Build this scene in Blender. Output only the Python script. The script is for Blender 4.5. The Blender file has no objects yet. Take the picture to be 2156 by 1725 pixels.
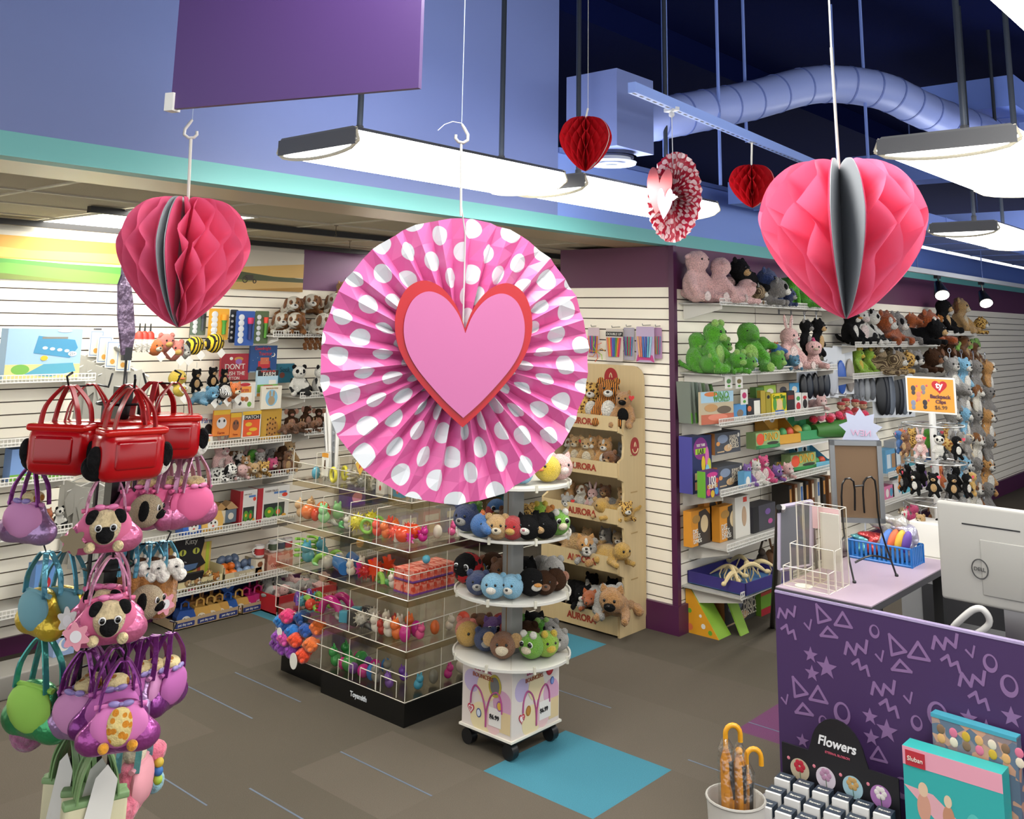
import bpy, bmesh, math, random
from mathutils import Vector, Matrix, Euler, noise

C = bpy.context.scene.collection
PI = math.pi
R = math.radians
# ---------------------------------------------------------------- camera
CAM = Vector((0, 0, 2.0))
FPX, CX, CY = 2010.93, 1042.3, 302.37
_yaw, _pit, _rol = R(41.90), R(10.545), R(-1.1615)
_F = Vector((math.cos(_yaw)*math.cos(_pit), math.sin(_yaw)*math.cos(_pit), math.sin(_pit)))
_R = Vector((math.sin(_yaw), -math.cos(_yaw), 0))
_D = _F.cross(_R)
_c, _s = math.cos(_rol), math.sin(_rol)
_R, _D = _c*_R + _s*_D, -_s*_R + _c*_D
cd = bpy.data.cameras.new('camera'); cam = bpy.data.objects.new('camera', cd); C.objects.link(cam)
cam.matrix_world = Matrix(((_R.x, -_D.x, -_F.x, CAM.x), (_R.y, -_D.y, -_F.y, CAM.y), (_R.z, -_D.z, -_F.z, CAM.z), (0, 0, 0, 1)))
cd.sensor_fit = 'HORIZONTAL'; cd.sensor_width = 36; cd.lens = 36*FPX/2156
cd.shift_x = (1078-CX)/2156; cd.shift_y = -(862.5-CY)/2156
cd.clip_start = .05; cd.clip_end = 100
bpy.context.scene.camera = cam
vs = bpy.context.scene.view_settings
vs.view_transform = 'Standard'; vs.look = 'None'; vs.exposure = 1.15; vs.gamma = 1; vs.use_curve_mapping = False
# ---------------------------------------------------------------- ambient light of the rest of the shop
w = bpy.data.worlds.new('world'); bpy.context.scene.world = w; w.use_nodes = True
w.node_tree.nodes['Background'].inputs[0].default_value = (.95, .97, 1, 1)
w.node_tree.nodes['Background'].inputs[1].default_value = .8
EMIT = 9.0
bpy.context.scene.cycles.transparent_max_bounces = 48

def ray(x, y):
    return _R*((x-CX)/FPX) + _D*((y-CY)/FPX) + _F
def pl(x, y, ax, v):            # where the line of sight through a photo point meets the plane axis=value
    d = ray(x, y); return CAM + d*((v-CAM[ax])/d[ax])
def dp(x, y, d): return CAM + ray(x, y)*d
def dist(p): return (Vector(p)-CAM).dot(_F)

# ---------------------------------------------------------------- materials
ALB = .72        # dims every colour but walls, tiles and tissue, so walls look more strongly lit
def lin(h, k=None):
    k = ALB if k is None else k; h = h.lstrip('#'); o = []
    for i in (0, 2, 4):
        c = int(h[i:i+2], 16)/255
        o.append(k*(c/12.92 if c <= .04045 else ((c+.055)/1.055)**2.4))
    return (*o, 1)
_mats = {}
def m(h, kind='plain', h2=None, sc=10.0, rough=None, st=None):
    key = (h, kind, h2, sc, rough, st)
    if key in _mats: return _mats[key]
    M = bpy.data.materials.new(kind+'_'+h.strip('#')); M.use_nodes = True
    nt = M.node_tree; N = nt.nodes; L = nt.links; b = N['Principled BSDF']
    b.inputs['Base Color'].default_value = lin(h, 1 if kind in ('wall', 'tile', 'tissue') else None); b.inputs['Roughness'].default_value = .55
    def mix(fac, c1, c2):
        x = N.new('ShaderNodeMix'); x.data_type = 'RGBA'; x.inputs['A'].default_value = lin(c1); x.inputs['B'].default_value = lin(c2)
        L.new(fac, x.inputs['Factor']); L.new(x.outputs['Result'], b.inputs['Base Color']); return x
    def tc(o='Object'):
        return N.new('ShaderNodeTexCoord').outputs[o]
    def noise_(s, det=3, o='Object'):
        n = N.new('ShaderNodeTexNoise'); n.inputs['Scale'].default_value = s; n.inputs['Detail'].default_value = det
        L.new(tc(o), n.inputs['Vector']); return n
    def ramp(fac, p0, p1):
        r = N.new('ShaderNodeValToRGB'); r.color_ramp.elements[0].position = p0; r.color_ramp.elements[1].position = p1
        L.new(fac, r.inputs['Fac']); return r.outputs['Color']
    def bump(src, st_, d=.01):
        bm = N.new('ShaderNodeBump'); bm.inputs['Strength'].default_value = st_; bm.inputs['Distance'].default_value = d
        L.new(src, bm.inputs['Height']); L.new(bm.outputs[0], b.inputs['Normal'])
    if kind == 'fur':
        b.inputs['Roughness'].default_value = .95
        n = noise_(38, 4); c = lin(h); lo = tuple(v*.76 for v in c[:3])
        x = N.new('ShaderNodeMix'); x.data_type = 'RGBA'; x.inputs['A'].default_value = (*lo, 1); x.inputs['B'].default_value = tuple(min(1, v*1.12) for v in c[:3])+(1,)
        L.new(ramp(n.outputs['Fac'], .36, .56), x.inputs['Factor']); L.new(x.outputs['Result'], b.inputs['Base Color'])
        bump(n.outputs['Fac'], .7, .04); b.inputs['Sheen Weight'].default_value = .25 if max(c[:3]) > .08 else .0; b.inputs['Specular IOR Level'].default_value = .2
    elif kind == 'patch':       # two-tone coat
        b.inputs['Roughness'].default_value = .95
        n = noise_(sc, 1); mix(ramp(n.outputs['Fac'], .5, .53), h, h2); n2 = noise_(38, 4); bump(n2.outputs['Fac'], .7, .04)
    elif kind == 'spots':
        b.inputs['Roughness'].default_value = .9
        v = N.new('ShaderNodeTexVoronoi'); v.inputs['Scale'].default_value = sc; L.new(tc(), v.inputs['Vector'])
        mix(ramp(v.outputs['Distance'], .38, .44), h2, h); n2 = noise_(38, 4); bump(n2.outputs['Fac'], .5, .04)
    elif kind == 'stripes':
        b.inputs['Roughness'].default_value = .9
        v = N.new('ShaderNodeTexWave'); v.inputs['Scale'].default_value = sc; v.inputs['Distortion'].default_value = 3; L.new(tc(), v.inputs['Vector'])
        mix(ramp(v.outputs['Fac'], .45, .55), h, h2)
    elif kind == 'print':       # busy small print on packaging
        v = N.new('ShaderNodeTexVoronoi'); v.inputs['Scale'].default_value = sc; L.new(tc(), v.inputs['Vector'])
        r = ramp(v.outputs['Color'], .35, .6); mix(r, h, h2); b.inputs['Roughness'].default_value = .4
    elif kind == 'carpet':
        b.inputs['Roughness'].default_value = 1; b.inputs['Specular IOR Level'].default_value = .05
        n = noise_(260, 2); c = lin(h); x = N.new('ShaderNodeMix'); x.data_type = 'RGBA'
        x.inputs['A'].default_value = tuple(v*.72 for v in c[:3])+(1,); x.inputs['B'].default_value = tuple(min(1, v*1.28) for v in c[:3])+(1,)
        L.new(n.outputs['Fac'], x.inputs['Factor']); L.new(x.outputs['Result'], b.inputs['Base Color']); bump(n.outputs['Fac'], .4, .004)
    elif kind == 'wall':
        n = noise_(60, 3); bump(n.outputs['Fac'], .06, .003); b.inputs['Roughness'].default_value = .5
    elif kind == 'tile':
        n = noise_(150, 4); bump(n.outputs['Fac'], .5, .004); b.inputs['Roughness'].default_value = .95
    elif kind == 'tissue':
        b.inputs['Roughness'].default_value = .7
        n = noise_(14, 3); bump(n.outputs['Fac'], .25, .02)
        tr = N.new('ShaderNodeBsdfTranslucent'); tr.inputs[0].default_value = lin(h, 1); mx = N.new('ShaderNodeMixShader'); mx.inputs[0].default_value = .42
        L.new(b.outputs[0], mx.inputs[1]); L.new(tr.outputs[0], mx.inputs[2]); L.new(mx.outputs[0], N['Material Output'].inputs[0])
    elif kind == 'foil':
        b.inputs['Metallic'].default_value = .55; b.inputs['Roughness'].default_value = .28
        n = noise_(26, 3); bump(n.outputs['Fac'], .5, .02)
    elif kind == 'gloss':
        b.inputs['Roughness'].default_value = .12 if rough is None else rough
    elif kind == 'metal':
        b.inputs['Metallic'].default_value = .9; b.inputs['Roughness'].default_value = .35 if rough is None else rough
    elif kind == 'wood':
        n = N.new('ShaderNodeTexNoise'); mp = N.new('ShaderNodeMapping'); mp.inputs['Scale'].default_value = (40, 40, 2)
        L.new(tc(), mp.inputs['Vector']); L.new(mp.outputs[0], n.inputs['Vector']); n.inputs['Scale'].default_value = 1.2; n.inputs['Detail'].default_value = 5
        c = lin(h); x = N.new('ShaderNodeMix'); x.data_type = 'RGBA'
        x.inputs['A'].default_value = tuple(v*.86 for v in c[:3])+(1,); x.inputs['B'].default_value = tuple(min(1, v*1.08) for v in c[:3])+(1,)
        L.new(n.outputs['Fac'], x.inputs['Factor']); L.new(x.outputs['Result'], b.inputs['Base Color']); b.inputs['Roughness'].default_value = .45
    elif kind in ('acrylic', 'film'):
        N.remove(b); g = N.new('ShaderNodeBsdfGlossy'); g.inputs['Roughness'].default_value = .05 if kind == 'acrylic' else .22
        t = N.new('ShaderNodeBsdfTransparent'); t.inputs[0].default_value = lin(h, 1)
        fr = N.new('ShaderNodeLayerWeight'); fr.inputs[0].default_value = .5; pw = N.new('ShaderNodeMath'); pw.operation = 'POWER'; pw.inputs[1].default_value = 4; L.new(fr.outputs['Facing'], pw.inputs[0])
        ad = N.new('ShaderNodeMath'); ad.operation = 'MULTIPLY_ADD'; ad.use_clamp = True; ad.inputs[1].default_value = .5; ad.inputs[2].default_value = .025 if kind == 'acrylic' else .12
        mx = N.new('ShaderNodeMixShader'); L.new(pw.outputs[0], ad.inputs[0]); L.new(ad.outputs[0], mx.inputs[0]); L.new(t.outputs[0], mx.inputs[1]); L.new(g.outputs[0], mx.inputs[2])
        if kind == 'film':
            n = noise_(22, 2); bm = N.new('ShaderNodeBump'); bm.inputs['Strength'].default_value = .8; bm.inputs['Distance'].default_value = .02
            L.new(n.outputs['Fac'], bm.inputs['Height']); L.new(bm.outputs[0], g.inputs['Normal'])
        L.new(mx.outputs[0], N['Material Output'].inputs[0])
    elif kind in ('polka', 'hearts'):
        u = N.new('ShaderNodeTexCoord').outputs['UV']; mp = N.new('ShaderNodeMapping'); L.new(u, mp.inputs['Vector'])
        v = N.new('ShaderNodeTexVoronoi'); v.voronoi_dimensions = '2D'; v.inputs['Scale'].default_value = sc; v.inputs['Randomness'].default_value = .12 if kind == 'polka' else .45
        mp.inputs['Rotation'].default_value = (0, 0, R(38)); L.new(mp.outputs[0], v.inputs['Vector'])
        mix(ramp(v.outputs['Distance'], .315 if kind == 'polka' else .36, .325 if kind == 'polka' else .4), h2, h); b.inputs['Roughness'].default_value = .32
    elif kind == 'emit':
        b.inputs['Emission Color'].default_value = lin(h2 or h, 1); b.inputs['Emission Strength'].default_value = EMIT if st is None else st
    if rough is not None and 'b' in locals() and kind not in ('acrylic', 'film'): b.inputs['Roughness'].default_value = rough
    _mats[key] = M; return M

# ---------------------------------------------------------------- mesh builder
FRONT = Matrix.Rotation(PI/2, 4, 'X')         # local xy drawing -> standing picture that faces -Y
class MB:
    def __init__(s, mat=None): s.V, s.Fc, s.I, s.S, s.mats, s.d = [], [], [], [], [], mat
    def idx(s, mat):
        mat = mat or s.d
        if mat not in s.mats: s.mats.append(mat)
        return s.mats.index(mat)
    def add(s, vs, fs, mat=None, smooth=False, xf=None):
        o = len(s.V); i = s.idx(mat)
        s.V += [tuple(xf @ Vector(v)) if xf else tuple(v) for v in vs]
        for f in fs: s.Fc.append([a+o for a in f]); s.I.append(i); s.S.append(smooth)
        return s
    def box(s, x0, x1, y0, y1, z0, z1, mat=None, xf=None):
        v = [(x0,y0,z0),(x1,y0,z0),(x1,y1,z0),(x0,y1,z0),(x0,y0,z1),(x1,y0,z1),(x1,y1,z1),(x0,y1,z1)]
        return s.add(v, [(0,3,2,1),(4,5,6,7),(0,1,5,4),(1,2,6,5),(2,3,7,6),(3,0,4,7)], mat, False, xf)
    def rbox(s, x0, x1, y0, y1, z0, z1, r, mat=None, xf=None):    # bevelled box
        bm = bmesh.new(); bmesh.ops.create_cube(bm, size=1)
        for v in bm.verts: v.co = Vector(((x0+x1)/2+v.co.x*(x1-x0), (y0+y1)/2+v.co.y*(y1-y0), (z0+z1)/2+v.co.z*(z1-z0)))
        bmesh.ops.bevel(bm, geom=bm.edges[:], offset=min(r, .49*min(x1-x0, y1-y0, z1-z0)), segments=3, affect='EDGES', profile=.5)
        bm.verts.index_update(); s.add([v.co.copy() for v in bm.verts], [[v.index for v in f.verts] for f in bm.faces], mat, True, xf); bm.free(); return s
    def ell(s, c, r, mat=None, rot=None, nu=16, nv=10, xf=None):
        if not hasattr(r, '__len__'): r = (r, r, r)
        Mx = Matrix.Translation(c) @ (Euler(rot).to_matrix().to_4x4() if rot else Matrix.Identity(4))
        if xf: Mx = xf @ Mx
        v = [(0, 0, r[2])]
        for j in range(1, nv):
            t = PI*j/nv
            for i in range(nu): a = 2*PI*i/nu; v.append((r[0]*math.sin(t)*math.cos(a), r[1]*math.sin(t)*math.sin(a), r[2]*math.cos(t)))
        v.append((0, 0, -r[2])); f = []
        for i in range(nu): f.append((0, 1+i, 1+(i+1) % nu))
        for j in range(nv-2):
            for i in range(nu): a = 1+j*nu; f.append((a+i, a+nu+i, a+nu+(i+1) % nu, a+(i+1) % nu))
        a = 1+(nv-2)*nu
        for i in range(nu): f.append((a+i, len(v)-1, a+(i+1) % nu))
        return s.add(v, f, mat, True, Mx)
    def tube(s, pts, r, mat=None, n=8, xf=None, closed=False, cap=True):
        pts = [Vector(p) for p in pts]; k = len(pts); rs = r if hasattr(r, '__len__') else [r]*k
        v = []; up = Vector((0, 0, 1)); pu = None
        for i, p in enumerate(pts):
            a = pts[i-1] if (i or closed) else p; b = pts[(i+1) % k] if (i < k-1 or closed) else p
            t = (b-a)
            t = t.normalized() if t.length > 1e-9 else Vector((0, 0, 1))
            if pu is None:
                u = t.cross(up); u = u.normalized() if u.length > 1e-4 else t.cross(Vector((1, 0, 0))).normalized()
            else:
                u = pu - t*pu.dot(t); u = u.normalized() if u.length > 1e-6 else t.cross(up).normalized()
            pu = u; w_ = t.cross(u)
            for j in range(n): an = 2*PI*j/n; v.append(p + (u*math.cos(an)+w_*math.sin(an))*rs[i])
        f = []
        for i in range(k if closed else k-1):
            a, b = i*n, ((i+1) % k)*n
            for j in range(n): f.append((a+j, a+(j+1) % n, b+(j+1) % n, b+j))
        if not closed and cap: f.append(tuple(reversed(range(n)))); f.append(tuple(range((k-1)*n, k*n)))
        return s.add(v, f, mat, True, xf)
    def rect_tube(s, pts, wd, th, mat=None, xf=None, side=(0, 0, 1)):   # flat strap following points
        pts = [Vector(p) for p in pts]; v = []; sd = Vector(side)
        for i, p in enumerate(pts):
            t = (pts[min(i+1, len(pts)-1)]-pts[max(i-1, 0)]).normalized(); u = sd - t*sd.dot(t)
            u = u.normalized() if u.length > 1e-5 else Vector((1, 0, 0)); w_ = t.cross(u)
            for a, b in ((1, 1), (-1, 1), (-1, -1), (1, -1)): v.append(p+u*a*wd/2+w_*b*th/2)
        f = [(3, 2, 1, 0), tuple(range(len(v)-4, len(v)))]
        for i in range(len(pts)-1):
            for j in range(4): a = i*4; f.append((a+j, a+(j+1) % 4, a+4+(j+1) % 4, a+4+j))
        return s.add(v, f, mat, True, xf)
    def lathe(s, prof, mat=None, n=24, c=(0, 0, 0), xf=None):
        v = [(c[0]+r*math.cos(2*PI*i/n), c[1]+r*math.sin(2*PI*i/n), c[2]+z) for r, z in prof for i in range(n)]; f = []
        for j in range(len(prof)-1):
            for i in range(n): a, b = j*n, (j+1)*n; f.append((a+i, a+(i+1) % n, b+(i+1) % n, b+i))
        f.append(tuple(reversed(range(n)))); f.append(tuple(range(len(v)-n, len(v))))
        return s.add(v, f, mat, True, xf)
    def prism(s, poly, z0, z1, mat=None, xf=None, smooth=False):
        n = len(poly); v = [(p[0], p[1], z0) for p in poly]+[(p[0], p[1], z1) for p in poly]
        f = [tuple(reversed(range(n))), tuple(range(n, 2*n))]+[(i, (i+1) % n, n+(i+1) % n, n+i) for i in range(n)]
        return s.add(v, f, mat, smooth, xf)
    def mesh(s, name):
        me = bpy.data.meshes.new(name); me.from_pydata(s.V, [], s.Fc)
        for mt in s.mats: me.materials.append(mt)
        me.polygons.foreach_set('material_index', s.I); me.polygons.foreach_set('use_smooth', s.S); me.update()
        if any(s.S):
            try: me.set_sharp_from_angle(angle=R(50))
            except Exception: pass
        return me
    def build(s, name, parent=None, loc=None, rot=None, kind=None, label=None):
        o = bpy.data.objects.new(name, s.mesh(name)); C.objects.link(o)
        if parent: o.parent = parent
        if loc is not None: o.location = loc
        if rot is not None: o.rotation_euler = rot
        if kind: o['kind'] = kind
        if label: o['label'] = label
        return o

GROUPS = {}        # phrase shared by repeats of a category within the current section
def thing(name, label, cat, loc=(0, 0, 0), rz=0, group=None, sc=1, rot=None):
    o = bpy.data.objects.new(name, None); C.objects.link(o); o.empty_display_size = .05
    o.location = loc; o.rotation_euler = rot if rot else (0, 0, rz); o.scale = (sc, sc, sc)
    o['label'] = label; o['category'] = cat
    group = group or GROUPS.get(cat)
    if group: o['group'] = group
    return o
def tag(o, label, cat, group=None):
    o['label'] = label; o['category'] = cat; group = group or GROUPS.get(cat)
    if group: o['group'] = group
    return o
def struct(name, mb): return mb.build(name, kind='structure')
def dup(root, loc, rz=0, label=None, group=None, sc=None, rot=None, depth=0):
    r = root.copy(); C.objects.link(r); r.location = loc; r.rotation_euler = rot if rot else (0, 0, rz)
    if sc is not None: r.scale = sc if hasattr(sc, '__len__') else (sc, sc, sc)
    if label: r['label'] = label
    if group: r['group'] = group
    for ch in list(root.children):
        c = ch.copy(); C.objects.link(c); c.parent = r
        for g in ch.children:
            d = g.copy(); C.objects.link(d); d.parent = c
    return r
_txt = {}
def text(s, mat, parent, loc, size=None, width=None, rot=(PI/2, 0, 0), name='lettering', ext=.0012, sy=1.0, shear=0, bold=0):
    key = (s, mat.name, shear, bold, ext if size is None and width is None else 0)
    if key not in _txt:
        cu = bpy.data.curves.new('t', 'FONT'); cu.body = s; cu.align_x = 'CENTER'; cu.align_y = 'CENTER'; cu.extrude = .004; cu.shear = shear; cu.offset = bold
        o = bpy.data.objects.new('t', cu); C.objects.link(o); bpy.context.view_layer.update()
        me = bpy.data.meshes.new_from_object(o.evaluated_get(bpy.context.evaluated_depsgraph_get())); bpy.data.objects.remove(o)
        me.materials.clear(); me.materials.append(mat)
        xs = [v.co.x for v in me.vertices] or [0, 1]; ys = [v.co.y for v in me.vertices] or [0, 1]
        cx, cy, W_, H_ = (min(xs)+max(xs))/2, (min(ys)+max(ys))/2, max(xs)-min(xs), max(ys)-min(ys)
        for v in me.vertices: v.co.x -= cx; v.co.y -= cy
        _txt[key] = (me, W_, H_)
    me, W_, H_ = _txt[key]
    k = (width/W_) if width else size/H_
    o = bpy.data.objects.new(name, me); C.objects.link(o); o.parent = parent; o.location = loc; o.rotation_euler = rot; o.scale = (k, k*sy if not (width and size) else size/H_, .3)
    return o
# 2-D outlines
def circ(cx, cy, r, n=20, ry=None): return [(cx+r*math.cos(2*PI*i/n), cy+(ry or r)*math.sin(2*PI*i/n)) for i in range(n)]
def star(cx, cy, r, k=5, q=.42, a0=PI/2): return [(cx+(r if i % 2 == 0 else r*q)*math.cos(a0+PI*i/k), cy+(r if i % 2 == 0 else r*q)*math.sin(a0+PI*i/k)) for i in range(2*k)]
def rect(x0, y0, x1, y1): return [(x0, y0), (x1, y0), (x1, y1), (x0, y1)]
def heart(cx, cy, wd, ht, n=40):
    o = []
    for i in range(n):
        t = 2*PI*i/n; x = 16*math.sin(t)**3/32; y = (13*math.cos(t)-5*math.cos(2*t)-2*math.cos(3*t)-math.cos(4*t))/29
        o.append((cx-x*wd, cy+(y+.085)*ht))
    return o
def rrect(x0, y0, x1, y1, r, n=4):
    o = []
    for cx, cy, a in ((x1-r, y1-r, 0), (x0+r, y1-r, PI/2), (x0+r, y0+r, PI), (x1-r, y0+r, 1.5*PI)):
        for i in range(n+1): t = a+PI/2*i/n; o.append((cx+r*math.cos(t), cy+r*math.sin(t)))
    return o
# ================================================================ THE SETTING
YW, YR, XC = 6.2, 3.57, 5.87          # back wall, right wall, left face of the corner column
WHITE, WHITE2, GROOVE = m('#f6eedc', 'wall'), m('#e8e2d4'), m('#4a3a2a')
PURP = m('#5c304c', 'wall'); PURPT = m('#4c1f42', 'wall', rough=.35)
PERI = m('#6c7aac', 'wall'); TEAL = m('#6ab2ae', 'wall'); BEIGE = m('#b8a27c', 'wall', rough=.35); NAVY = m('#0a1442', 'carpet')
BLUE = m('#7d98de', 'wall'); BLUE2 = m('#5f7cc8', 'wall')
GREY = [m('#6a6257', 'carpet'), m('#676054', 'carpet'), m('#6d655a', 'carpet'), m('#645d52', 'carpet')]
rnd = random.Random(4)
fl = MB(GREY[0]); T = .61
blue, purp = m('#4c8a9c', 'carpet'), m('#7a4c70', 'carpet'); lnm = m('#66758a')
fl.box(-4, 18, -6, 7, -.1, -.004, GREY[0])
special = {(0, 0): blue, (2, 2): blue, (1, 5): blue, (1, 4): purp, (2, -1): purp}
for i in range(-9, 12):
    for j in range(-7, 6):
        x, y = 3.55+i*T, 2.57+j*T
        mt = special.get((i, j)) or rnd.choice(GREY)
        fl.box(x, x+T, y, y+T, -.004, 0, mt)
        if (i, j) not in special and rnd.random() < .06:
            lx = x+T*rnd.choice((.3, .34, .62)); fl.box(lx, lx+.008, y, y+T, 0, .0006, lnm)
for x, y in ((3.15, 4.4), (3.22, 3.18), (2.72, 3.18), (4.55, 3.79-T), (4.9, 2.57-T), (4.3, 1.96), (3.45, 4.4)):
    fl.box(x, x+.009, y, y+T, 0, .0007, lnm)
struct('floor', fl)

def slat_wall(mb, u0, u1, z0, z1, fr, pitch=.0762):      # fr(u, depth, z) -> point; planks with recessed dark grooves
    def bx(a, b, d0, d1, c, d, mt):
        P = [fr(a, d0, c), fr(b, d0, c), fr(b, d1, c), fr(a, d1, c), fr(a, d0, d), fr(b, d0, d), fr(b, d1, d), fr(a, d1, d)]
        mb.add(P, [(0,3,2,1),(4,5,6,7),(0,1,5,4),(1,2,6,5),(2,3,7,6),(3,0,4,7)], mt)
    bx(u0, u1, .01, .03, z0, z1, GROOVE)
    z = z1
    while z > z0+.01:
        a = max(z0, z-pitch+.008); bx(u0, u1, 0, .012, a, z, None); z -= pitch
# back wall
wb = MB(WHITE); slat_wall(wb, -3, 9, .1, 2.215, lambda u, d, z: (u, YW+d, z))
wb.box(-3, 9, YW+.03, YW+.15, 0, 2.8, WHITE2); wb.box(-3, 9, YW-.005, YW+.03, 2.215, 2.56, m('#6c4064', 'wall'))
for x in (3.71, 6.15, 1.27): wb.box(x, x+.004, YW-.001, YW+.01, .1, 2.215, GROOVE)
struct('wall_back', wb)
bb = MB(PURPT); bb.box(-3, 9, YW-.02, YW, 0, .1); struct('baseboard_back', bb)
# column that carries the right wall
wc = MB(WHITE); slat_wall(wc, YR, 4.56, .18, 2.26, lambda u, d, z: (XC+d, u, z))
wc.box(XC+.03, 6.6, YR+.03, 4.56, 0, 2.55, PURP); wc.box(XC-.004, XC+.04, YR, 4.56, 2.26, 2.55, PURP)
struct('wall_column', wc)
wr = MB(WHITE); slat_wall(wr, XC, 16, .18, 2.25, lambda u, d, z: (u, YR+d, z))
wr.box(XC+.05, 16, YR+.03, YR+.2, 0, 2.55, WHITE2); wr.box(XC, 16, YR-.004, YR+.03, 2.25, 2.55, PURP)
for x in (7.1, 9.54, 11.98): wr.box(x, x+.004, YR-.001, YR+.01, .18, 2.25, GROOVE)
struct('wall_right', wr)
tr = MB(PURPT); tr.box(XC-.022, XC+.02, YR-.022, YR+.02, .17, 2.55); struct('trim_1', tr)
b2 = MB(PURPT); b2.box(XC-.03, 6.6, YR-.03, 4.56, 0, .18); b2.box(6.6, 16, YR-.03, YR, 0, .18); struct('baseboard_right', b2)
# bulkhead: blue fascia with a teal band, beige underside
bk = MB(PERI); bk.box(-3, 4.56, YR, YR+.1, 2.64, 4.2); bk.box(-3, 16, YR-.004, YR+.1, 2.55, 2.64, TEAL)
bk.box(4.56, 9.6, YR+.02, YR+.12, 2.64, 3.05, BLUE); bk.box(4.56, 9.6, YR-.01, YR+.14, 3.03, 3.06, m('#6d86cc'))
bk.box(9.6, 16, YR+.02, YR+.12, 2.64, 2.9, BLUE2)
bk.box(4.4, 4.56, YR+.1, YR+.6, 2.64, 4.2, PERI)
struct('wall_bulkhead', bk)
bu = MB(BEIGE); bu.box(-3, XC+.02, YR+.004, 4.05, 2.553, 2.6); struct('ceiling_soffit', bu)
# suspended ceiling over the left side
dc = MB(m('#aaa088', 'tile')); dc.box(-3, 9, 4.05, YW, 2.57, 2.6)
bar = m('#cfc6ae')
for i in range(14): x = -3+.3+i*.61*1.5; dc.box(x-.012, x+.012, 4.05, YW, 2.563, 2.57, bar)
for y in (4.05, 4.66, 5.27, 5.88): dc.box(-3, 9, y-.012, y+.012, 2.562, 2.57, bar)
dc.box(-3, 9, YW-.02, YW, 2.555, 2.57, bar)
struct('ceiling_tiles', dc)
# open dark ceiling over the middle
oc = MB(NAVY); oc.box(-5, 18, -7, YR+.1, 4.2, 4.3)
oc.box(4.5, 18, YR+.1, 7, 4.0, 4.2); oc.box(4.5, 18, 6.9, 7, 2.6, 4.2, NAVY)
struct('ceiling', oc)

# ---- long black ceiling tracks
for y, z, x0, lab in ((5.02, 2.55, 2.35, 'long black ceiling track nearer the blue bulkhead'), (YW-.12, 2.54, -2, 'long black ceiling track right against the back wall')):
    b = MB(m('#14100e')); b.box(x0, 8.5, y-.022, y+.022, z-.02, z+.015)
    tag(b.build('ceiling_track'), lab, 'track')
def hook_ceiling(x, y, lab):
    b = MB(m('#5b4d38', 'metal')); b.tube([(0, 0, 0), (0, 0, -.05)], .0022, n=5)
    b.tube([(0, 0, -.05), (.008, 0, -.06), (0, 0, -.07), (-.008, 0, -.062)], .002, n=5); b.box(-.012, .012, -.006, .006, -.003, 0)
    return tag(b.build('ceiling_hook', loc=(x, y, 2.562)), lab, 'hook')
for px, py, lab in ((708, 475, 'tiny ceiling hook beside the black track'), (737, 507, 'tiny ceiling hook close to the polka dot fan')):
    p = pl(px, py, 2, 2.562); hook_ceiling(p.x, p.y, lab)
# ---- recessed light panels in the suspended ceiling
LIT = m('#ffffff', 'emit', '#fffdf6')
def troffer(x, y, wd, ln, lab):
    t = thing('ceiling_light', lab, 'light', (x, y, 2.562))
    b = MB(m('#e9e4d6')); 
    for a in (-1, 1): b.box(a*wd/2-.01, a*wd/2+.01, -ln/2, ln/2, -.006, .004); b.box(-wd/2, wd/2, a*ln/2-.01, a*ln/2+.01, -.006, .004)
    b.build('frame', t); d = MB(LIT); d.box(-wd/2+.01, wd/2-.01, -ln/2+.01, ln/2-.01, -.003, .004); d.build('diffuser', t)
troffer(2.86, 5.42, .62, 1.5, 'recessed ceiling light panel behind the left pink honeycomb heart')
troffer(5.6, 5.7, .55, .9, 'small far recessed ceiling light just left of the polka dot fan')
troffer(.4, 5.3, .6, 1.2, 'recessed ceiling light panel beyond the left edge of the shop view')
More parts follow.
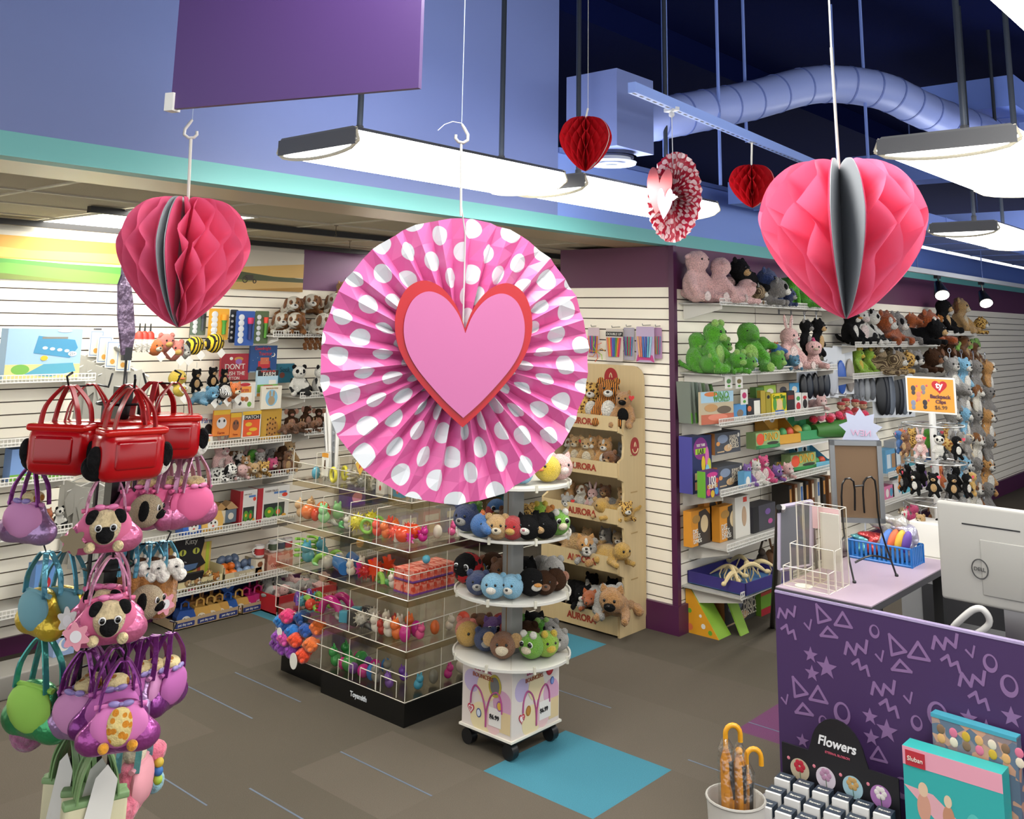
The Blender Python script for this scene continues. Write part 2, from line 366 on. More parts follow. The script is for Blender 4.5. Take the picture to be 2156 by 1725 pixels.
# ---- suspended linear fixtures
def fixture(x0, x1, y0, y1, z, lab, stems):
    cx, cy = (x0+x1)/2, (y0+y1)/2; t = thing('pendant_light', lab, 'light', (cx, cy, z), group='suspended shop lights')
    L2, W2 = (x1-x0)/2, (y1-y0)/2
    h = MB(m('#77787a', rough=.4)); h.prism([(-W2+.012, .074), (-W2+.03, .09), (W2-.03, .09), (W2-.012, .074)], -L2-.012, L2+.012, xf=Matrix(((0,0,1,0),(1,0,0,0),(0,1,0,0),(0,0,0,1))))
    h.build('housing', t)
    u = MB(m('#ffffff', 'emit', '#f4f6ff', st=EMIT*.4)); u.box(-L2+.05, L2-.05, -W2+.06, W2-.06, .0905, .093); u.build('added_uplight', t)  # glowing strip added on top to brighten the fascia and open ceiling
    d = MB(LIT); pr = [(-W2+.016, .076), (-W2+.004, .034)]+[((-1+2*i/10)*(W2-.004), .034-.04*(1-(-1+2*i/10)**2)**.5) for i in range(11)]+[(W2-.004, .034), (W2-.016, .076)]
    d.prism(pr, -L2, L2, xf=Matrix(((0,0,1,0),(1,0,0,0),(0,1,0,0),(0,0,0,1)))); d.build('diffuser', t)
    for a in (-1, 1):
        e = MB(m('#e8e0c8', rough=.3))
        e.tube([(a*(L2+.006), (-1+2*i/12)*W2, .036-.044*(1-(-1+2*i/12)**2)**.5) for i in range(13)], .007, n=6)
        e.tube([(a*(L2+.006), -W2, .036), (a*(L2+.006), -W2+.02, .085)], .006, n=5); e.tube([(a*(L2+.006), W2, .036), (a*(L2+.006), W2-.02, .085)], .006, n=5)
        e.build('end_trim', t)
        c = MB(m('#6a6b6e', rough=.5)); c.box(a*L2-(.0 if a > 0 else .014), a*L2+(.014 if a > 0 else 0), -W2+.012, W2-.012, .022, .082); c.build('end_cap', t)
    for sx in stems:
        b = MB(m('#2c333d', rough=.35)); b.tube([(sx-cx, 0, .09), (sx-cx, 0, 4.2-z)], .0125, n=10); b.tube([(sx-cx, 0, .09), (sx-cx, 0, .15)], .016, m('#101114'), n=10); b.build('stem', t)
    return t
fixture(2.20, 3.42, 2.63, 3.12, 2.6, 'nearest suspended white light fixture, left of the red heart', (2.4, 3.25))
fixture(3.55, 4.78, 2.60, 3.06, 2.6, 'second suspended light fixture, behind the heart-print fan', (3.78, 4.6))
fixture(3.6, 4.85, .80, 1.30, 2.62, 'suspended light fixture at the upper right, above the register', (3.85, 4.6))
fixture(6.55, 7.8, 1.62, 2.05, 2.6, 'small far suspended light fixture under the right-hand one', (6.8, 7.5))
for k, (x, y) in enumerate(((.6, .8), (.6, -1.2), (2.4, -1.2), (5.4, -.6), (2.1, .2), (8.0, 0.2), (9.8, 1.6))):
    fixture(x, x+1.22, y, y+.46, 2.6+.25*(k in (0, 4)), 'suspended shop light outside the view, number %s row' % ('first second third fourth fifth sixth seventh'.split()[k]), (x+.2, x+1))
# ================================================================ OPEN CEILING: DUCT, CHANNEL, RODS, DIFFUSER
def faceA(p, extra=0): return math.atan2(-p[0]+CAM.x, p[1]-CAM.y) + R(extra)
def smooth_path(pts, n=8):
    P = [Vector(p) for p in pts]; o = []
    for i in range(len(P)-1):
        a, b, c, d = P[max(i-1, 0)], P[i], P[i+1], P[min(i+2, len(P)-1)]
        for k in range(n):
            t = k/n; o.append(.5*((2*b)+(c-a)*t+(2*a-5*b+4*c-d)*t*t+(3*b-a-3*c+d)*t**3))
    o.append(P[-1]); return o
LILAC = m('#8f9fd6', 'wall', rough=.4)
t = thing('air_duct', 'round pale blue spiral air duct bending across the dark ceiling', 'duct', (0, 0, 0))
pth = smooth_path([dp(1322, 262, 5.4), dp(1450, 238, 5.7), dp(1580, 212, 6.0), dp(1720, 178, 6.3), dp(1850, 190, 6.4), dp(1950, 235, 6.6), dp(2060, 275, 7.0), dp(2200, 330, 7.6)], 8)
d = MB(LILAC); d.tube(pth, .125, n=28); d.build('duct_pipe', t)
for i in range(1, len(pth)-1, 3 if True else 1):
    p, q = pth[i], pth[i+1]; u = (q-p).normalized()*.006
    s = MB(m('#6072b0', 'wall')); s.tube([p-u, p+u], .1285, n=28); s.build('seam', t)
s = MB(m('#5d6da6', 'wall')); s.tube([pth[0]-(pth[1]-pth[0]).normalized()*.02, pth[0]+(pth[1]-pth[0]).normalized()*.05], .135, n=28); s.build('duct_collar', t)
e0 = pth[0]
p = dp(1288, 342, 5.0)
t = thing('ceiling_diffuser', 'round white ring diffuser under the blue duct box', 'air vent', p)
b = MB(m('#dfe6f5', rough=.3)); b.lathe([(.13, 0), (.125, -.012), (.10, .01), (.10, .03), (.13, .03)], n=36); b.build('outer_ring', t)
b = MB(m('#cfd8ee', rough=.3)); b.lathe([(.08, -.012), (.075, -.02), (.055, 0), (.055, .02), (.08, .02)], n=32); b.build('middle_ring', t)
b = MB(m('#dfe6f5', rough=.3)); b.lathe([(.035, -.02), (.03, -.024), (.0, -.02), (.0, .02), (.035, .02)], n=24); b.build('center_cone', t)
b = MB(m('#22305c')); b.lathe([(.115, .022), (.115, .05), (0, .05)], n=24); b.build('throat', t)
b = MB(PERI); b.box(-.17, .17, -.15, .17, .05, .45); tag(b.build('duct_box', loc=p), 'square blue plenum box where the round duct starts', 'duct')
# slotted channel
a, c = pl(1330, 195, 2, 2.95), pl(1840, 405, 2, 2.95); dv = (c-a); ln = dv.length; rz = math.atan2(dv.y, dv.x)
t = thing('slotted_channel', 'pale blue slotted metal channel running diagonally under the duct', 'channel', a, rz)
b = MB(m('#86a0e0', 'wall')); b.box(0, ln, -.0175, .0175, 0, .045); b.build('rail', t)
b = MB(m('#16204a')); k = 0
while k*.06 < ln-.05: b.box(k*.06+.01, k*.06+.042, -.005, .005, -.0006, .001); k += 1
b.build('slot_row', t)
for i, (px, py0, py1, d) in enumerate(((1402, 290, 330, 5.5), (1517, 290, 390, 5.6), (1764, 228, 345, 6.4), (1572, 250, 300, 6.0), (1832, 330, 420, 6.2))):
    p0 = dp(px, py1, d); b = MB(m('#6f86c8', 'wall')); b.tube([(0, 0, 0), (0, 0, 4.2-p0.z)], .011 if i != 0 else .02, n=6)
    tag(b.build('hanger_rod', loc=p0), ('thick grey hanger rod above the heart-print fan', 'thin blue rod right of the heart-print fan', 'thin blue rod right of the big pink heart cord', 'thin blue rod beside the smaller red heart', 'thin blue rod at the duct bend')[i], 'rod')
# box ducts and beams beyond
def beam(x0, x1, y0, y1, z0, z1, mt, lab, nm='box_duct', cat='duct'):
    b = MB(mt); b.box(x0, x1, y0, y1, z0, z1)
    for k in range(int((x1-x0)/.9)): b.box(x0+.9*k+.4, x0+.9*k+.415, y0-.006, y1+.006, z0-.006, z1+.006)
    return tag(b.build(nm), lab, cat)
beam(6.2, 16, 2.75, 3.3, 2.86, 3.02, m('#7c96e0', 'wall'), 'long low blue box duct running beside the right wall')
beam(7.55, 15.9, 1.7, 2.35, 3.62, 3.85, m('#6f8ad6', 'wall'), 'higher blue box duct behind the big pink heart')
beam(6.7, 7.5, -4, 1.5, 3.1, 3.32, m('#7d96de', 'wall'), 'wide blue cross duct above the upper right light', 'cross_duct')
beam(8.9, 9.2, -4, 3.5, 3.33, 3.6, m('#6d88d2', 'wall'), 'narrow blue cross beam farther back', 'cross_beam', 'beam')
beam(10.8, 11.2, -4, 3.5, 3.03, 3.22, m('#93acee', 'wall'), 'bright blue cross beam at the far right', 'cross_beam', 'beam')
beam(13, 13.4, -4, 2.7, 2.7, 3.3, m('#3c5298', 'wall'), 'darkest blue cross beam at the far end', 'cross_beam', 'beam')
struct('wall_far', MB(m('#34467e', 'wall')).box(16, 16.1, -6, 3.6, 0, 4.2))
# track lights on the right
a, c = pl(1850, 562, 1, 3.0), pl(2150, 620, 1, 3.0)
t = thing('track_light', 'white ceiling light track with black spotlight heads along the right wall', 'light', a)
b = MB(m('#dfe3ea', rough=.4)); b.box(-1.2, 7.5, -.02, .02, 0, .045); b.build('track_rail', t)
def head(px, py, lab=None):
    q = pl(px, py, 1, 3.0); x = q.x-a.x; zc = q.z-a.z
    h = MB(m('#121214', rough=.3)); X = Matrix.Translation((x, -.02, zc)) @ Euler((R(-22), R(38), 0)).to_matrix().to_4x4()
    h.lathe([(.02, .10), (.035, .09), (.05, .02), (.07, -.06), (.07, -.075)], n=20, xf=X); h.tube([(x, -.01, zc+.08), (x, 0, 0)], .008, n=6); h.box(x-.05, x+.05, -.018, .018, -.03, .002)
    o = h.build('spotlight_head', t)
    l = MB(m('#ffffff', 'emit', '#fff8ea', st=8)); l.lathe([(.062, -.0765), (.062, -.079)], n=20, xf=X); l.build('spotlight_lens', o)
head(1975, 610); head(2068, 628); 
for i, px in enumerate((1930, 2065)):
    q = pl(px, 540, 1, 3.0); b = MB(m('#6f86c8')); b.tube([(0, 0, 0), (0, 0, 1.6)], .006, n=5); tag(b.build('hanger_rod', loc=(q.x, 3.0, a.z+.04)), ('left', 'right')[i]+' thin rod carrying the white light track', 'rod')

# ================================================================ HANGING HEARTS AND FANS
HEARTP = [(0, .05), (.12, .008), (.35, -.01), (.62, .02), (.85, .13), (.97, .27), (1, .37), (.94, .5), (.78, .655), (.54, .81), (.27, .935), (.02, 1)]
def honeycomb(wd, ht, N, rows, mt, gap, phase, amp=.92):
    """tissue leaves around a vertical axis, each folded in zigzag so that neighbours meet in diamond cells"""
    P = smooth_path([(x*wd/2, 0, -z*ht) for x, z in HEARTP], 4); n = len(P)-1; b = MB(mt); dA = (2*PI-R(gap))/(N-1)
    for i in range(N):
        V = []; F_ = []
        for k, q in enumerate(P):
            s = k/n; zz = (s*rows) % 1; tri = 1-4*abs(zz-.5) ; tri = math.copysign(abs(tri)**1.0, tri)
            am = amp*.5*dA*(1 if 0 < i < N-1 else 0)
            inner = -ht*(.10+s*.9)
            for j in range(5):
                r = j/4; ph = phase + i*dA + am*tri*(1 if i % 2 else -1)*(.35+.65*r)
                x = q.x*r; z = inner*(1-r)+q.z*r; V.append((x*math.cos(ph), x*math.sin(ph), z))
        for k in range(n):
            for j in range(4): a_ = k*5+j; F_.append((a_, a_+1, a_+6, a_+5))
        b.add(V, F_, None, True)
    return b, P
def hang_heart(px, py_top, d, wpx, hpx, N, rows, col, card, lab, gap, gap_dir, cord_top, hook=None, ctype=0):
    top = dp(px, py_top, d); dd = dist(top); k = dd/FPX; wd, ht = wpx*k, hpx*k*1.0
    t = thing('honeycomb_heart', lab, 'paper heart', top)
    toward = math.atan2(-top.y, -top.x)
    ph = toward + R(gap_dir) + R(gap)/2
    b, P = honeycomb(wd, ht, N, rows, col, gap, ph); b.build('tissue_cells', t)
    for sgn in (0, 1):
        c = MB(card); an = ph - R(gap)*sgn*.98 - (R(1) if not sgn else -R(1)) ; n = len(P)
        V = []
        for off in (-.0008, .0008):
            for k_, q in enumerate(P):
                s = k_/(n-1); V.append((0-off*math.sin(an), off*math.cos(an), -ht*(.1+.9*s))); V.append((q.x*math.cos(an)-off*math.sin(an), q.x*math.sin(an)+off*math.cos(an), q.z))
        F_ = [(2*k_, 2*k_+1, 2*k_+3, 2*k_+2) for k_ in range(n-1)]; F_ += [tuple(2*n+v for v in reversed(f)) for f in F_]
        F_ += [(2*k_+1, 2*n+2*k_+1, 2*n+2*k_+3, 2*k_+3) for k_ in range(n-1)]
        c.add(V, F_, None, True); c.build('cardboard_cover', t, label='grey cardboard end cover')
    up = pl(cord_top[0], cord_top[1], 1, top.y) if False else dp(cord_top[0], cord_top[1], dd*cord_top[2])-top
    s = MB(m('#eceadf')); s.tube([(0, 0, -ht*.12), (0, 0, .0), up*.5, up], .0016*dd if not ctype else .0011*dd, n=6); s.build('cord', t)
    return t, top, up
PINKT, PINKT2, REDT = m('#ee6c94', 'tissue'), m('#f8769c', 'tissue'), m('#cc1424', 'tissue')
CARD = m('#a9adb3')
t, tp, up = hang_heart(396, 422, 2.2, 268, 262, 27, 4.5, PINKT, CARD, 'left pink tissue honeycomb heart hanging in front of the farm mural', 9, -20, (402, 290, .99))
def white_hook(parent, at, s, flip=1):
    b = MB(m('#dcd8d2', rough=.4)); f = faceA(at+parent.location); cx = Vector((math.cos(f), math.sin(f), 0))
    pts = [(0, 1.0), (-.12, .8), (-.34, .45), (-.36, .15), (-.12, -.02), (.16, .02), (.30, .2), (.28, .38)]
    b.tube([at+cx*(x*s*flip)+Vector((0, 0, z*s)) for x, z in pts], [.07*s]+[.085*s]*6+[.075*s], n=8); b.build('hook', parent)
    l = MB(m('#c8d4ea', 'gloss')); l.tube([at+Vector((0, 0, s)), at+Vector((0, 0, 4.2-parent.location.z-at.z))], .0008, n=4); l.build('nylon_line', parent)
white_hook(t, up, .042)
t, tp, up = hang_heart(1766, 346, 1.85, 334, 320, 23, 4.2, PINKT2, CARD, 'big pink tissue honeycomb heart at the upper right with a grey gap', 24, 4, (1750, 100, 1.0))
l = MB(m('#eceadf')); l.tube([up, (up.x, up.y, 4.2-t.location.z)], .0018, n=5); l.build('nylon_line', t)
t, tp, up = hang_heart(1233, 250, 3.6, 110, 112, 34, 5, REDT, m('#d8c8c8'), 'deep red honeycomb heart hanging left of the ceiling diffuser', 4, 62, (1238, 228, 1.0), ctype=1)
l = MB(m('#eceadf')); l.tube([up, (up.x, up.y, 4.2-t.location.z)], .001, n=5); l.build('nylon_line', t)
DR = dist(pl(1583, 300, 2, 2.95)); t, tp, up = hang_heart(1582, 350, DR, 94, 88, 30, 4.5, REDT, m('#d8c8c8'), 'smaller red honeycomb heart next to the big pink heart', 4, 70, (1583, 300, 1.0), ctype=1)
b = MB(m('#e6e8ee', 'metal')); b.box(-.02, .02, -.012, .012, -.004, .006); b.build('clip', t, loc=up)

def pleated_fan(name, r0, r1, N, wfac, mt, uvs):
    """paper strip of N facets of equal width folded into a rosette (facing -Y)"""
    w = 2*PI*r1/N*wfac; me = bpy.data.meshes.new(name); V = []; F_ = []; UV = []; K = 7
    for i in range(N+1):
        a = PI/2 - 2*PI*i/N + .02*math.sin(i*2.3)
        for k in range(K):
            r = r0+(r1*(1+.006*math.sin(i*1.7))-r0)*k/(K-1); ch = 2*PI*r/N; dz = math.sqrt(max(w*w-ch*ch, 0))/2
            V.append((r*math.cos(a), (dz if i % 2 else -dz), r*math.sin(a)))
    for i in range(N):
        for k in range(K-1):
            A = i*K+k; F_.append((A, A+1, A+K+1, A+K)); u0, u1 = i*w, (i+1)*w; v0, v1 = k/(K-1)*(r1-r0), (k+1)/(K-1)*(r1-r0)
            UV += [(u0, v0), (u0, v1), (u1, v1), (u1, v0)]
    me.from_pydata(V, [], F_); me.materials.append(mt); ul = me.uv_layers.new(name='u')
    for l_, uv in zip(ul.data, UV): l_.uv = (uv[0]*uvs, uv[1]*uvs)
    me.update(); return me
P0 = dp(969, 753, 1.95); t = thing('polka_dot_fan', 'large pink pleated paper fan with white polka dots and a red-edged heart', 'paper fan', P0, faceA(P0, 16))
o = bpy.data.objects.new('pleated_disc', pleated_fan('pleated_disc', .03, .284, 68, 1.05, m('#ea6aac', 'polka', '#eef2f6', 15.5), 1)); C.objects.link(o); o.parent = t
def bigheart(wd, ht):      # deep-notched rounded heart, centred
    pts = [(0, .155), (.06, .30), (.16, .42), (.27, .475), (.36, .465), (.44, .40), (.49, .28), (.497, .15), (.465, .02), (.39, -.11), (.27, -.25), (.13, -.39), (0, -.5)]
    S = smooth_path([(x, y, 0) for x, y in pts], 5); q = [(p.x*wd, p.y*ht) for p in S]
    return q + [(-x, y) for x, y in reversed(q[1:-1])]
def notched(mb, poly, z0, z1, mt, xf):   # split in two halves (concave at the notch)
    h = len(poly)//2+1; n = poly[:h]; o_ = [poly[0]]+[(-x, y) for x, y in n[1:]][::-1] if False else [(-x, y) for x, y in n]
    mb.prism(n, z0, z1, mt, xf); mb.prism(list(reversed(o_)), z0, z1, mt, xf)
XF = Matrix.Translation((0, -.028, .012)) @ FRONT
b = MB(m('#c00818', rough=.35)); notched(b, bigheart(.290, .293), 0, .002, None, XF); b.build('red_heart_card', t)
XF = Matrix.Translation((0, -.031, .010)) @ FRONT
b = MB(m('#d070a8', rough=.4)); notched(b, bigheart(.255, .252), 0, .002, None, XF); b.build('pink_heart_card', t)
s = MB(m('#f3f1ec')); upv = Vector((0, 0, .62*dist(P0)/FPX*0+.46))
up = dp(971, 300, dist(P0)*.995)-P0; inv = Matrix.Rotation(-t.rotation_euler.z, 4, 'Z'); upl = inv @ up
s.tube([(0, -.014, .05), (0, -.014, .25), upl*.72, upl], .0016, n=6); s.tube([upl*.66, upl*.82, upl], .0026, n=6); s.build('cord', t)
b = MB(m('#dcd8d2', rough=.4)); S_ = .038
b.tube([upl+Vector((x*S_, 0, z*S_)) for x, z in ((0, 1.0), (.14, .8), (.36, .45), (.36, .15), (.12, -.02), (-.16, .02), (-.32, .2), (-.3, .4))], [.07*S_]+[.09*S_]*6+[.08*S_], n=8); b.build('hook', t)
b = MB(m('#eef2f6')); b.tube([upl+Vector((x*S_, 0, z*S_)) for x, z in ((0, 1.05), (-.5, 1.1), (-.95, .9), (-1.3, .55))], .0009, n=5); b.build('zip_tie', t)
b = MB(m('#c8d4ea', 'gloss')); b.tube([upl+Vector((0, 0, S_)), (upl.x, upl.y, 4.2-P0.z)], .0008, n=4); b.build('nylon_line', t)
# small heart-print fan
DF = dist(pl(1414, 232, 2, 2.95)); FK = DF/3.2; P1 = dp(1418, 415, DF); t = thing('heart_print_fan', 'small red and white heart-print pleated fan seen from the side with metallic hearts', 'paper fan', P1, faceA(P1, -54), sc=FK)
o = bpy.data.objects.new('pleated_disc', pleated_fan('pleated_disc', .015, .152, 62, 1.12, m('#c01c3c', 'hearts', '#f6d6da', 42), 1)); C.objects.link(o); o.parent = t
b = MB(m('#b4565a', 'metal', rough=.35)); notched(b, bigheart(.145, .16), 0, .0015, None, Matrix.Translation((-.02, -.045, .02)) @ FRONT @ Matrix.Rotation(R(-12), 4, 'Z')); b.build('large_foil_heart', t)
b = MB(m('#e8b4d0', 'metal', rough=.4)); notched(b, bigheart(.085, .105), 0, .0015, None, Matrix.Translation((.035, -.06, -.03)) @ FRONT @ Matrix.Rotation(R(-8), 4, 'Z')); b.build('small_foil_heart', t)
up = dp(1414, 232, dist(P1))-P1; inv = Matrix.Rotation(-t.rotation_euler.z, 4, 'Z'); upl = inv @ up / FK
s = MB(m('#d8dce4')); s.tube([(0, 0, .1), upl], .0016, n=5); s.build('cord', t)
b = MB(m('#e6e8ee', rough=.4)); b.box(-.025, .025, -.014, .014, -.004, .008); b.ell((0, 0, -.015), .01); b.build('clip', t, loc=upl)
# purple hanging sign at the top left
za = 2.42; a, c = pl(363, 231, 2, za), pl(690, 203, 2, za); dv = c-a; ln = dv.length
t = thing('hanging_sign', 'plain purple hanging sign board with a white end clip at the top left', 'sign', a, math.atan2(dv.y, dv.x))
b = MB(m('#4e3070', rough=.4)); b.box(0, ln+.2, -.006, .006, 0, .26); b.build('sign_panel', t)
b = MB(m('#e8e6e0', rough=.3)); b.box(-.012, .01, -.012, .012, -.004, .034); b.build('clip', t)
b = MB(m('#50463c', 'metal')); b.tube([(.0, 0, .03), (.0, 0, 1.7)], .003, n=5); b.build('wire', t)
# ================================================================ BUILDERS FOR GOODS
def blob(ells, mt, fuzz=.012, vox=.045, seed=0, it=3):
    b = MB(mt)
    for c, r, *ro in ells: b.ell(c, r, rot=ro[0] if ro else None, nu=14, nv=9)
    me = b.mesh('body'); o = bpy.data.objects.new('t', me); C.objects.link(o)
    md = o.modifiers.new('r', 'REMESH'); md.mode = 'VOXEL'; md.voxel_size = vox; md.use_smooth_shade = True
    ms = o.modifiers.new('s', 'SMOOTH'); ms.factor = .5; ms.iterations = it
    bpy.context.view_layer.update()
    r = bpy.data.meshes.new_from_object(o.evaluated_get(bpy.context.evaluated_depsgraph_get())); bpy.data.objects.remove(o); bpy.data.meshes.remove(me)
    nrm = [v.normal.copy() for v in r.vertices]
    for v, n in zip(r.vertices, nrm): v.co += n*fuzz*(noise.noise(v.co*17+Vector((seed, 0, 0)))+.5*noise.noise(v.co*34))
    r.materials.clear(); r.materials.append(mt); r.polygons.foreach_set('use_smooth', [True]*len(r.polygons)); r.update(); return r
def cap(a, b, r0, r1=None, n=4):
    r1 = r1 or r0; a, b = Vector(a), Vector(b); return [(tuple(a.lerp(b, i/(n-1))), r0+(r1-r0)*i/(n-1)) for i in range(n)]
FORMS = {}
def form(name, ells, head, hr, feet=(), tail=None, tailr=.06, belly=None, look=0, top=1.0): FORMS[name] = dict(ells=ells, head=Vector(head), hr=hr, feet=feet, tail=tail, tailr=tailr, belly=belly, look=look, top=top)
form('sit', [((0, .02, .32), (.25, .21, .31))]+cap((-.2, -.05, .5), (-.3, -.24, .27), .09, .085)+cap((.2, -.05, .5), (.3, -.24, .27), .09, .085)+cap((-.15, -.12, .1), (-.25, -.42, .1), .11, .1)+cap((.15, -.12, .1), (.25, -.42, .1), .11, .1),
     (0, -.06, .76), .235, feet=((-.26, -.51, .11), (.26, -.51, .11)), tail=(0, .22, .12), belly=((0, -.165, .34), (.16, .06, .2)))
form('lie', [((0, .3, .22), (.27, .4, .22)), ((0, -.05, .24), (.23, .25, .21))]+cap((-.2, -.1, .1), (-.27, -.5, .08), .1, .085)+cap((.2, -.1, .1), (.27, -.5, .08), .1, .085)+cap((-.24, .5, .1), (-.36, .28, .08), .1)+cap((.24, .5, .1), (.36, .28, .08), .1),
     (0, -.38, .40), .25, feet=(), tail=(0, .7, .25), top=.66)
form('side', [((.05, .02, .24), (.40, .22, .22))]+cap((-.2, -.14, .1), (-.38, -.3, .08), .095)+cap((.3, -.14, .1), (.25, -.34, .08), .095)+cap((-.25, .05, .25), (-.35, -.02, .35), .14),
     (-.42, -.08, .44), .23, tail=(.46, .05, .3), top=.68)
form('stand', [((0, .1, .52), (.19, .36, .19)), ((0, -.16, .62), (.15, .15, .18))]+cap((-.11, -.14, .4), (-.13, -.18, .07), .085, .08)+cap((.11, -.14, .4), (.13, -.18, .07), .085, .08)+cap((-.11, .34, .4), (-.13, .38, .07), .09, .08)+cap((.11, .34, .4), (.13, .38, .07), .09, .08),
     (0, -.34, .80), .19, tail=(0, .46, .55))
form('ball', [((0, 0, .44), (.46, .42, .43))], (0, -.08, .5), .40, feet=(), top=.9)
form('hang', [((0, .0, .38), (.19, .15, .24))]+cap((-.15, 0, .5), (-.26, -.06, .3), .065)+cap((.15, 0, .5), (.26, -.06, .3), .065)+cap((-.1, -.02, .2), (-.16, -.1, .07), .08)+cap((.1, -.02, .2), (.16, -.1, .07), .08),
     (0, -.03, .76), .2, feet=((-.17, -.165, .07), (.17, -.165, .07)), belly=((0, -.12, .38), (.12, .04, .16)))
form('snake', [((.25*math.cos(a*.7), .2*math.sin(a*.7), .1+.012*a), .1) for a in range(0, 18)], (.1, -.22, .36), .15, top=.5)
form('long', [((-.1, 0, .13), (.3, .15, .13)), ((.22, 0, .14), (.24, .17, .14))]+cap((.4, 0, .14), (.62, .05, .1), .09, .05), (-.42, -.04, .24), .17, top=.42)
_pl = {}
def plush_parts(kd, fm, seed=0):
    key = (kd, fm)
    if key in _pl: return _pl[key]
    K = KINDS[kd]; F_ = FORMS[fm]; mt = K['c']; h, hr = F_['head'], F_['hr']*K.get('hs', 1); hm = K.get('head', mt)
    ell = list(F_['ells']); neck = K.get('neck', 0); h = h+Vector((0, -neck*.15, neck))
    hd = [(tuple(h), (hr, hr*.94, hr*.92))]
    if neck: ell += cap(F_['head']*.7+Vector((0, 0, .2)), h, hr*.62, hr*.5, 5)
    if 'snout' in K: q = K['snout']; hd += cap(h+Vector((0, -hr*.5, -hr*.1)), h+Vector((0, -hr*(1+q), -hr*.28)), hr*.55, hr*.42)
    out = []
    if hm is mt: out.append(('body', blob(ell+hd, mt, seed=seed), None))
    else: out.append(('body', blob(ell, mt, seed=seed), None)); out.append(('head', blob(hd, hm, seed=seed), None))
    fr = hr*.9; c2 = K.get('c2')
    if 'snout' in K:
        q = K['snout']; tip = h+Vector((0, -hr*(1+q)-hr*.36, -hr*.2))
    elif K.get('muz', 1) and c2:
        mu = K.get('muz', 1); b = MB(c2); b.ell(h+Vector((0, -fr*.78, -hr*.30)), (hr*.46*mu, hr*.42*mu, hr*.34*mu)); 
        if K.get('blaze'): b.ell(h+Vector((0, -fr*.62, hr*.32)), (hr*.2, hr*.36, hr*.5), rot=(R(30), 0, 0))
        out.append(('muzzle', b.mesh('muzzle'), None)); tip = h+Vector((0, -fr*.78-hr*.40*mu, -hr*.18))
    else: tip = h+Vector((0, -hr*.95, -hr*.15))
    if K.get('nose') is not None:
        b = MB(K['nose']); b.ell(tip, (hr*.15, hr*.1, hr*.11), nu=10, nv=6); out.append(('nose', b.mesh('nose'), None))
    ey = K.get('eye', EYE); es = K.get('es', .12)
    for sx in (-1, 1):
        b = MB(ey); p = h+Vector((sx*hr*.38, -hr*.80, hr*.14)); 
        if es > .16: b.ell(p, (hr*es*1.25, hr*.09, hr*es*1.25), EYEW, nu=12, nv=8); p = p+Vector((0, -hr*.07, 0))
        b.ell(p, (hr*es, hr*.1, hr*es), nu=10, nv=7); out.append(('eye', b.mesh('eye'), None))
        if K.get('epatch'):
            b = MB(K['epatch']); b.ell(h+Vector((sx*hr*.40, -hr*.66, hr*.12)), (hr*.28, hr*.22, hr*.32), rot=(0, R(20*sx), 0)); out.append(('eye_patch', b.mesh('eye_patch'), None))
    et, em = K.get('ear', ('round', mt))
    for sx in (-1, 1):
        b = MB(em)
        if et == 'round': b.ell(h+Vector((sx*hr*.72, 0, hr*.72)), (hr*.34, hr*.16, hr*.34), nu=12, nv=8); b.ell(h+Vector((sx*hr*.72, -hr*.1, hr*.70)), (hr*.22, hr*.1, hr*.22), K.get('earin', em), nu=10, nv=6)
        elif et == 'big': b.ell(h+Vector((sx*hr*1.15, .02, hr*.3)), (hr*.55, hr*.12, hr*.6), nu=12, nv=8)
        elif et == 'floppy': b.ell(h+Vector((sx*hr*.98, -hr*.05, hr*.0)), (hr*.22, hr*.36, hr*.66), rot=(0, R(-14*sx), 0), nu=12, nv=8)
        elif et == 'pointy': b.lathe([(hr*.34, 0), (hr*.24, hr*.25), (hr*.04, hr*.52)], n=10, xf=Matrix.Translation(h+Vector((sx*hr*.58, 0, hr*.62))) @ Euler((0, R(18*sx), 0)).to_matrix().to_4x4() @ Matrix.Diagonal((1, .45, 1, 1)))
        elif et == 'long': b.ell(h+Vector((sx*hr*.5, .02, hr*1.45)), (hr*.24, hr*.12, hr*.75), rot=(0, R(14*sx), 0), nu=12, nv=8); b.ell(h+Vector((sx*hr*.5, -.005, hr*1.45)), (hr*.13, hr*.1, hr*.55), K.get('earin', em), rot=(0, R(14*sx), 0), nu=10, nv=6)
        elif et == 'side': b.ell(h+Vector((sx*hr*1.05, 0, hr*.35)), (hr*.4, hr*.14, hr*.2), rot=(0, R(18*sx), 0), nu=12, nv=8)
        elif et == 'eyes': b.ell(h+Vector((sx*hr*.45, -hr*.35, hr*.8)), (hr*.32,)*3, nu=12, nv=8)
        else: continue
        out.append(('ear', b.mesh('ear'), None))
        if K.get('horn'): b = MB(K['horn']); b.tube([h+Vector((sx*hr*.3, 0, hr*.8)), h+Vector((sx*hr*.33, -.01, hr*1.25))], hr*.08, n=8); b.ell(h+Vector((sx*hr*.33, -.01, hr*1.3)), hr*.13, nu=8, nv=6); out.append(('horn', b.mesh('horn'), None))
    if K.get('spikes'):
        b = MB(K['spikes'])
        for i in range(7):
            a = -.2+i*.35; b.lathe([(hr*.2, 0), (hr*.02, hr*.42)], n=8, xf=Matrix.Translation(h+Vector((0, hr*.9*math.sin(a), hr*.86*math.cos(a)))) @ Euler((-a, 0, 0)).to_matrix().to_4x4())
        out.append(('crest', b.mesh('crest'), None))
    if K.get('unihorn'): b = MB(K['unihorn']); b.lathe([(hr*.14, 0), (hr*.02, hr*.6)], n=10, xf=Matrix.Translation(h+Vector((0, -hr*.4, hr*.75))) @ Euler((R(25), 0, 0)).to_matrix().to_4x4()); out.append(('horn', b.mesh('horn'), None))
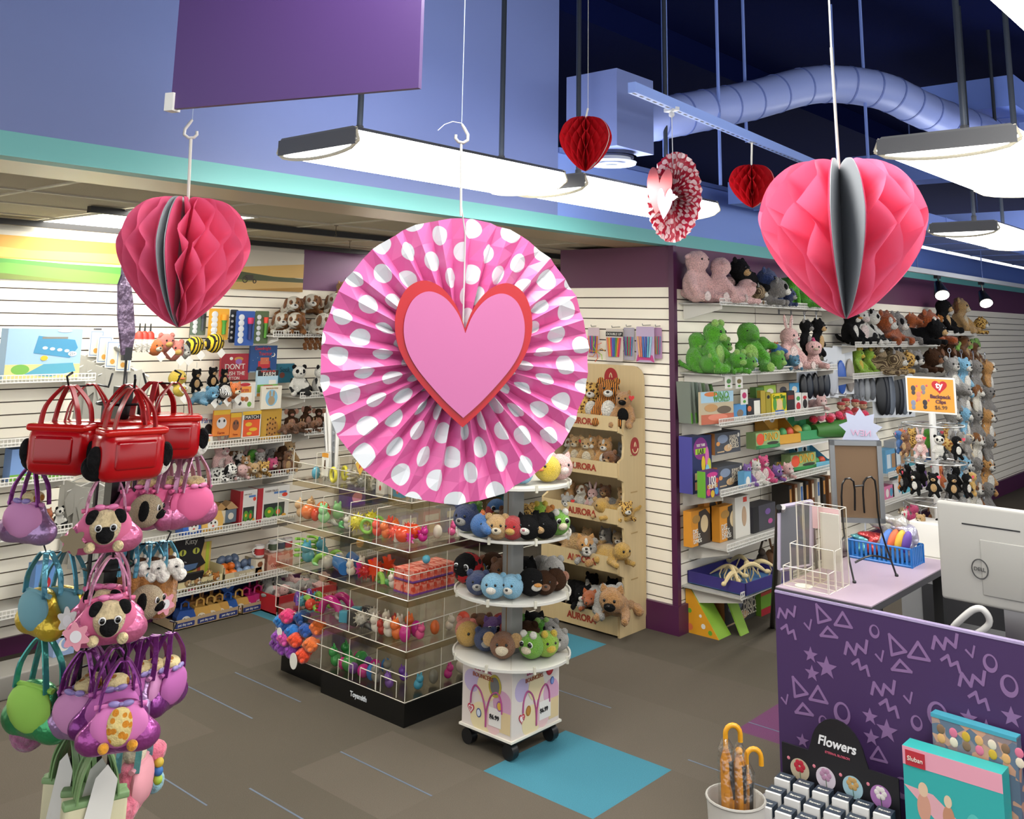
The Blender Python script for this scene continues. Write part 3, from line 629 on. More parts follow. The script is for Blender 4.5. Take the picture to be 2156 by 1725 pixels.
    if K.get('mane'):
        for_ = [(h+Vector((math.cos(a)*hr*.8, hr*.25, math.sin(a)*hr*.8)), hr*.42) for a in [i*.7 for i in range(9)]]; out.append(('mane', blob([(tuple(c), r) for c, r in for_], K['mane'], .03), None))
    if K.get('hat'):
        b = MB(K['hat']); b.ell(h+Vector((0, .01, hr*.55)), (hr*.98, hr*.95, hr*.5)); out.append(('hood', b.mesh('hood'), None))
    if K.get('beak'): b = MB(K['beak']); b.ell(h+Vector((0, -hr*1.0, -hr*.12)), (hr*.34, hr*.36, hr*.14)); out.append(('beak', b.mesh('beak'), None))
    if c2 and F_['belly'] and K.get('bellyon', 1): b = MB(c2); b.ell(*F_['belly']); out.append(('belly', b.mesh('belly'), None))
    fc = K.get('feet')
    if fc and F_['feet']:
        for f in F_['feet']: b = MB(fc); b.ell(f, (.085, .03, .09), nu=12, nv=7); out.append(('foot_pad', b.mesh('foot_pad'), None))
    if F_['tail'] and K.get('tail', 1):
        tl = Vector(F_['tail']); q = K.get('tail', 1); b = MB(K.get('tailc', mt)); e = tl+Vector((.03, .18*q, .16*q)) if fm != 'side' else tl+Vector((.16*q, .05, .1*q))
        b.tube([tl-Vector((0, .05, 0)), tl.lerp(e, .5)+Vector((0, .02, -.01)), e], [F_['tailr']*1.0, F_['tailr'], F_['tailr']*.6], n=8); out.append(('tail', b.mesh('tail'), None))
    _pl[key] = out; return out
EYE = m('#0c0a0a', 'gloss'); EYEW = m('#f4f4f0', 'gloss'); EYEB = m('#2870c0', 'gloss'); NOSE = m('#1c1412', 'gloss', rough=.3)
fu = lambda h: m(h, 'fur')
CREAM = fu('#f4e4c4'); WHT = fu('#fbf6ea'); TAN = fu('#d6ab6e'); GOLD = fu('#e0b050'); BRN = fu('#8a5528'); DBR = fu('#4a2e1a'); BLK = fu('#141314'); GRY = fu('#8f8a84'); LGY = fu('#b9b5ae')
PNK = fu('#fbc9c3'); PNKL = fu('#fde6de'); HPK = fu('#f0508c'); GRN = fu('#58b01e'); GRNL = fu('#9ed060'); GRND = fu('#38801c'); BLU = fu('#3a78c0'); LBL = fu('#8cc8e8'); ORG = fu('#ee7a28'); YEL = fu('#f4d23c'); RED = fu('#c81c24'); PUR = fu('#8a5cb0'); TEALF = fu('#4a88a8')
SALM = fu('#f08878'); GRND2 = fu('#7cc030'); NVY = fu('#22386c')
KINDS = {
 'puppy': dict(c=m('#f4ecda', 'patch', '#96602e', 2.2), c2=WHT, ear=('floppy', BRN), nose=NOSE, epatch=BRN), 'pug': dict(c=fu('#d9c29a'), c2=BLK, ear=('floppy', BLK), nose=NOSE, hs=1.0, es=.17),
 'cow': dict(c=m('#f2eee4', 'patch', '#1a1818', 3.2), c2=PNKL, ear=('side', BLK), nose=None, horn=CREAM), 'panda': dict(c=m('#f2eee4', 'patch', '#161616', 2.4), head=WHT, c2=None, ear=('round', BLK), nose=NOSE, epatch=BLK),
 'cat': dict(c=BLK, c2=WHT, ear=('pointy', BLK), nose=fu('#e08090'), es=.14), 'tabby': dict(c=m('#b9a27c', 'stripes', '#5a4632', 9), c2=WHT, ear=('pointy', GRY), nose=NOSE),
 'bear': dict(c=BRN, c2=TAN, nose=NOSE, feet=TAN), 'teddy': dict(c=TAN, c2=CREAM, nose=NOSE, feet=CREAM), 'brown': dict(c=DBR, c2=BRN, nose=NOSE, ear=('round', DBR)), 'blackbear': dict(c=BLK, c2=TAN, nose=NOSE, ear=('round', BLK)),
 'lamb': dict(c=PNK, c2=None, ear=('side', PNK), nose=None, feet=PNKL, bellyon=0, es=.09), 'bunny': dict(c=PNK, c2=PNKL, ear=('long', PNK), earin=PNKL, nose=fu('#e08090'), feet=PNKL),
 'dino': dict(c=GRN, c2=GRNL, ear=('none', GRN), nose=None, snout=.5, feet=GRNL, tail=1.0), 'frog': dict(c=GRN, c2=GRNL, ear=('eyes', GRNL), nose=None), 'dragon': dict(c=BLU, c2=LBL, ear=('none', BLU), nose=None, snout=.5, spikes=ORG, feet=LBL),
 'giraffe': dict(c=m('#e8c070', 'spots', '#a05c20', 9), c2=CREAM, ear=('side', TAN), nose=NOSE, horn=BRN, neck=.28, hs=.8), 'tiger': dict(c=m('#e08a30', 'stripes', '#20160e', 8), c2=WHT, nose=NOSE), 'leopard': dict(c=m('#e6b860', 'spots', '#5a3414', 14), c2=WHT, nose=NOSE),
 'fox': dict(c=fu('#c8662a'), c2=WHT, ear=('pointy', fu('#c8662a')), nose=NOSE, tail=1.8, snout=.2), 'corgi': dict(c=fu('#d9a05c'), c2=WHT, ear=('pointy', fu('#d9a05c')), nose=NOSE, blaze=1), 'husky': dict(c=GRY, c2=WHT, ear=('pointy', GRY), nose=NOSE, blaze=1),
 'shepherd': dict(c=fu('#c49058'), c2=BLK, ear=('pointy', fu('#c49058')), nose=NOSE), 'raccoon': dict(c=GRY, c2=WHT, epatch=BLK, nose=NOSE, tail=2, tailc=m('#7a7672', 'stripes', '#1c1a18', 12)), 'redpanda': dict(c=fu('#a8501c'), c2=WHT, epatch=WHT, nose=NOSE, tail=2.2, tailc=m('#b05a20', 'stripes', '#e8c088', 12)),
 'monkey': dict(c=BRN, c2=CREAM, ear=('big', TAN), nose=None, es=.13, muz=1.2), 'elephant': dict(c=GRY, c2=None, ear=('big', LGY), nose=None, snout=1.1), 'koala': dict(c=GRY, c2=None, ear=('big', LGY), nose=NOSE),
 'penguin': dict(c=BLK, c2=WHT, ear=('none', BLK), nose=None, beak=fu('#f0a030')), 'chick': dict(c=YEL, c2=None, ear=('none', YEL), nose=None, beak=ORG), 'duck': dict(c=YEL, c2=None, ear=('none', YEL), nose=None, beak=ORG), 'pig': dict(c=PNK, c2=PNKL, ear=('pointy', PNK), nose=None),
 'flamingo': dict(c=PNK, c2=None, ear=('none', PNK), nose=None, neck=.1, hs=.8, spikes=HPK, beak=CREAM), 'unicorn': dict(c=WHT, c2=PNKL, ear=('pointy', WHT), nose=None, unihorn=GOLD, mane=HPK), 'lion': dict(c=TAN, c2=CREAM, nose=NOSE, mane=BRN),
 'ladybug': dict(c=m('#c8141c', 'spots', '#141010', 6), c2=None, head=BLK, ear=('none', BLK), nose=None, es=.18), 'bee': dict(c=m('#f0c82a', 'stripes', '#141010', 2), c2=None, ear=('none', BLK), nose=None), 'redhood': dict(c=RED, c2=None, head=fu('#e8b890'), hat=RED, ear=('none', RED), nose=None),
 'moose': dict(c=BRN, c2=DBR, ear=('side', BRN), nose=None, horn=TAN), 'gorilla': dict(c=BLK, c2=GRY, ear=('round', GRY), nose=None, hs=.9), 'bluebear': dict(c=LBL, c2=WHT, nose=NOSE), 'greybear': dict(c=LGY, c2=WHT, nose=NOSE), 'dalmatian': dict(c=m('#f2efe8', 'spots', '#1c1a1a', 9), c2=WHT, ear=('floppy', BLK), nose=NOSE),
 'lime': dict(c=fu('#a8d83c'), c2=YEL, ear=('eyes', YEL), nose=None), 'horse': dict(c=WHT, c2=WHT, ear=('pointy', WHT), nose=None, snout=.6, mane=BRN), 'bhorse': dict(c=BRN, c2=None, ear=('pointy', BRN), nose=None, snout=.6, mane=DBR),
 'mouse': dict(c=DBR, c2=fu('#c08468'), ear=('big', fu('#c08468')), nose=fu('#e09080'), hs=.8), 'navy': dict(c=NVY, c2=LGY, nose=NOSE, ear=('round', NVY)), 'teal': dict(c=TEALF, c2=LBL, nose=NOSE), 'zebra': dict(c=m('#f0ece4', 'stripes', '#161414', 9), c2=BLK, ear=('pointy', BLK), nose=None, mane=BLK, snout=.3), 'hotpink': dict(c=HPK, c2=PNKL, nose=NOSE), 'sloth': dict(c=fu('#a08a6c'), c2=CREAM, epatch=DBR, nose=NOSE, ear=('none', TAN)),
 'salmon': dict(c=SALM, c2=GOLD, ear=('round', SALM), nose=None), 'green2': dict(c=GRND2, c2=CREAM, ear=('eyes', WHT), nose=None, es=.2), 'gold': dict(c=GOLD, c2=None, ear=('none', GOLD), nose=None, es=.14), 'purple': dict(c=PUR, c2=None, ear=('pointy', PUR), nose=None, es=.2), 'ltblue': dict(c=LBL, c2=WHT, nose=None, ear=('none', LBL)), 'bluebird': dict(c=BLU, c2=None, nose=None, beak=WHT, ear=('none', BLU), es=.2), 'orange': dict(c=ORG, c2=CREAM, nose=NOSE, ear=('pointy', ORG)), 'redball': dict(c=RED, c2=GOLD, nose=None, ear=('none', RED), es=.1),
}
def plush(kd, fm, label, loc, h, rz=0, cat='plush toy', group=None, rot=None, name=None, tagc=None, clip=0):
    nm = name or {'puppy': 'plush_puppy', 'dino': 'plush_dinosaur'}.get(kd, 'plush_animal')
    F_ = FORMS[fm]; s = h/F_['top']
    t = thing(nm, label, cat, loc, rz, group, s, rot=rot)
    for n, me, _ in plush_parts(kd, fm):
        o = bpy.data.objects.new(n, me); C.objects.link(o); o.parent = t
    hd = F_['head']
    if tagc is not None:
        b = _pl.get(('tag', fm, tagc))
        if b is None: q = MB(tagc); q.prism(heart(0, 0, .16, .15, 20), -.006, .006, xf=Matrix.Translation(hd+Vector((F_['hr']*1.1, -F_['hr']*.7, F_['hr']*.2))) @ FRONT); b = _pl[('tag', fm, tagc)] = q.mesh('hang_tag')
        o = bpy.data.objects.new('hang_tag', b); C.objects.link(o); o.parent = t
    if clip:
        b = _pl.get(('clip', fm))
        if b is None: q = MB(m('#b8bcc4', 'metal')); z = hd.z+F_['hr']*.85; q.tube([(0, 0, z), (0, 0, z+.12)], .012, n=6); q.tube([(.045*math.cos(a), 0, z+.165+.05*math.sin(a)) for a in [i*PI/6 for i in range(12)]], .01, n=5, closed=True); b = _pl[('clip', fm)] = q.mesh('metal_clip')
        o = bpy.data.objects.new('metal_clip', b); C.objects.link(o); o.parent = t
    return t
_mini = {}
def mini(kd, label, loc, h, rz=0, group=None, cat='plush toy', rot=None, name='plush_animal'):     # tiny in the picture: one mesh
    if kd not in _mini:
        K = KINDS[kd]; b = MB(K['c']); hd = K.get('head', K['c']); c2 = K.get('c2') or K['c']; em = K.get('ear', (0, K['c']))[1]
        b.ell((0, .02, .3), (.24, .2, .3)); b.ell((0, -.05, .74), .25, hd); b.ell((0, -.24, .68), (.13, .1, .1), c2)
        for s in (-1, 1): b.ell((s*.19, 0, .94), (.09, .05, .1), em, nu=8, nv=6); b.ell((s*.09, -.26, .8), .03, EYE, nu=6, nv=4); b.ell((s*.26, -.12, .36), (.08, .12, .14), nu=8, nv=6); b.ell((s*.16, -.22, .09), (.1, .16, .1), nu=8, nv=6)
        _mini[kd] = b.mesh('plush_animal')
    o = bpy.data.objects.new(name, _mini[kd]); C.objects.link(o); o.location = loc; o.scale = (h, h, h); o.rotation_euler = rot or (0, 0, rz)
    return tag(o, label, cat, group)

# ---- boxes, books and cards with printed fronts.  art: list of (outline in 0..1 units, colour material)
def art_mesh(art, w_, h_, mats=None):
    b = MB(m('#ffffff'))
    for i, (poly, mt) in enumerate(art): b.prism([(x*w_-w_/2, y*h_) for x, y in poly], .0002*(i+1), .0002*(i+1)+.0006, mt, FRONT)
    return b
def carton(name, label, cat, loc, w_, d_, h_, col, art=(), txt=(), rz=0, group=None, side=None, rot=None, r=.0):
    t = thing(name, label, cat, loc, rz, group, rot=rot)
    b = MB(col); b.box(-w_/2, w_/2, -d_/2, d_/2, 0, h_); b.build('box_body', t)
    if side: s = MB(side); s.box(-w_/2-.0008, -w_/2, -d_/2, d_/2, 0, h_); s.build('side_panel', t)
    if art: o = art_mesh(art, w_, h_).build('printed_front', t, loc=(0, -d_/2-.0004, 0))
    for tx in txt: text(tx[0], tx[4], t, (tx[1]*w_-w_/2, -d_/2-.0026, tx[2]*h_), width=tx[3]*w_, sy=tx[5] if len(tx) > 5 else 1)
    return t
def sp(px0, px1, py_t, py_b, Y):       # picture box of a standing thing -> x-centre, width, height at plane Y
    a, c = pl(px0, py_b, 1, Y), pl(px1, py_b, 1, Y); t = pl((px0+px1)/2, py_t, 1, Y); return (a.x+c.x)/2, abs(c.x-a.x), t.z-pl((px0+px1)/2, py_b, 1, Y).z
def wire_shelf(x0, x1, y0, y1, z, label, lip=.03, brackets=None, name='wire_shelf', fr=lambda x, y, z: (x, y, z), group=None, tray=None):
    """shelf hung on the slat wall: y0 front edge, y1 wall"""
    t = thing(name, label, 'shelf', ((x0+x1)/2, (y0+y1)/2, z), group=group); cx, cy = (x0+x1)/2, (y0+y1)/2
    b = MB(m('#c9c6bd', rough=.5)); b.box(x0-cx, x1-cx, y0-cy, y1-cy, -.012, -.002); b.build('shelf_plate', t)
    w_ = MB(m('#f4f1e8', rough=.35)); y = y0-cy-.004
    for zz in (-.012, .006, lip): w_.box(x0-cx, x1-cx, y-.003, y+.003, zz-.003, zz+.003)
    n = int((x1-x0)/.022)
    for i in range(n+1): xx = x0-cx+(x1-x0)*i/n; w_.box(xx-.0022, xx+.0022, y-.002, y+.002, -.012, lip)
    w_.build('wire_lip', t)
    for bx in (brackets or (x0+.05, x1-.05)):
        k = MB(m('#e9e5da')); k.prism([(0, 0), (y1-y0-.02, 0), (y1-y0-.02, -.10), (y1-y0-.05, -.10), (.0, -.03)], -.004, .004, xf=Matrix.Translation((bx-cx, y0-cy+.01, -.012)) @ Matrix(((0,0,1,0),(1,0,0,0),(0,1,0,0),(0,0,0,1)))); k.build('bracket', t)
    return t
ORD = 'first second third fourth fifth sixth seventh eighth ninth tenth eleventh twelfth thirteenth fourteenth fifteenth sixteenth seventeenth eighteenth nineteenth twentieth'.split()
def peg(x, z, ln, Y, label, n=0, fr=None, col='#b8b8b8'):
    b = MB(m(col, 'metal')); b.tube([(0, 0, 0), (0, -ln, -.004), (0, -ln-.008, .01)], .003, n=6); b.box(-.012, .012, -.004, .002, -.03, .02)
    return tag(b.build('peg_hook', loc=(x, Y, z)), label, 'hook', 'peg hooks on the slat wall')
# ================================================================ BACK WALL (left side of the view)
def pc(name, label, cat, px0, px1, pt, pb, Y, z, d, col, art=(), txt=(), **k):
    x, w_, h_ = sp(px0, px1, pt, pb, Y)
    if z is None: z = pl((px0+px1)/2, pb, 1, Y).z
    return carton(name, label, cat, (x, Y+d/2, z), w_, d, h_, col, art, txt, **k)
def pp(kd, fm, label, px, pb, hp, Y, z=None, rz=0, **k):
    q = pl(px, pb, 1, Y)
    if fm == 'lie': Y = min(Y, YW-.75*hp*dist(q)/FPX/.66*abs(math.cos(R(rz)))-.01); q = pl(px, pb, 1, Y)
    z = q.z if z is None else z
    return plush(kd, fm, label, (q.x, Y, z), hp*dist(q)/FPX, R(rz), **k)
GROUPS = {'plush toy': 'plush toys on the back wall', 'book': 'books on the back wall', 'toy pack': 'toy packs on the back wall', 'toy': 'small toys on the back wall', 'box': 'boxes on the back wall', 'shelf': 'wire shelves on the back wall'}
wp_ = lambda px, pb, Y: pl(px, pb, 1, Y)
# mural
x0, x1 = 1.85, 4.66; t = thing('farm_mural', 'long printed farm landscape mural with orange sky and green field above the slats', 'mural', (0, YW-.008, 2.195))
b = MB(m('#efe6d2')); b.box(x0, x1, -.008, 0, 0, .30); b.build('mural_board', t)
A = [(rect(0, .42, .46, .9), m('#f2b64a')), ([(0, .6), (.1, .70), (.25, .62), (.46, .66), (.46, .45), (0, .45)], m('#f8cf6a')), ([(.0, .40), (.01, .52), (.03, .50), (.05, .54), (.07, .46), (.09, .44), (.09, .38), (0, .38)], m('#6a5a44')), ([(0, .40), (.12, .44), (.33, .38), (.6, .36), (.6, 0), (0, 0)], m('#5fae48')), ([(.05, .2), (.2, .34), (.5, .2), (.55, 0), (.1, 0)], m('#7cb84c')), ([(0, .1), (.2, .12), (.4, 0), (0, 0)], m('#7c8c3e')),
     ([(.6, .36), (.62, .44), (.66, .42), (.7, .47), (.74, .42), (.8, .40), (.84, .44), (.9, .38), (.96, .36), (1, .33), (1, .24), (.6, .24)], m('#5a5a3c')), ([(.58, .5), (.8, .56), (1, .72), (1, .36), (.6, .3)], m('#f3c673')), ([(.6, .36), (.64, .42), (.7, .40), (.8, .44), (.9, .36), (1, .34), (1, .22), (.6, .22)], m('#59603e')), (rect(.55, 0, 1, .24), m('#e3ba72')), ([(.8, 0), (1, .12), (1, 0)], m('#b98a3a')), ([(.55, .24), (.72, .26), (.85, .22), (.7, .14), (.55, .12)], m('#8f9a4c'))]
o = art_mesh(A, x1-x0, .30).build('printed_landscape', t, loc=((x0+x1)/2, -.0085, 0))
b = MB(m('#4c4438'));
b.tube([(x0+(x1-x0)*.81+.022*math.cos(a), -.012, .075+.022*math.sin(a)) for a in [i*PI/6 for i in range(12)]], .004, n=5, closed=True); b.box(x0+(x1-x0)*.81, x0+(x1-x0)*.835, -.013, -.009, .07, .11); b.tube([(x0+(x1-x0)*.84+.013*math.cos(a), -.012, .065+.013*math.sin(a)) for a in [i*PI/6 for i in range(12)]], .004, n=5, closed=True); b.build('printed_tractor', t)
b = MB(WHITE); b.box(-3, 4.66, YW-.012, YW-.006, 2.495, 2.557, m('#d9d2c0')); struct('trim_2', b)
YF = 5.87
def zs(px, py, Y=YF): return pl(px, py, 1, Y).z
Z1 = zs(500, 935); Z2 = zs(540, 1005); Z3 = zs(500, 1112); Z4 = zs(500, 1226)
XR = pl(765, 915, 1, YF).x
wire_shelf(pl(300, 955, 1, YF).x, pl(612, 925, 1, YF).x, YF, YW, Z1, 'long white wire shelf of farm books below the hanging toys on the back wall')
wire_shelf(pl(640, 925, 1, YF).x, 5.75, YF, YW, Z1+.03, 'white wire shelf carrying the dark brown moles')
wire_shelf(pl(350, 1030, 1, YF).x, pl(622, 992, 1, YF).x, YF, YW, Z2, 'white wire shelf of small mixed plush heads on the back wall')
wire_shelf(pl(300, 1145, 1, YF).x, pl(620, 1090, 1, YF).x, YF, YW, Z3, 'white wire shelf with the red and white toy boxes')
wire_shelf(pl(360, 1255, 1, YF).x, pl(620, 1203, 1, YF).x, YF, YW, Z4, 'lowest white wire shelf with the black cat display')
wire_shelf(5.0, 7.4, YF, YW, Z3-.03, 'white wire shelf far behind the acrylic bins'); wire_shelf(5.0, 7.4, YF, YW, Z4, 'low white wire shelf far behind the acrylic bins')
# puppies
ZP = zs(640, 706); wire_shelf(pl(575, 704, 1, YF).x, 5.3, YF, YW, ZP, 'short white wire shelf piled with brown and white puppies')
for px, pb, Y, rz, lb in ((590, 700, 6.02, -30, 'leftmost floppy puppy, behind the others'), (622, 705, 5.93, -40, 'floppy puppy second from the left'), (655, 708, 5.92, 20, 'front middle floppy puppy facing the shop'), (690, 704, 5.95, -25, 'floppy puppy right of the front middle one'), (722, 700, 5.92, 10, 'floppy puppy nearest the polka dot fan')):
    pp('puppy', 'lie', 'cream and brown '+lb+' on the puppy shelf', px, pb, 48, Y, ZP+.004, rz, group=None)
for px, dz, lb in ((610, .13, 'upper left'), (650, .15, 'upper middle'), (700, .16, 'upper right')):
    pp('puppy', 'lie', 'cream and brown puppy lying on top of the pile, '+lb, px, 700, 46, 6.02, ZP+dz, 35-px*.1)
pp('shepherd', 'sit', 'small orange and white dog at the top of the puppy pile', 712, 690, 48, 6.08, ZP+.24, 10); pp('cat', 'sit', 'black and white cat behind the puppy pile', 728, 690, 52, 6.12, ZP+.25, 0)
for i in range(6):
    q = pl(643+i*11, 745-(i % 2)*6, 1, 5.98); b = MB(BRN); 
    for k in range(4): b.ell((.012*math.sin(k*2), 0, -.022*k), (.02, .016, .018), nu=8, nv=6)
    tag(b.build('beaded_toy', loc=(q.x, 5.98, ZP-.03)), 'brown knobbly toy hanging under the puppy shelf, %s from the left' % ORD[i], 'toy', 'brown toys under the puppy shelf')
# pandas
ZD = zs(660, 834); wire_shelf(pl(655, 832, 1, YF).x-.1, 5.3, YF, YW, ZD, 'white wire shelf with the two pandas')
pp('panda', 'sit', 'black and white panda sitting on the left of the panda shelf', 626, 833, 64, 5.95, ZD, -20); pp('panda', 'sit', 'black and white panda with its head tilted next to the first one', 670, 833, 62, 5.93, ZD, 15)
pp('lion', 'sit', 'small brown lion beside the pandas', 706, 829, 42, 5.95, ZD, 0)
# moles
for i, (px, h, rz, lb) in enumerate(((610, 50, -20, 'leftmost'), (640, 54, 15, 'second'), (668, 46, -30, 'third'), (700, 52, 10, 'fourth'), (732, 48, 0, 'rightmost'))):
    pp('mouse', 'sit', 'dark brown mole plush with pinkish nose, %s in its row' % lb, px, 925, h, 6.0, Z1+.034, rz)
for i, (px, lb) in enumerate(((604, 'leftmost'), (628, 'middle'), (655, 'rightmost'))): pp('moose', 'lie', 'small brown moose with cream antlers, %s in front of the moles' % lb, px, 926, 26, 5.91, Z1+.034, -15)
# flashlight packs
def torch_pack(px0, px1, pt, pb, col, lab, body, head, Y=5.98):
    x, w_, h_ = sp(px0, px1, pt, pb, Y); z = pl(px0, pb, 1, Y).z; t = thing('toy_blister_pack', lab, 'toy pack', (x, Y, z), R(-4))
    b = MB(col); b.prism(rrect(-w_/2, 0, w_/2, h_, .008), -.0012, .0012, xf=FRONT); b.build('backing_card', t)
    for k in range(5): c = MB(m('#e4e6e8', 'gloss')); c.lathe([(w_*.15, 0), (w_*.15, .005), (w_*.1, .006)], n=14, xf=Matrix.Translation((-w_*.22, -.002, h_*(.15+.165*k))) @ Matrix.Rotation(PI/2, 4, 'X')); c.build('picture_disc', t)
    c = MB(body); c.lathe([(w_*.09, 0), (w_*.09, h_*.36), (w_*.13, h_*.45)], n=12, c=(w_*.22, -.018, h_*.18)); c.build('torch_handle', t)
    c = MB(head); c.lathe([(w_*.13, 0), (w_*.15, h_*.12), (w_*.15, h_*.18)], n=12, c=(w_*.22, -.018, h_*.63)); c.build('torch_head', t)
    return t
G_, O_, B_ = m('#5c7048'), m('#f0b02c'), m('#2f5cb0')
torch_pack(400, 431, 650, 706, m('#6a7a68'), 'grey-green toy torch pack partly behind the left pink heart', m('#444a50'), m('#20242a'), 6.03)
torch_pack(437, 478, 650, 716, O_, 'yellow toy torch pack with a green and orange torch', m('#4c9a34'), m('#f5a020'))
torch_pack(481, 497, 652, 722, m('#30343c'), 'dark toy torch pack seen edge on between the yellow and blue packs', m('#222'+'222'), m('#888888'), 6.04)
torch_pack(494, 532, 655, 728, B_, 'blue toy torch pack with a pink and navy torch', m('#242c68'), m('#d02860'))
torch_pack(534, 562, 655, 724, G_, 'green toy torch pack with a red and green torch', m('#58a030'), m('#f04a30'))
# hanging toys
def tagged(px, pb, hp, kd, fm, lab, Y=5.95, rz=0, cat='plush toy', name=None):
    t = pp(kd, fm, lab, px, pb, hp, Y, None, rz, cat=cat, name=name)
    s = t.scale[0]; b = MB(m('#f2efe6')); w_ = .035/s; b.prism([(0, 0), (w_, -w_), (0, -2*w_), (-w_, -w_)], -.004, .004, xf=Matrix.Translation((.1, -.46, .25)) @ FRONT); b.build('paper_tag', t)
    b = MB(m('#c0c0c0', 'metal')); b.tube([(0, 0, FORMS[fm]['top']), (0, 0, FORMS[fm]['top']+.22)], .008, n=5); b.build('hanging_loop', t); return t
for i, px in enumerate((290, 301, 313)):
    x = pl(px, 742, 1, 5.95); t = thing('gnome_ornament', 'small white toy with red cap and black tip, %s of three hanging' % ('left', 'middle', 'right')[i], 'toy', (x.x, 5.95, x.z), group='red capped toys')
    b = MB(WHT); b.lathe([(.012, 0), (.026, .03), (.03, .08), (.022, .10)], n=12); b.build('body', t); b = MB(m('#e03a28')); b.lathe([(.03, .085), (.026, .12), (.012, .135)], n=12); b.build('cap', t); b = MB(BLK.copy() if False else m('#161616')); b.lathe([(.007, .13), (.004, .185)], n=8); b.build('tip', t)
tagged(326, 750, 36, 'orange', 'ball', 'round orange toy hanging left of the red ones'); tagged(346, 742, 40, 'salmon', 'ball', 'round coral red toy hanging, the rear one'); tagged(364, 760, 44, 'salmon', 'ball', 'round coral red toy hanging in front, lower')
tagged(385, 758, 34, 'greybear', 'ball', 'grey fuzzy ball toy next to the coral ones'); tagged(408, 748, 40, 'bee', 'ball', 'yellow ball toy with black marks, left of the two', 5.93); tagged(450, 744, 42, 'bee', 'ball', 'yellow ball toy with black marks, right of the two', 5.93)
tagged(372, 816, 38, 'chick', 'ball', 'yellow chick ball with red bow', 5.93); tagged(378, 836, 30, 'duck', 'ball', 'lower yellow chick ball beneath the other', 5.91)
for i, (px, pb, h, lb) in enumerate(((410, 828, 52, 'left'), (445, 822, 50, 'middle'), (470, 816, 40, 'right'))):
    tagged(px, pb, h, 'blackbear', 'hang', 'fuzzy black creature hanging beside the red book, %s one' % lb, 6.0)
for i, (px, kd, lb) in enumerate(((432, 'teal', 'blue striped'), (458, 'zebra', 'black and white'), (480, 'orange', 'orange'))): tagged(px, 852-i*4, 40, kd, 'lie', 'small %s bath puppet hanging under the black creatures' % lb, 5.88)
# books
Wt, Bk, Rd, Yl, Sk = m('#f6f2e6'), m('#1c1a1c'), m('#c02634'), m('#f2c230'), m('#8ec8e8')
pc('picture_book', 'red picture book whose title warns about a button', 'book', 463, 522, 745, 801, 6.05, None, .02, m('#b02838'), [(circ(.35, .82, .06), Wt), (circ(.62, .8, .16, ry=.08), m('#c89040')), (circ(.62, .7, .12, ry=.1), m('#9a6ab0'))], [("DON'T", .5, .52, .7, Wt), ('PUSH THE', .5, .26, .72, Wt), ('BUTTON', .42, .08, .5, Wt)])
pc('picture_book', 'night blue picture book with a red tractor cover', 'book', 525, 581, 728, 784, 6.03, None, .02, m('#24508c'), [(circ(.85, .65, .08), Wt), (circ(.82, .67, .07), m('#24508c')), (rect(.3, .15, .75, .42), Rd), (rect(.38, .3, .7, .55), m('#d87050')), (circ(.35, .12, .1), Bk), (circ(.72, .1, .07), Bk), (rect(0, 0, 1, .05), m('#8a9aa8'))] + [(star(.1+.17*i, .45+.1*((i*7) % 3), .015), Wt) for i in range(5)], [('Goodnight', .45, .88, .6, m('#e04040')), ('Tractor', .55, .7, .5, m('#e04040'))])
pc('board_book', 'farm board book with a red tractor in a field', 'book', 540, 583, 780, 834, 5.99, None, .025, m('#bfe0f0'), [(rect(0, .78, 1, 1), Bk), (rect(0, .15, 1, .45), m('#7cb848')), (rect(.3, .2, .75, .42), Rd), (circ(.3, .18, .14), Rd), (circ(.3, .18, .07), Wt), (circ(.75, .2, .08), m('#666666')), (rect(.55, .45, .9, .62), Wt), (rect(0, 0, 1, .12), m('#e8a048'))], [('FARM', .55, .85, .6, Wt), ("Let's go to the", .5, .96, .7, m('#f05050'))])
pc('board_book', 'cream board book with a bunny in a blue oval', 'book', 549, 591, 813, 861, 5.92, None, .02, m('#f2ead6'), [(circ(.5, .48, .3, ry=.36), m('#8cc4e4')), (circ(.5, .36, .17, ry=.2), m('#b09a78')), (circ(.42, .66, .05, ry=.14), m('#b09a78')), (circ(.6, .66, .05, ry=.14), m('#b09a78'))], [('little brown bunny', .5, .9, .6, m('#b08850'))])
pc('activity_pack', 'red and white activity pack with printed animals', 'toy pack', 490, 535, 806, 860, 5.9, None, .02, m('#e8e2d4'), [(rect(.05, .6, .8, .85), m('#f0a040')), (circ(.5, .92, .25, ry=.07), Rd), (rect(.1, .05, .85, .6), Wt), (circ(.3, .2, .08), m('#4a4a4a')), (circ(.6, .35, .1), m('#a86c40')), (circ(.75, .15, .1), m('#70a83c'))], [('Farm', .45, .72, .45, Rd)])
pc('picture_book', 'teal book standing behind the left panda', 'book', 582, 618, 766, 806, 6.1, None, .02, m('#2c7c94'), [(circ(.3, .4, .15), m('#8a4a3c'))], [('Seek', .45, .7, .6, m('#1a4c60'))])
pc('picture_book', 'farm book with a cow photo cover', 'book', 393, 449, 862, 925, 6.0, Z1, .02, Wt, [(circ(.5, .32, .24, ry=.26), m('#c8b48c')), (circ(.3, .5, .09, ry=.05), Wt), (circ(.78, .45, .16, ry=.22), Bk), (circ(.42, .36, .03), Bk), (circ(.58, .36, .03), Bk), (circ(.5, .18, .12, ry=.08), m('#e0c0a8')), (rect(.05, 0, .95, .04), m('#d84848'))], [('Country', .42, .82, .6, Rd), ('Farm', .72, .78, .42, m('#3a68b0'))])
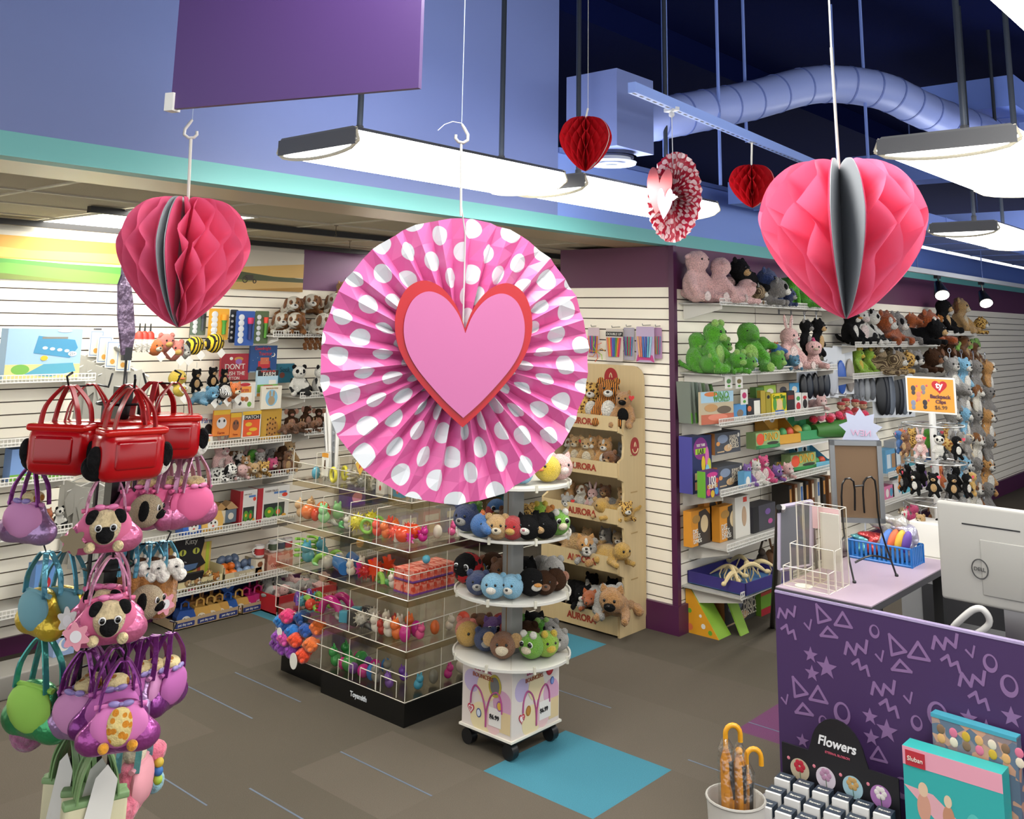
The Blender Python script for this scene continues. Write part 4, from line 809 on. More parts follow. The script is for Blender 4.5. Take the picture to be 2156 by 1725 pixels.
for i, (a, c, tt, lb) in enumerate(((447, 482, 864, 'left, with a white sheep charm'), (483, 506, 870, 'right, with a brown cow charm'))):
    pc('toy_blister_pack', 'orange blister pack hanging, %s' % lb, 'toy pack', a, c, tt, 918+i*3, 5.93, None, .012, m('#f08a30'), [(rect(0, .82, 1, 1), Yl), (circ(.5, .5, .3, ry=.22), m('#e4e0dc') if i == 0 else m('#8a5030')), (circ(.35, .58, .06), Bk), (circ(.65, .58, .06), Bk)], [('Farm', .5, .12, .4, m('#b04010'))])
pc('toy_blister_pack', 'yellow and orange match game pack beside the leopard book', 'toy pack', 508, 547, 866, 921, 5.93, None, .012, Wt, [(rect(.06, .04, .94, .68), m('#f05a28')), (circ(.35, .5, .18, ry=.08), Yl), (circ(.6, .3, .22, ry=.07), Yl), (circ(.4, .15, .14, ry=.06), Yl), (rect(0, .86, 1, 1), Yl), (rect(.1, .68, .95, .86), Bk)], [('MATCH', .5, .77, .7, Wt)])
pc('picture_book', 'yellow animal print book with a leopard', 'book', 548, 590, 863, 925, 5.97, Z1, .02, m('#d8a83c'), [(circ(.55, .35, .3, ry=.3), m('#c08840'))] + [(circ(.3+.13*(i % 4), .15+.17*(i//4)+.04*(i % 2), .035), m('#5a3414')) for i in range(16)])
pc('small_box', 'small white box with a tiny bear picture in front of the farm book', 'box', 424, 446, 914, 938, 5.89, Z1, .04, m('#efe8da'), [(circ(.6, .5, .2), m('#e8c890')), (rect(0, .85, 1, 1), m('#d86048'))])
for i, (px, c_) in enumerate(((340, '#b87848'), (352, '#efe8dc'), (363, '#3a3a3a'), (376, '#d8c8b0'), (390, '#e8e0d0'), (404, '#f0a8b8'))):
    q = pl(px, 940, 1, 5.9); t = thing('toy_animal', 'tiny plastic farm animal on grass base, %s from the left on the book shelf' % ORD[i], 'toy', (q.x, 5.9, Z1), R(60), 'tiny farm animals')
    b = MB(m('#5aa03c')); b.rbox(-.025, .025, -.018, .018, 0, .008, .003); b.build('grass_base', t)
    b = MB(m(c_, 'gloss', rough=.4)); b.ell((0, 0, .036), (.024, .012, .013)); b.ell((-.026, 0, .045), (.011, .009, .010)); [b.tube([(x, y, .03), (x, y, .006)], .0035, n=6) for x in (-.014, .014) for y in (-.006, .006)]; b.build('animal_figure', t)
# mixed small plush, second shelf
mix = [('bunny', 462, 998, 60, 6.05, 'tall tan and pink eared dog behind the little ones'), ('puppy', 486, 978, 40, 6.08, 'pale puppy peeking over the middle'), ('dalmatian', 468, 1014, 30, 5.92, 'spotted white dog at the left front'), ('pig', 478, 1002, 34, 5.98, 'pale pink pig'), ('cow', 502, 995, 38, 6.0, 'black patched cow'), ('corgi', 515, 1002, 34, 5.95, 'tan dog with pink face'),
       ('lamb', 505, 1012, 26, 5.9, 'cream pink lamb at the front'), ('dino', 528, 985, 40, 6.05, 'pale green dinosaur at the back'), ('greybear', 545, 992, 36, 5.98, 'white and grey kitten'), ('teddy', 530, 1008, 26, 5.9, 'cream teddy at the front middle'), ('leopard', 550, 1006, 26, 5.9, 'cream spotted cat at the front'), ('hotpink', 562, 985, 26, 6.0, 'small coral bird'), ('brown', 582, 998, 34, 5.96, 'round brown bear left'), ('bear', 602, 996, 34, 5.93, 'round brown bear right'), ('teddy', 606, 978, 44, 6.1, 'large tan bear at the shelf end')]
for kd, px, pb, h, Y, lb in mix: pp(kd, 'sit' if h > 30 else 'lie', lb+' on the small plush shelf', px, pb, h*1.25, Y, Z2, (px % 5-2)*12)
tshf = pl(615, 1010, 1, 5.9)
for i, kd in enumerate(('teddy', 'puppy', 'bunny', 'lamb', 'koala', 'brown')): q = wp_(470+i*24, 990, 6.1); plush(kd, 'sit', '%s plush in the back row of the small plush shelf, %s from the left' % (kd if kd != 'brown' else 'dark brown', ORD[i]), (q.x, 6.1, Z2), 48*dist(q)/FPX, R(10*i-20))
# third shelf
for i, (a, c) in enumerate(((503, 538), (540, 606))):
    t = pc('toy_vehicle_box', ('narrow red and white toy vehicle box at the left of the pair', 'wide white toy vehicle box with red end at the right of the pair')[i], 'box', a, c, 1026+(3 if i == 0 else 0), 1099-(0 if i == 0 else 4), 5.94, Z3, .12, m('#f2efe8'), [(rect(0, 0, .16, 1), Rd), (rect(.2, .1, .86, .5), m('#2c3430')), (circ(.38, .24, .15, ry=.16), m('#5a9a2c')), (circ(.66, .24, .13, ry=.16), m('#3a8a30')), (circ(.66, .22, .07, ry=.08), m('#f06a30')), (circ(.38, .26, .05), Yl), (circ(.85, .72, .09, ry=.06), m('#f04a30')), (circ(.85, .1, .07, ry=.05), m('#f0b030')), (rect(.5, .78, .9, .84), m('#5a88c8'))], [('FARM TRUCK', .45, .88, .45, m('#9a8a80'))], side=Rd)
woods = [(436, '#b0a080', '#5a6470'), (456, '#e9dcc0', '#c89a60'), (478, '#6a7c8c', '#c8a070')]
for i, (px, c1, c2) in enumerate(woods):
    q = pl(px, 1102-i*4, 1, 6.0); t = thing('toy_house', 'small wooden toy house, %s of three beside the vehicle boxes' % ('left', 'middle', 'right')[i], 'toy', (q.x, 6.0, Z3+.02)); 
    b = MB(m(c1)); b.rbox(-.05, .05, -.04, .04, 0, .09, .008); b.build('block', t); b = MB(m(c2)); b.prism([(-.06, 0), (.06, 0), (0, .05)], -.042, .042, xf=Matrix.Translation((0, 0, .09)) @ FRONT); b.build('roof', t); b = MB(m('#e8e0d0')); b.prism(circ(0, .045, .022), .0, .004, xf=Matrix.Translation((0, -.04, 0)) @ FRONT); b.build('round_window', t)
def pet_carrier(px, pb, Y, z, col, lab, s=1.0, face='#f4efe6', rz=0, group=None):
    q = pl(px, pb, 1, Y); t = thing('pet_house_toy', lab, 'toy', (q.x, Y, z), R(rz), group, s)
    b = MB(m(col, 'gloss', rough=.4)); b.prism([(-.05, 0), (.05, 0), (.055, .05), (.04, .085), (-.04, .085), (-.055, .05)], -.035, .035, xf=FRONT); b.build('carrier_body', t)
    b = MB(m(col, 'gloss', rough=.4)); b.tube([(-.022, 0, .082), (-.02, 0, .115), (0, 0, .125), (.02, 0, .115), (.022, 0, .082)], .006, n=7); b.build('handle', t)
    b = MB(m(face)); b.prism(circ(0, .032, .026, ry=.022), .035, .038, xf=FRONT); b.build('face_plate', t)
    for sx in (-1, 1): b = MB(EYE); b.ell((sx*.01, -.039, .04), .0045, nu=8, nv=6); b.build('eye', t)
    b = MB(m('#d06050')); b.ell((0, -.04, .026), (.006, .003, .004), nu=8, nv=6); b.build('nose', t); return t
pet_carrier(398, 1120, 5.94, Z3, '#3c6cc8', 'blue toy dog carrier on the third shelf', 1.4); pet_carrier(380, 1105, 6.05, Z3+.0, '#e4e0da', 'white toy carrier behind the blue one', 1.3); pet_carrier(438, 1112, 5.93, Z3, '#e8b860', 'yellow dog-face toy carrier on the third shelf', 1.5)
b = MB(m('#b89a70')); q = pl(475, 1108, 1, 5.93); b.box(-.13, .13, -.05, .05, 0, .055); tag(b.build('display_tray', loc=(q.x-.03, 5.98, Z3)), 'brown cardboard tray under the wooden toy houses', 'tray') if False else None
# bottom shelf: cat display
q = pl(415, 1225, 1, 5.93); t = thing('cat_display_tray', 'striped cardboard tray topped by a black cat face sign', 'display', (q.x, 5.98, Z4))
b = MB(m('#ecdca8')); b.box(-.17, .17, -.09, .08, 0, .01); b.box(-.17, .17, -.09, -.085, 0, .07); b.box(-.17, -.165, -.09, .08, 0, .12); b.box(.165, .17, -.09, .08, 0, .12); b.build('tray', t)
b = MB(m('#e8c46c')); b.box(-.17, .17, .075, .08, 0, .25); [b.box(-.17+.06*k, -.145+.06*k, .0735, .0745, 0, .25, m('#c8d840' if k % 2 else '#c05a3c')) for k in range(6)]; b.build('striped_back', t)
b = MB(m('#17151a')); X = Matrix.Translation((-.01, .06, .12)) @ FRONT
b.prism([(-.12, 0), (-.09, .06), (-.11, .14), (-.1, .22), (-.05, .18), (.05, .18), (.1, .22), (.11, .14), (.09, .06), (.13, 0), (.05, -.03), (-.05, -.03)], 0, .008, xf=X); b.build('cat_sign', t)
for sx in (-1, 1): b = MB(m('#c8cc50')); b.prism(circ(sx*.05, .09, .026, ry=.02), .008, .010, xf=X); b.prism(circ(sx*.05, .09, .006, ry=.018), .010, .011, Bk, xf=X); b.build('cat_eye', t)
b = MB(m('#5a7ca8')); b.prism([(-.07, .01), (.07, .01), (.055, -.02), (0, -.03), (-.055, -.02)], .008, .0105, xf=X); b.build('collar', t)
text('Kitty', m('#e8e4da'), t, (0, .0505, .27), width=.09); text('Kitty Kingdom', m('#3a3024'), t, (0, -.0925, .035), width=.2)
for i, (dx, kd) in enumerate(((-.1, 'teddy'), (-.03, 'corgi'), (.05, 'giraffe'), (.11, 'tiger'))): plush(kd, 'lie', 'small cat plush in the striped tray, %s from the left' % ORD[i], (q.x+dx, 5.94, Z4+.011), .075, R(10), name='plush_cat')
# egg tray
q = pl(505, 1205, 1, 5.93); t = thing('display_tray', 'printed cardboard tray holding orange and grey eggs', 'tray', (q.x, 5.99, Z4)); b = MB(m('#b0a690', 'print', '#d8c8a0', 22)); b.box(-.15, .15, -.1, -.094, 0, .06); b.box(-.15, .15, -.1, .1, 0, .006); b.box(-.15, -.144, -.1, .1, 0, .1); b.box(.144, .15, -.1, .1, 0, .1); b.build('tray_walls', t); text('pet eggs', Wt, t, (0.03, -.102, .03), width=.12)
for i in range(13):
    r, c_ = divmod(i, 5); col = '#f07828' if c_ < 2 and r < 2 else ('#8fa8c8' if r == 0 else '#6c7c98')
    b = MB(m(col, 'gloss', rough=.25)); b.ell((0, 0, 0), (.028, .026, .036), rot=(R(30*((i*7) % 5)), R(25*((i*3) % 4)), 0)); tag(b.build('plastic_egg', loc=(q.x-.115+c_*.055+.012*r, 5.93+r*.05, Z4+.045+.035*r)), '%s toy egg, row %s of the egg tray, %s from the left' % ('orange' if col == '#f07828' else 'grey-blue', ORD[r], ORD[c_]), 'toy egg', 'eggs in the egg tray')
def mug(px, pb, Y, z, lab, c1='#f2f0ea', c2='#c03030'):
    q = pl(px, pb, 1, Y); t = thing('mug', lab, 'mug', (q.x, Y, z)); b = MB(m(c1, 'gloss')); b.lathe([(.028, 0), (.034, .006), (.034, .08), (.031, .08), (.031, .008), (0, .008)], n=18); b.build('cup', t)
    b = MB(m(c1, 'gloss')); b.tube([(-.033, 0, .065), (-.055, 0, .058), (-.055, 0, .028), (-.033, 0, .018)], .005, n=7); b.build('handle', t); b = MB(m(c2)); b.lathe([(.0345, .018), (.0345, .06)], n=18); b.build('printed_band', t)
t = pc('crate_box', 'salmon printed box holding mugs at the end of the low shelf', 'box', 562, 615, 1168, 1203, 5.95, Z4, .14, m('#d8806c', 'print', '#e8b09a', 30), txt=[('COLLECTIBLE', .5, .3, .7, m('#a03a30'))])
ZT = t.location.z+sp(562, 615, 1168, 1203, 5.95)[2]
for i, px in enumerate((574, 589, 604)): mug(px, 1168, 6.0, ZT, 'white mug with printed band, %s of three on the salmon box' % ('left', 'middle', 'right')[i], c2=('#5a6a50', '#4a4e58', '#c03038')[i])
mug(545, 1180, 5.92, Z4+.12, 'white mug with red band on top of the dog picture block')
pc('picture_block', 'upright block with brown dog pictures under the single mug', 'box', 537, 555, 1180, 1215, 5.89, Z4, .06, m('#efe2c8'), [(circ(.5, .72, .3, ry=.16), m('#8a5028')), (circ(.5, .25, .3, ry=.16), m('#b07840'))])
for i in range(5): b = MB(m(('#e0508c', '#8fc8d8', '#e0508c', '#d8e0e4', '#c83c78')[i])); b.box(-.10, .10, -.06, .06, 0, .012); tag(b.build('activity_book', loc=(pl(375, 1235, 1, 5.95).x, 5.96, Z4+.013*i), rot=(0, 0, R(6*i-12))), '%s booklet lying flat in the stack left of the cat tray' % ('bottom pink', 'second, pale blue', 'third, pink', 'fourth, light grey', 'top magenta')[i], 'book', 'stack of booklets')
b = MB(Bk); b.box(-.1, .1, -.008, .008, 0, .05); tag(b.build('tray_edge', loc=(pl(395, 1210, 1, 5.9).x, 5.89, Z4+.07), rot=(R(20), 0, 0)), 'black cardboard flap leaning over the booklets', 'flap')
# floor display trays with pet houses
for k, (px0, px1, lab) in enumerate(((362, 505, 'long cardboard tray of yellow pet houses on the floor'), (505, 590, 'long cardboard tray of pink and blue pet houses on the floor'))):
    a, c = pl(px0, 1325, 1, 5.9), pl(px1, 1290, 1, 5.9); xa, xb = a.x, c.x; t = thing('display_tray', lab, 'tray', ((xa+xb)/2, 5.98, 0)); L2 = (xb-xa)/2-.01
    b = MB(m('#c9ae88')); b.box(-L2, L2, -.08, -.075, 0, .06); b.box(-L2, L2, -.08, .18, 0, .006); b.box(-L2, -L2+.005, -.08, .18, 0, .06); b.box(L2-.005, L2, -.08, .18, 0, .06); b.box(-L2, L2, .175, .18, 0, .22, m('#1c2c6c')); b.build('tray_walls', t)
    n = 3 if k == 0 else 2
    for i in range(n): b = MB(m('#2c3c80')); xx = -L2+(i+.5)*2*L2/n; b.prism(rrect(xx-.07, .012, xx+.07, .042, .006), .080, .082, xf=FRONT); o = b.build('printed_label', t); text('pet day care', Wt, o, (xx, -.0825, .027), width=.1)
hs = [(386, '#2f58a8', '#f0ece4'), (418, '#e8b45c', '#f4e8d0'), (440, '#e9ba66', '#f4e8d0'), (458, '#e4ae58', '#f6ead4'), (476, '#2f64b8', '#e8e8ea'), (500, '#e8b45c', '#f4e8d0'), (515, '#d8287c', '#f4c8d8'), (540, '#e03c8c', '#f6d0dc'), (556, '#e8a09a', '#f4e0d4'), (572, '#f2ead8', '#8a6a48')]
for i, (px, c1, fc_) in enumerate(hs): pet_carrier(px, 1320-i*5, 5.96, .008, c1, '%s pet house toy, %s from the left in the floor trays' % (('blue', 'yellow', 'yellow', 'yellow', 'blue', 'yellow', 'magenta', 'pink', 'salmon', 'cream')[i], ORD[i]), 1.15, fc_, rz=-12)
for i, px in enumerate((410, 432, 452, 478, 530, 550)): pet_carrier(px, 1300-i*5, 6.06, .008, ('#c08848', '#c08848', '#b88040', '#2c58b0', '#d8287c', '#d8b070')[i], '%s pet house toy in the back row of the floor trays, %s from the left' % (('brown', 'brown', 'brown', 'blue', 'magenta', 'tan')[i], ORD[i]), 1.3, '#f0e0c8', rz=-12)
q = pl(484, 1235, 1, 5.98); b = MB(m('#2c68c0')); b.prism(circ(0, .06, .055), -.02, .02, xf=FRONT); o = tag(b.build('paw_sign', loc=(q.x, 6.02, .13)), 'round blue topper with a white paw above the floor trays', 'sign')
b = MB(Wt); b.prism(circ(0, .05, .02), .02, .022, xf=FRONT); [b.prism(circ(.026*math.cos(a), .056+.026*math.sin(a), .008, 10), .02, .022, xf=FRONT) for a in (.4, 1.2, 1.95, 2.75)]; b.build('paw_print', o)
q = pl(625, 1262, 1, 5.8); t = thing('toy_bin', 'low red bin filled with white plush at the back', 'bin', (q.x+.03, 5.86, 0), R(0)); b = MB(m('#c01c24')); b.box(-.26, .26, -.15, -.14, 0, .12); b.box(-.26, .26, .14, .15, 0, .12); b.box(-.26, -.25, -.15, .15, 0, .12); b.box(.25, .26, -.15, .15, 0, .12); b.box(-.26, .26, -.15, .15, 0, .01); b.build('bin_walls', t)
for i in range(8): plush('lamb' if i % 3 == 0 else 'greybear', 'lie', 'white and grey plush in the red bin, %s from the left %s row' % (ORD[i % 4], ('front', 'back')[i//4]), (q.x-.16+(i % 4)*.12, 5.80+(i//4)*.11, .09), .10, R(40*i), group='plush in the red bin')
# tall dark books and toys filling the far shelves behind the bins
for i in range(9): carton('boxed_toy', '%s boxed toy on the far shelf behind the acrylic bins, %s from the left' % (('purple', 'navy', 'yellow', 'teal', 'red', 'white', 'green', 'pink', 'orange')[i], ORD[i]), 'box', (5.15+i*.24, 6.05, Z3-.03), .17, .12, .16+.03*(i % 3), m(('#5a3a9a', '#28346c', '#e8c030', '#3a90a0', '#c03038', '#e8e4dc', '#5a9a40', '#e070a8', '#e88838')[i]), [(circ(.5, .5, .3, ry=.25), m(('#f0a0c0', '#e8e0d0')[i % 2]))])
for i in range(8): carton('boxed_toy', '%s boxed toy on the low far shelf, %s from the left' % (('black', 'grey', 'violet', 'red', 'blue', 'lime', 'brown', 'cyan')[i], ORD[i]), 'box', (5.2+i*.26, 6.05, Z4), .2, .12, .2, m(('#222428', '#80848c', '#7050b0', '#c03038', '#3468c0', '#a0c838', '#7a5a38', '#50b0c8')[i]), [(rect(.1, .6, .9, .85), m('#efe8da')), (circ(.5, .32, .2), m('#e8b040'))])
# left bay: shelves, play sets, tees
XL = pl(250, 800, 1, YF).x
zA, zB, zC, zD = zs(120, 799), zs(100, 930), zs(110, 1005), zs(110, 1120)
wire_shelf(1.5, pl(200, 795, 1, YF).x, YF, YW, zA, 'white wire shelf under the blue seaside play set at the left edge')
wire_shelf(1.5, pl(135, 930, 1, YF).x, YF, YW, zB, 'short white wire shelf at the left edge behind the red bags')
wire_shelf(1.5, pl(155, 1000, 1, YF).x, YF, YW, zC-.01, 'short white wire shelf under the blue animal play set'); wire_shelf(1.5, pl(150, 1115, 1, YF).x, YF, YW, zD, 'lower short white wire shelf at the left edge')
wire_shelf(1.5, 3.3, YF, YW, zD-.42, 'lowest wire shelf behind the bag spinner')
pc('play_set_box', 'large pale blue play set box with a blue bus and a beach picture', 'box', 77-70, 165, 690, 797, 5.9, zA, .1, m('#a8ccec'), [(rect(0, 0, 1, .3), m('#e8d890')), ([(.25, .1), (.6, .05), (.95, .15), (.9, .32), (.5, .3)], m('#5aa8c0')), (circ(.2, .2, .12, ry=.1), m('#7ab84c')), ([(.35, .52), (.85, .42), (.95, .62), (.9, .78), (.4, .86)], m('#4a98c0')), (rect(.45, .8, .8, .84), m('#8a8478'))] + [(circ(.5+.1*i, .62-.02*i, .035, ry=.03), Wt) for i in range(4)] + [(circ(.88, .5, .06, ry=.05), Wt), (circ(.5, .42, .05), Yl), (circ(.75, .96, .1, ry=.03), Wt)], [('25+', .88, .5, .08, m('#4a6a90'))])
pc('play_set_box', 'blue play set box with small animal figures on a green base', 'box', 20, 155, 938, 1005, 5.9, zC-.01, .1, m('#7fa4dc'), [(rect(0, 0, 1, .22), m('#7cb844')), (circ(.78, .4, .08, ry=.2), m('#d8b080')), (circ(.5, .35, .06, ry=.14), Wt), (circ(.68, .38, .05, ry=.15), m('#b08a60')), (circ(.3, .35, .06, ry=.14), m('#e8c8a0')), (circ(.4, .85, .15, ry=.06), Wt)], [('BABY', .72, .85, .25, Wt)])
for i, (px, kd) in enumerate(((70, 'husky'), (95, 'fox'), (120, 'panda'))): pp(kd, 'sit', 'cartoon-eyed %s plush on the shelf behind the pug bags' % ('grey dog', 'orange fox', 'black and white dog')[i], px, 1114, 44, 5.95, zD, 15)
pc('play_set_box', 'white animal print gift box at the lower left shelf', 'box', 70, 112, 1165, 1255, 5.9, zD-.42, .1, m('#6a9ad8'), [(rect(0, 0, 1, .35), m('#7cb844')), (circ(.5, .55, .3, ry=.16), Rd), (circ(.4, .6, .07), Wt), (circ(.6, .5, .06), Wt)])
pc('play_set_box', 'pale blue moon pattern box low behind the bag spinner', 'box', 115, 158, 1300, 1345, 5.6, .12, .1, m('#9ab0d8'), [(circ(.5, .5, .3), Wt), (circ(.6, .55, .26), m('#9ab0d8'))])
b = MB(m('#8c8880')); b.rbox(1.6, 2.7, 5.5, 5.75, 0, .12, .01); tag(b.build('low_platform'), 'low grey platform behind the bag spinner', 'platform')
def tee(px, pt, lab, Y, wd=.42, ht=.5, rz=-55, col='#b7b3a8', card=1):
    q = pl(px, pt, 1, Y); t = thing('tee_shirt', lab, 'shirt', (q.x, Y, q.z), R(rz), 'grey children tees on hangers')
    b = MB(m(col, rough=.9)); H2 = ht; W2 = wd/2
    out = [(-.07, 0), (-.12, -.005), (-W2, -.10), (-W2+.03, -.19), (-W2*.62, -.15), (-W2*.66, -H2), (W2*.66, -H2), (W2*.62, -.15), (W2-.03, -.19), (W2, -.10), (.12, -.005), (.07, 0), (.04, -.03), (-.04, -.03)]
    top = out; V = []; n = len(out)
    b.prism([(-W2*.66, -H2), (W2*.66, -H2), (W2*.62, -.13), (.12, -.005), (.06, -.02), (-.06, -.02), (-.12, -.005), (-W2*.62, -.13)], -.012, .012, xf=FRONT); b.prism([(-W2*.62, -.17), (-.12, -.005), (-W2, -.10), (-W2+.03, -.2)][::-1], -.011, .011, xf=FRONT); b.prism([(W2*.62, -.17), (W2-.03, -.2), (W2, -.10), (.12, -.005)], -.011, .011, xf=FRONT); b.build('shirt', t)
    b = MB(m('#e8e6e0')); b.tube([(-.17, 0, -.05), (0, 0, .02), (.17, 0, -.05)], .005, n=6); b.tube([(0, 0, .02), (0, 0, .05), (.018, 0, .065), (.03, 0, .05)], .003, n=6); b.build('hanger', t)
    if card: b = MB(m('#f4f0e4')); b.box(-.05, .05, -.022, -.018, -.02, .15); b.box(-.042, .042, -.0228, -.0222, -.012, .142, m('#8fa8cc')); b.box(-.036, .036, -.0236, -.0230, -.006, .136, m('#f4ecd4')); b.prism(circ(0, .02, .016), .0240, .0246, m('#e0a040'), xf=FRONT); b.build('size_card', t)
for i, (px, pt) in enumerate(((205, 745), (222, 758), (240, 768), (262, 775))): tee(px, pt, 'grey child tee with a picture card hanging on the upper rail, %s from the wall' % ORD[3-i], 6.1-.07*i, wd=.36)
for i, (px, pt) in enumerate(((178, 1010), (198, 1020), (225, 1035), (250, 1045))): tee(px, pt, 'grey child tee hanging on the lower rail, %s from the wall' % ORD[3-i], 6.08-.08*i, wd=.36, card=i > 2)
for py, z, lb in ((708, 0, 'upper'), (960, 0, 'lower')):
    q = pl(205 if lb == 'upper' else 170, py, 1, YW-.02); t = thing('tee_rail', 'slanted grey display arm holding the %s row of tees' % lb, 'arm', q); b = MB(m('#4a4a4c', rough=.3)); b.box(-.02, .02, -.01, .02, -.07, .05); b.build('wall_plate', t); b = MB(m('#77787a', 'metal')); b.tube([(0, 0, 0), (.02, -.42, -.12)], .012, n=8); b.build('arm_tube', t)
# ================================================================ BAG SPINNER (left foreground)
GROUPS = {'bag': 'bags on the wire spinner'}; DS = 3.0; S0 = dp(262, 800, DS); SX, SY = S0.x, S0.y
def onpole(py): # height on the spinner axis seen at picture row py
    z = S0.z
    for _ in range(6):
        q = Vector((SX, SY, z))-CAM; y = CY+FPX*q.dot(_D)/q.dot(_F); z += (y-py)/FPX*DS
    return z
t = thing('spinner_rack', 'black wire spinner rack hung with animal purses at the left', 'rack', (SX, SY, 0))
KB = m('#0c0c0e', rough=.3)
b = MB(KB); b.box(-.022, .022, -.022, .022, .05, S0.z-.02); b.build('center_post', t)
b = MB(KB); b.lathe([(.25, 0), (.25, .02), (.03, .05)], n=28); b.build('round_base', t)
for i in range(4): a = R(20+90*i); b = MB(KB); b.tube([(.075*math.cos(a), .075*math.sin(a), .06), (.075*math.cos(a), .075*math.sin(a), S0.z-.06)], .005, n=6); b.build('upright_wire', t)
for z in (.25, .62, .95, 1.25, S0.z-.07): b = MB(KB); b.tube([(.075*math.cos(a), .075*math.sin(a), z) for a in [i*PI/10 for i in range(20)]], .004, n=5, closed=True); b.build('wire_ring', t)
b = MB(KB); b.tube([(0, 0, S0.z-.06), (0, 0, S0.z+.08)], .004, n=6); b.box(-.014, .014, -.008, .008, S0.z+.06, S0.z+.10); b.build('sign_clip', t)
b = MB(m('#8f7a94', 'foil')); X = Matrix.Translation((.0, 0, S0.z+.08)) @ Euler((0, R(-9), R(20))).to_matrix().to_4x4()
b.prism([(-.022, 0), (.02, 0), (.036, .06), (.030, .16), (.02, .23), (.006, .25), (-.004, .33), (-.014, .25), (-.03, .22), (-.034, .12)], -.004, .004, xf=X @ FRONT); b.build('paddle_sign', t)
def dirn(e): v = Vector((e.x-SX, e.y-SY, 0)); return v.normalized(), v.length
def arm(px, py, d):
    e = dp(px, py, d); z = e.z; v, L_ = dirn(e); o = Vector((0, 0, z-.0)); b = MB(KB); P = [o+v*.06+Vector((0, 0, .03)), o+v*.075-Vector((0, 0, .01)), o+v*L_*.5, o+v*L_, o+v*(L_+.012)+Vector((0, 0, .03)), o+v*(L_-.01)+Vector((0, 0, .04))]
    b.tube(P, .0035, n=6); b.build('hook_arm', t); return v, L_, z
def strap(mb, w2, top, zb, y, wd=.016, mt=None):
    mb.rect_tube(smooth_path([(-w2, y, zb), (-w2*.8, y, zb+(top-zb)*.5), (-.012, y*.4, top-.004), (0, y*.3, top), (.012, y*.4, top-.004), (w2*.8, y, zb+(top-zb)*.5), (w2, y, zb)], 4), wd, .004, mt, side=(0, 1, 0))
_bg = {}
def pug_face(parts, y, z, s=1):
    b = MB(fu('#dcc79c')); b.ell((0, y, z), (.036*s, .02*s, .042*s)); parts.append(('dog_face', b.mesh('dog_face')))
    b = MB(BLK); b.ell((0, y-.014*s, z-.016*s), (.021*s, .014*s, .021*s)); parts.append(('muzzle', b.mesh('muzzle')))
    for sx in (-1, 1):
        b = MB(BLK); b.ell((sx*.032*s, y-.006*s, z+.026*s), (.013*s, .007*s, .02*s), rot=(0, R(-25*sx), 0)); parts.append(('ear', b.mesh('ear')))
        b = MB(EYEW); b.ell((sx*.017*s, y-.022*s, z+.001), (.0085*s, .004*s, .009*s)); b.ell((sx*.017*s, y-.0245*s, z+.001), (.006*s, .003*s, .0065*s), EYE); parts.append(('eye', b.mesh('eye')))
        b = MB(fu('#e6d2a0')); b.ell((sx*.032*s, y-.006, z-.045*s), (.013*s, .010*s, .013*s)); parts.append(('paw', b.mesh('paw')))
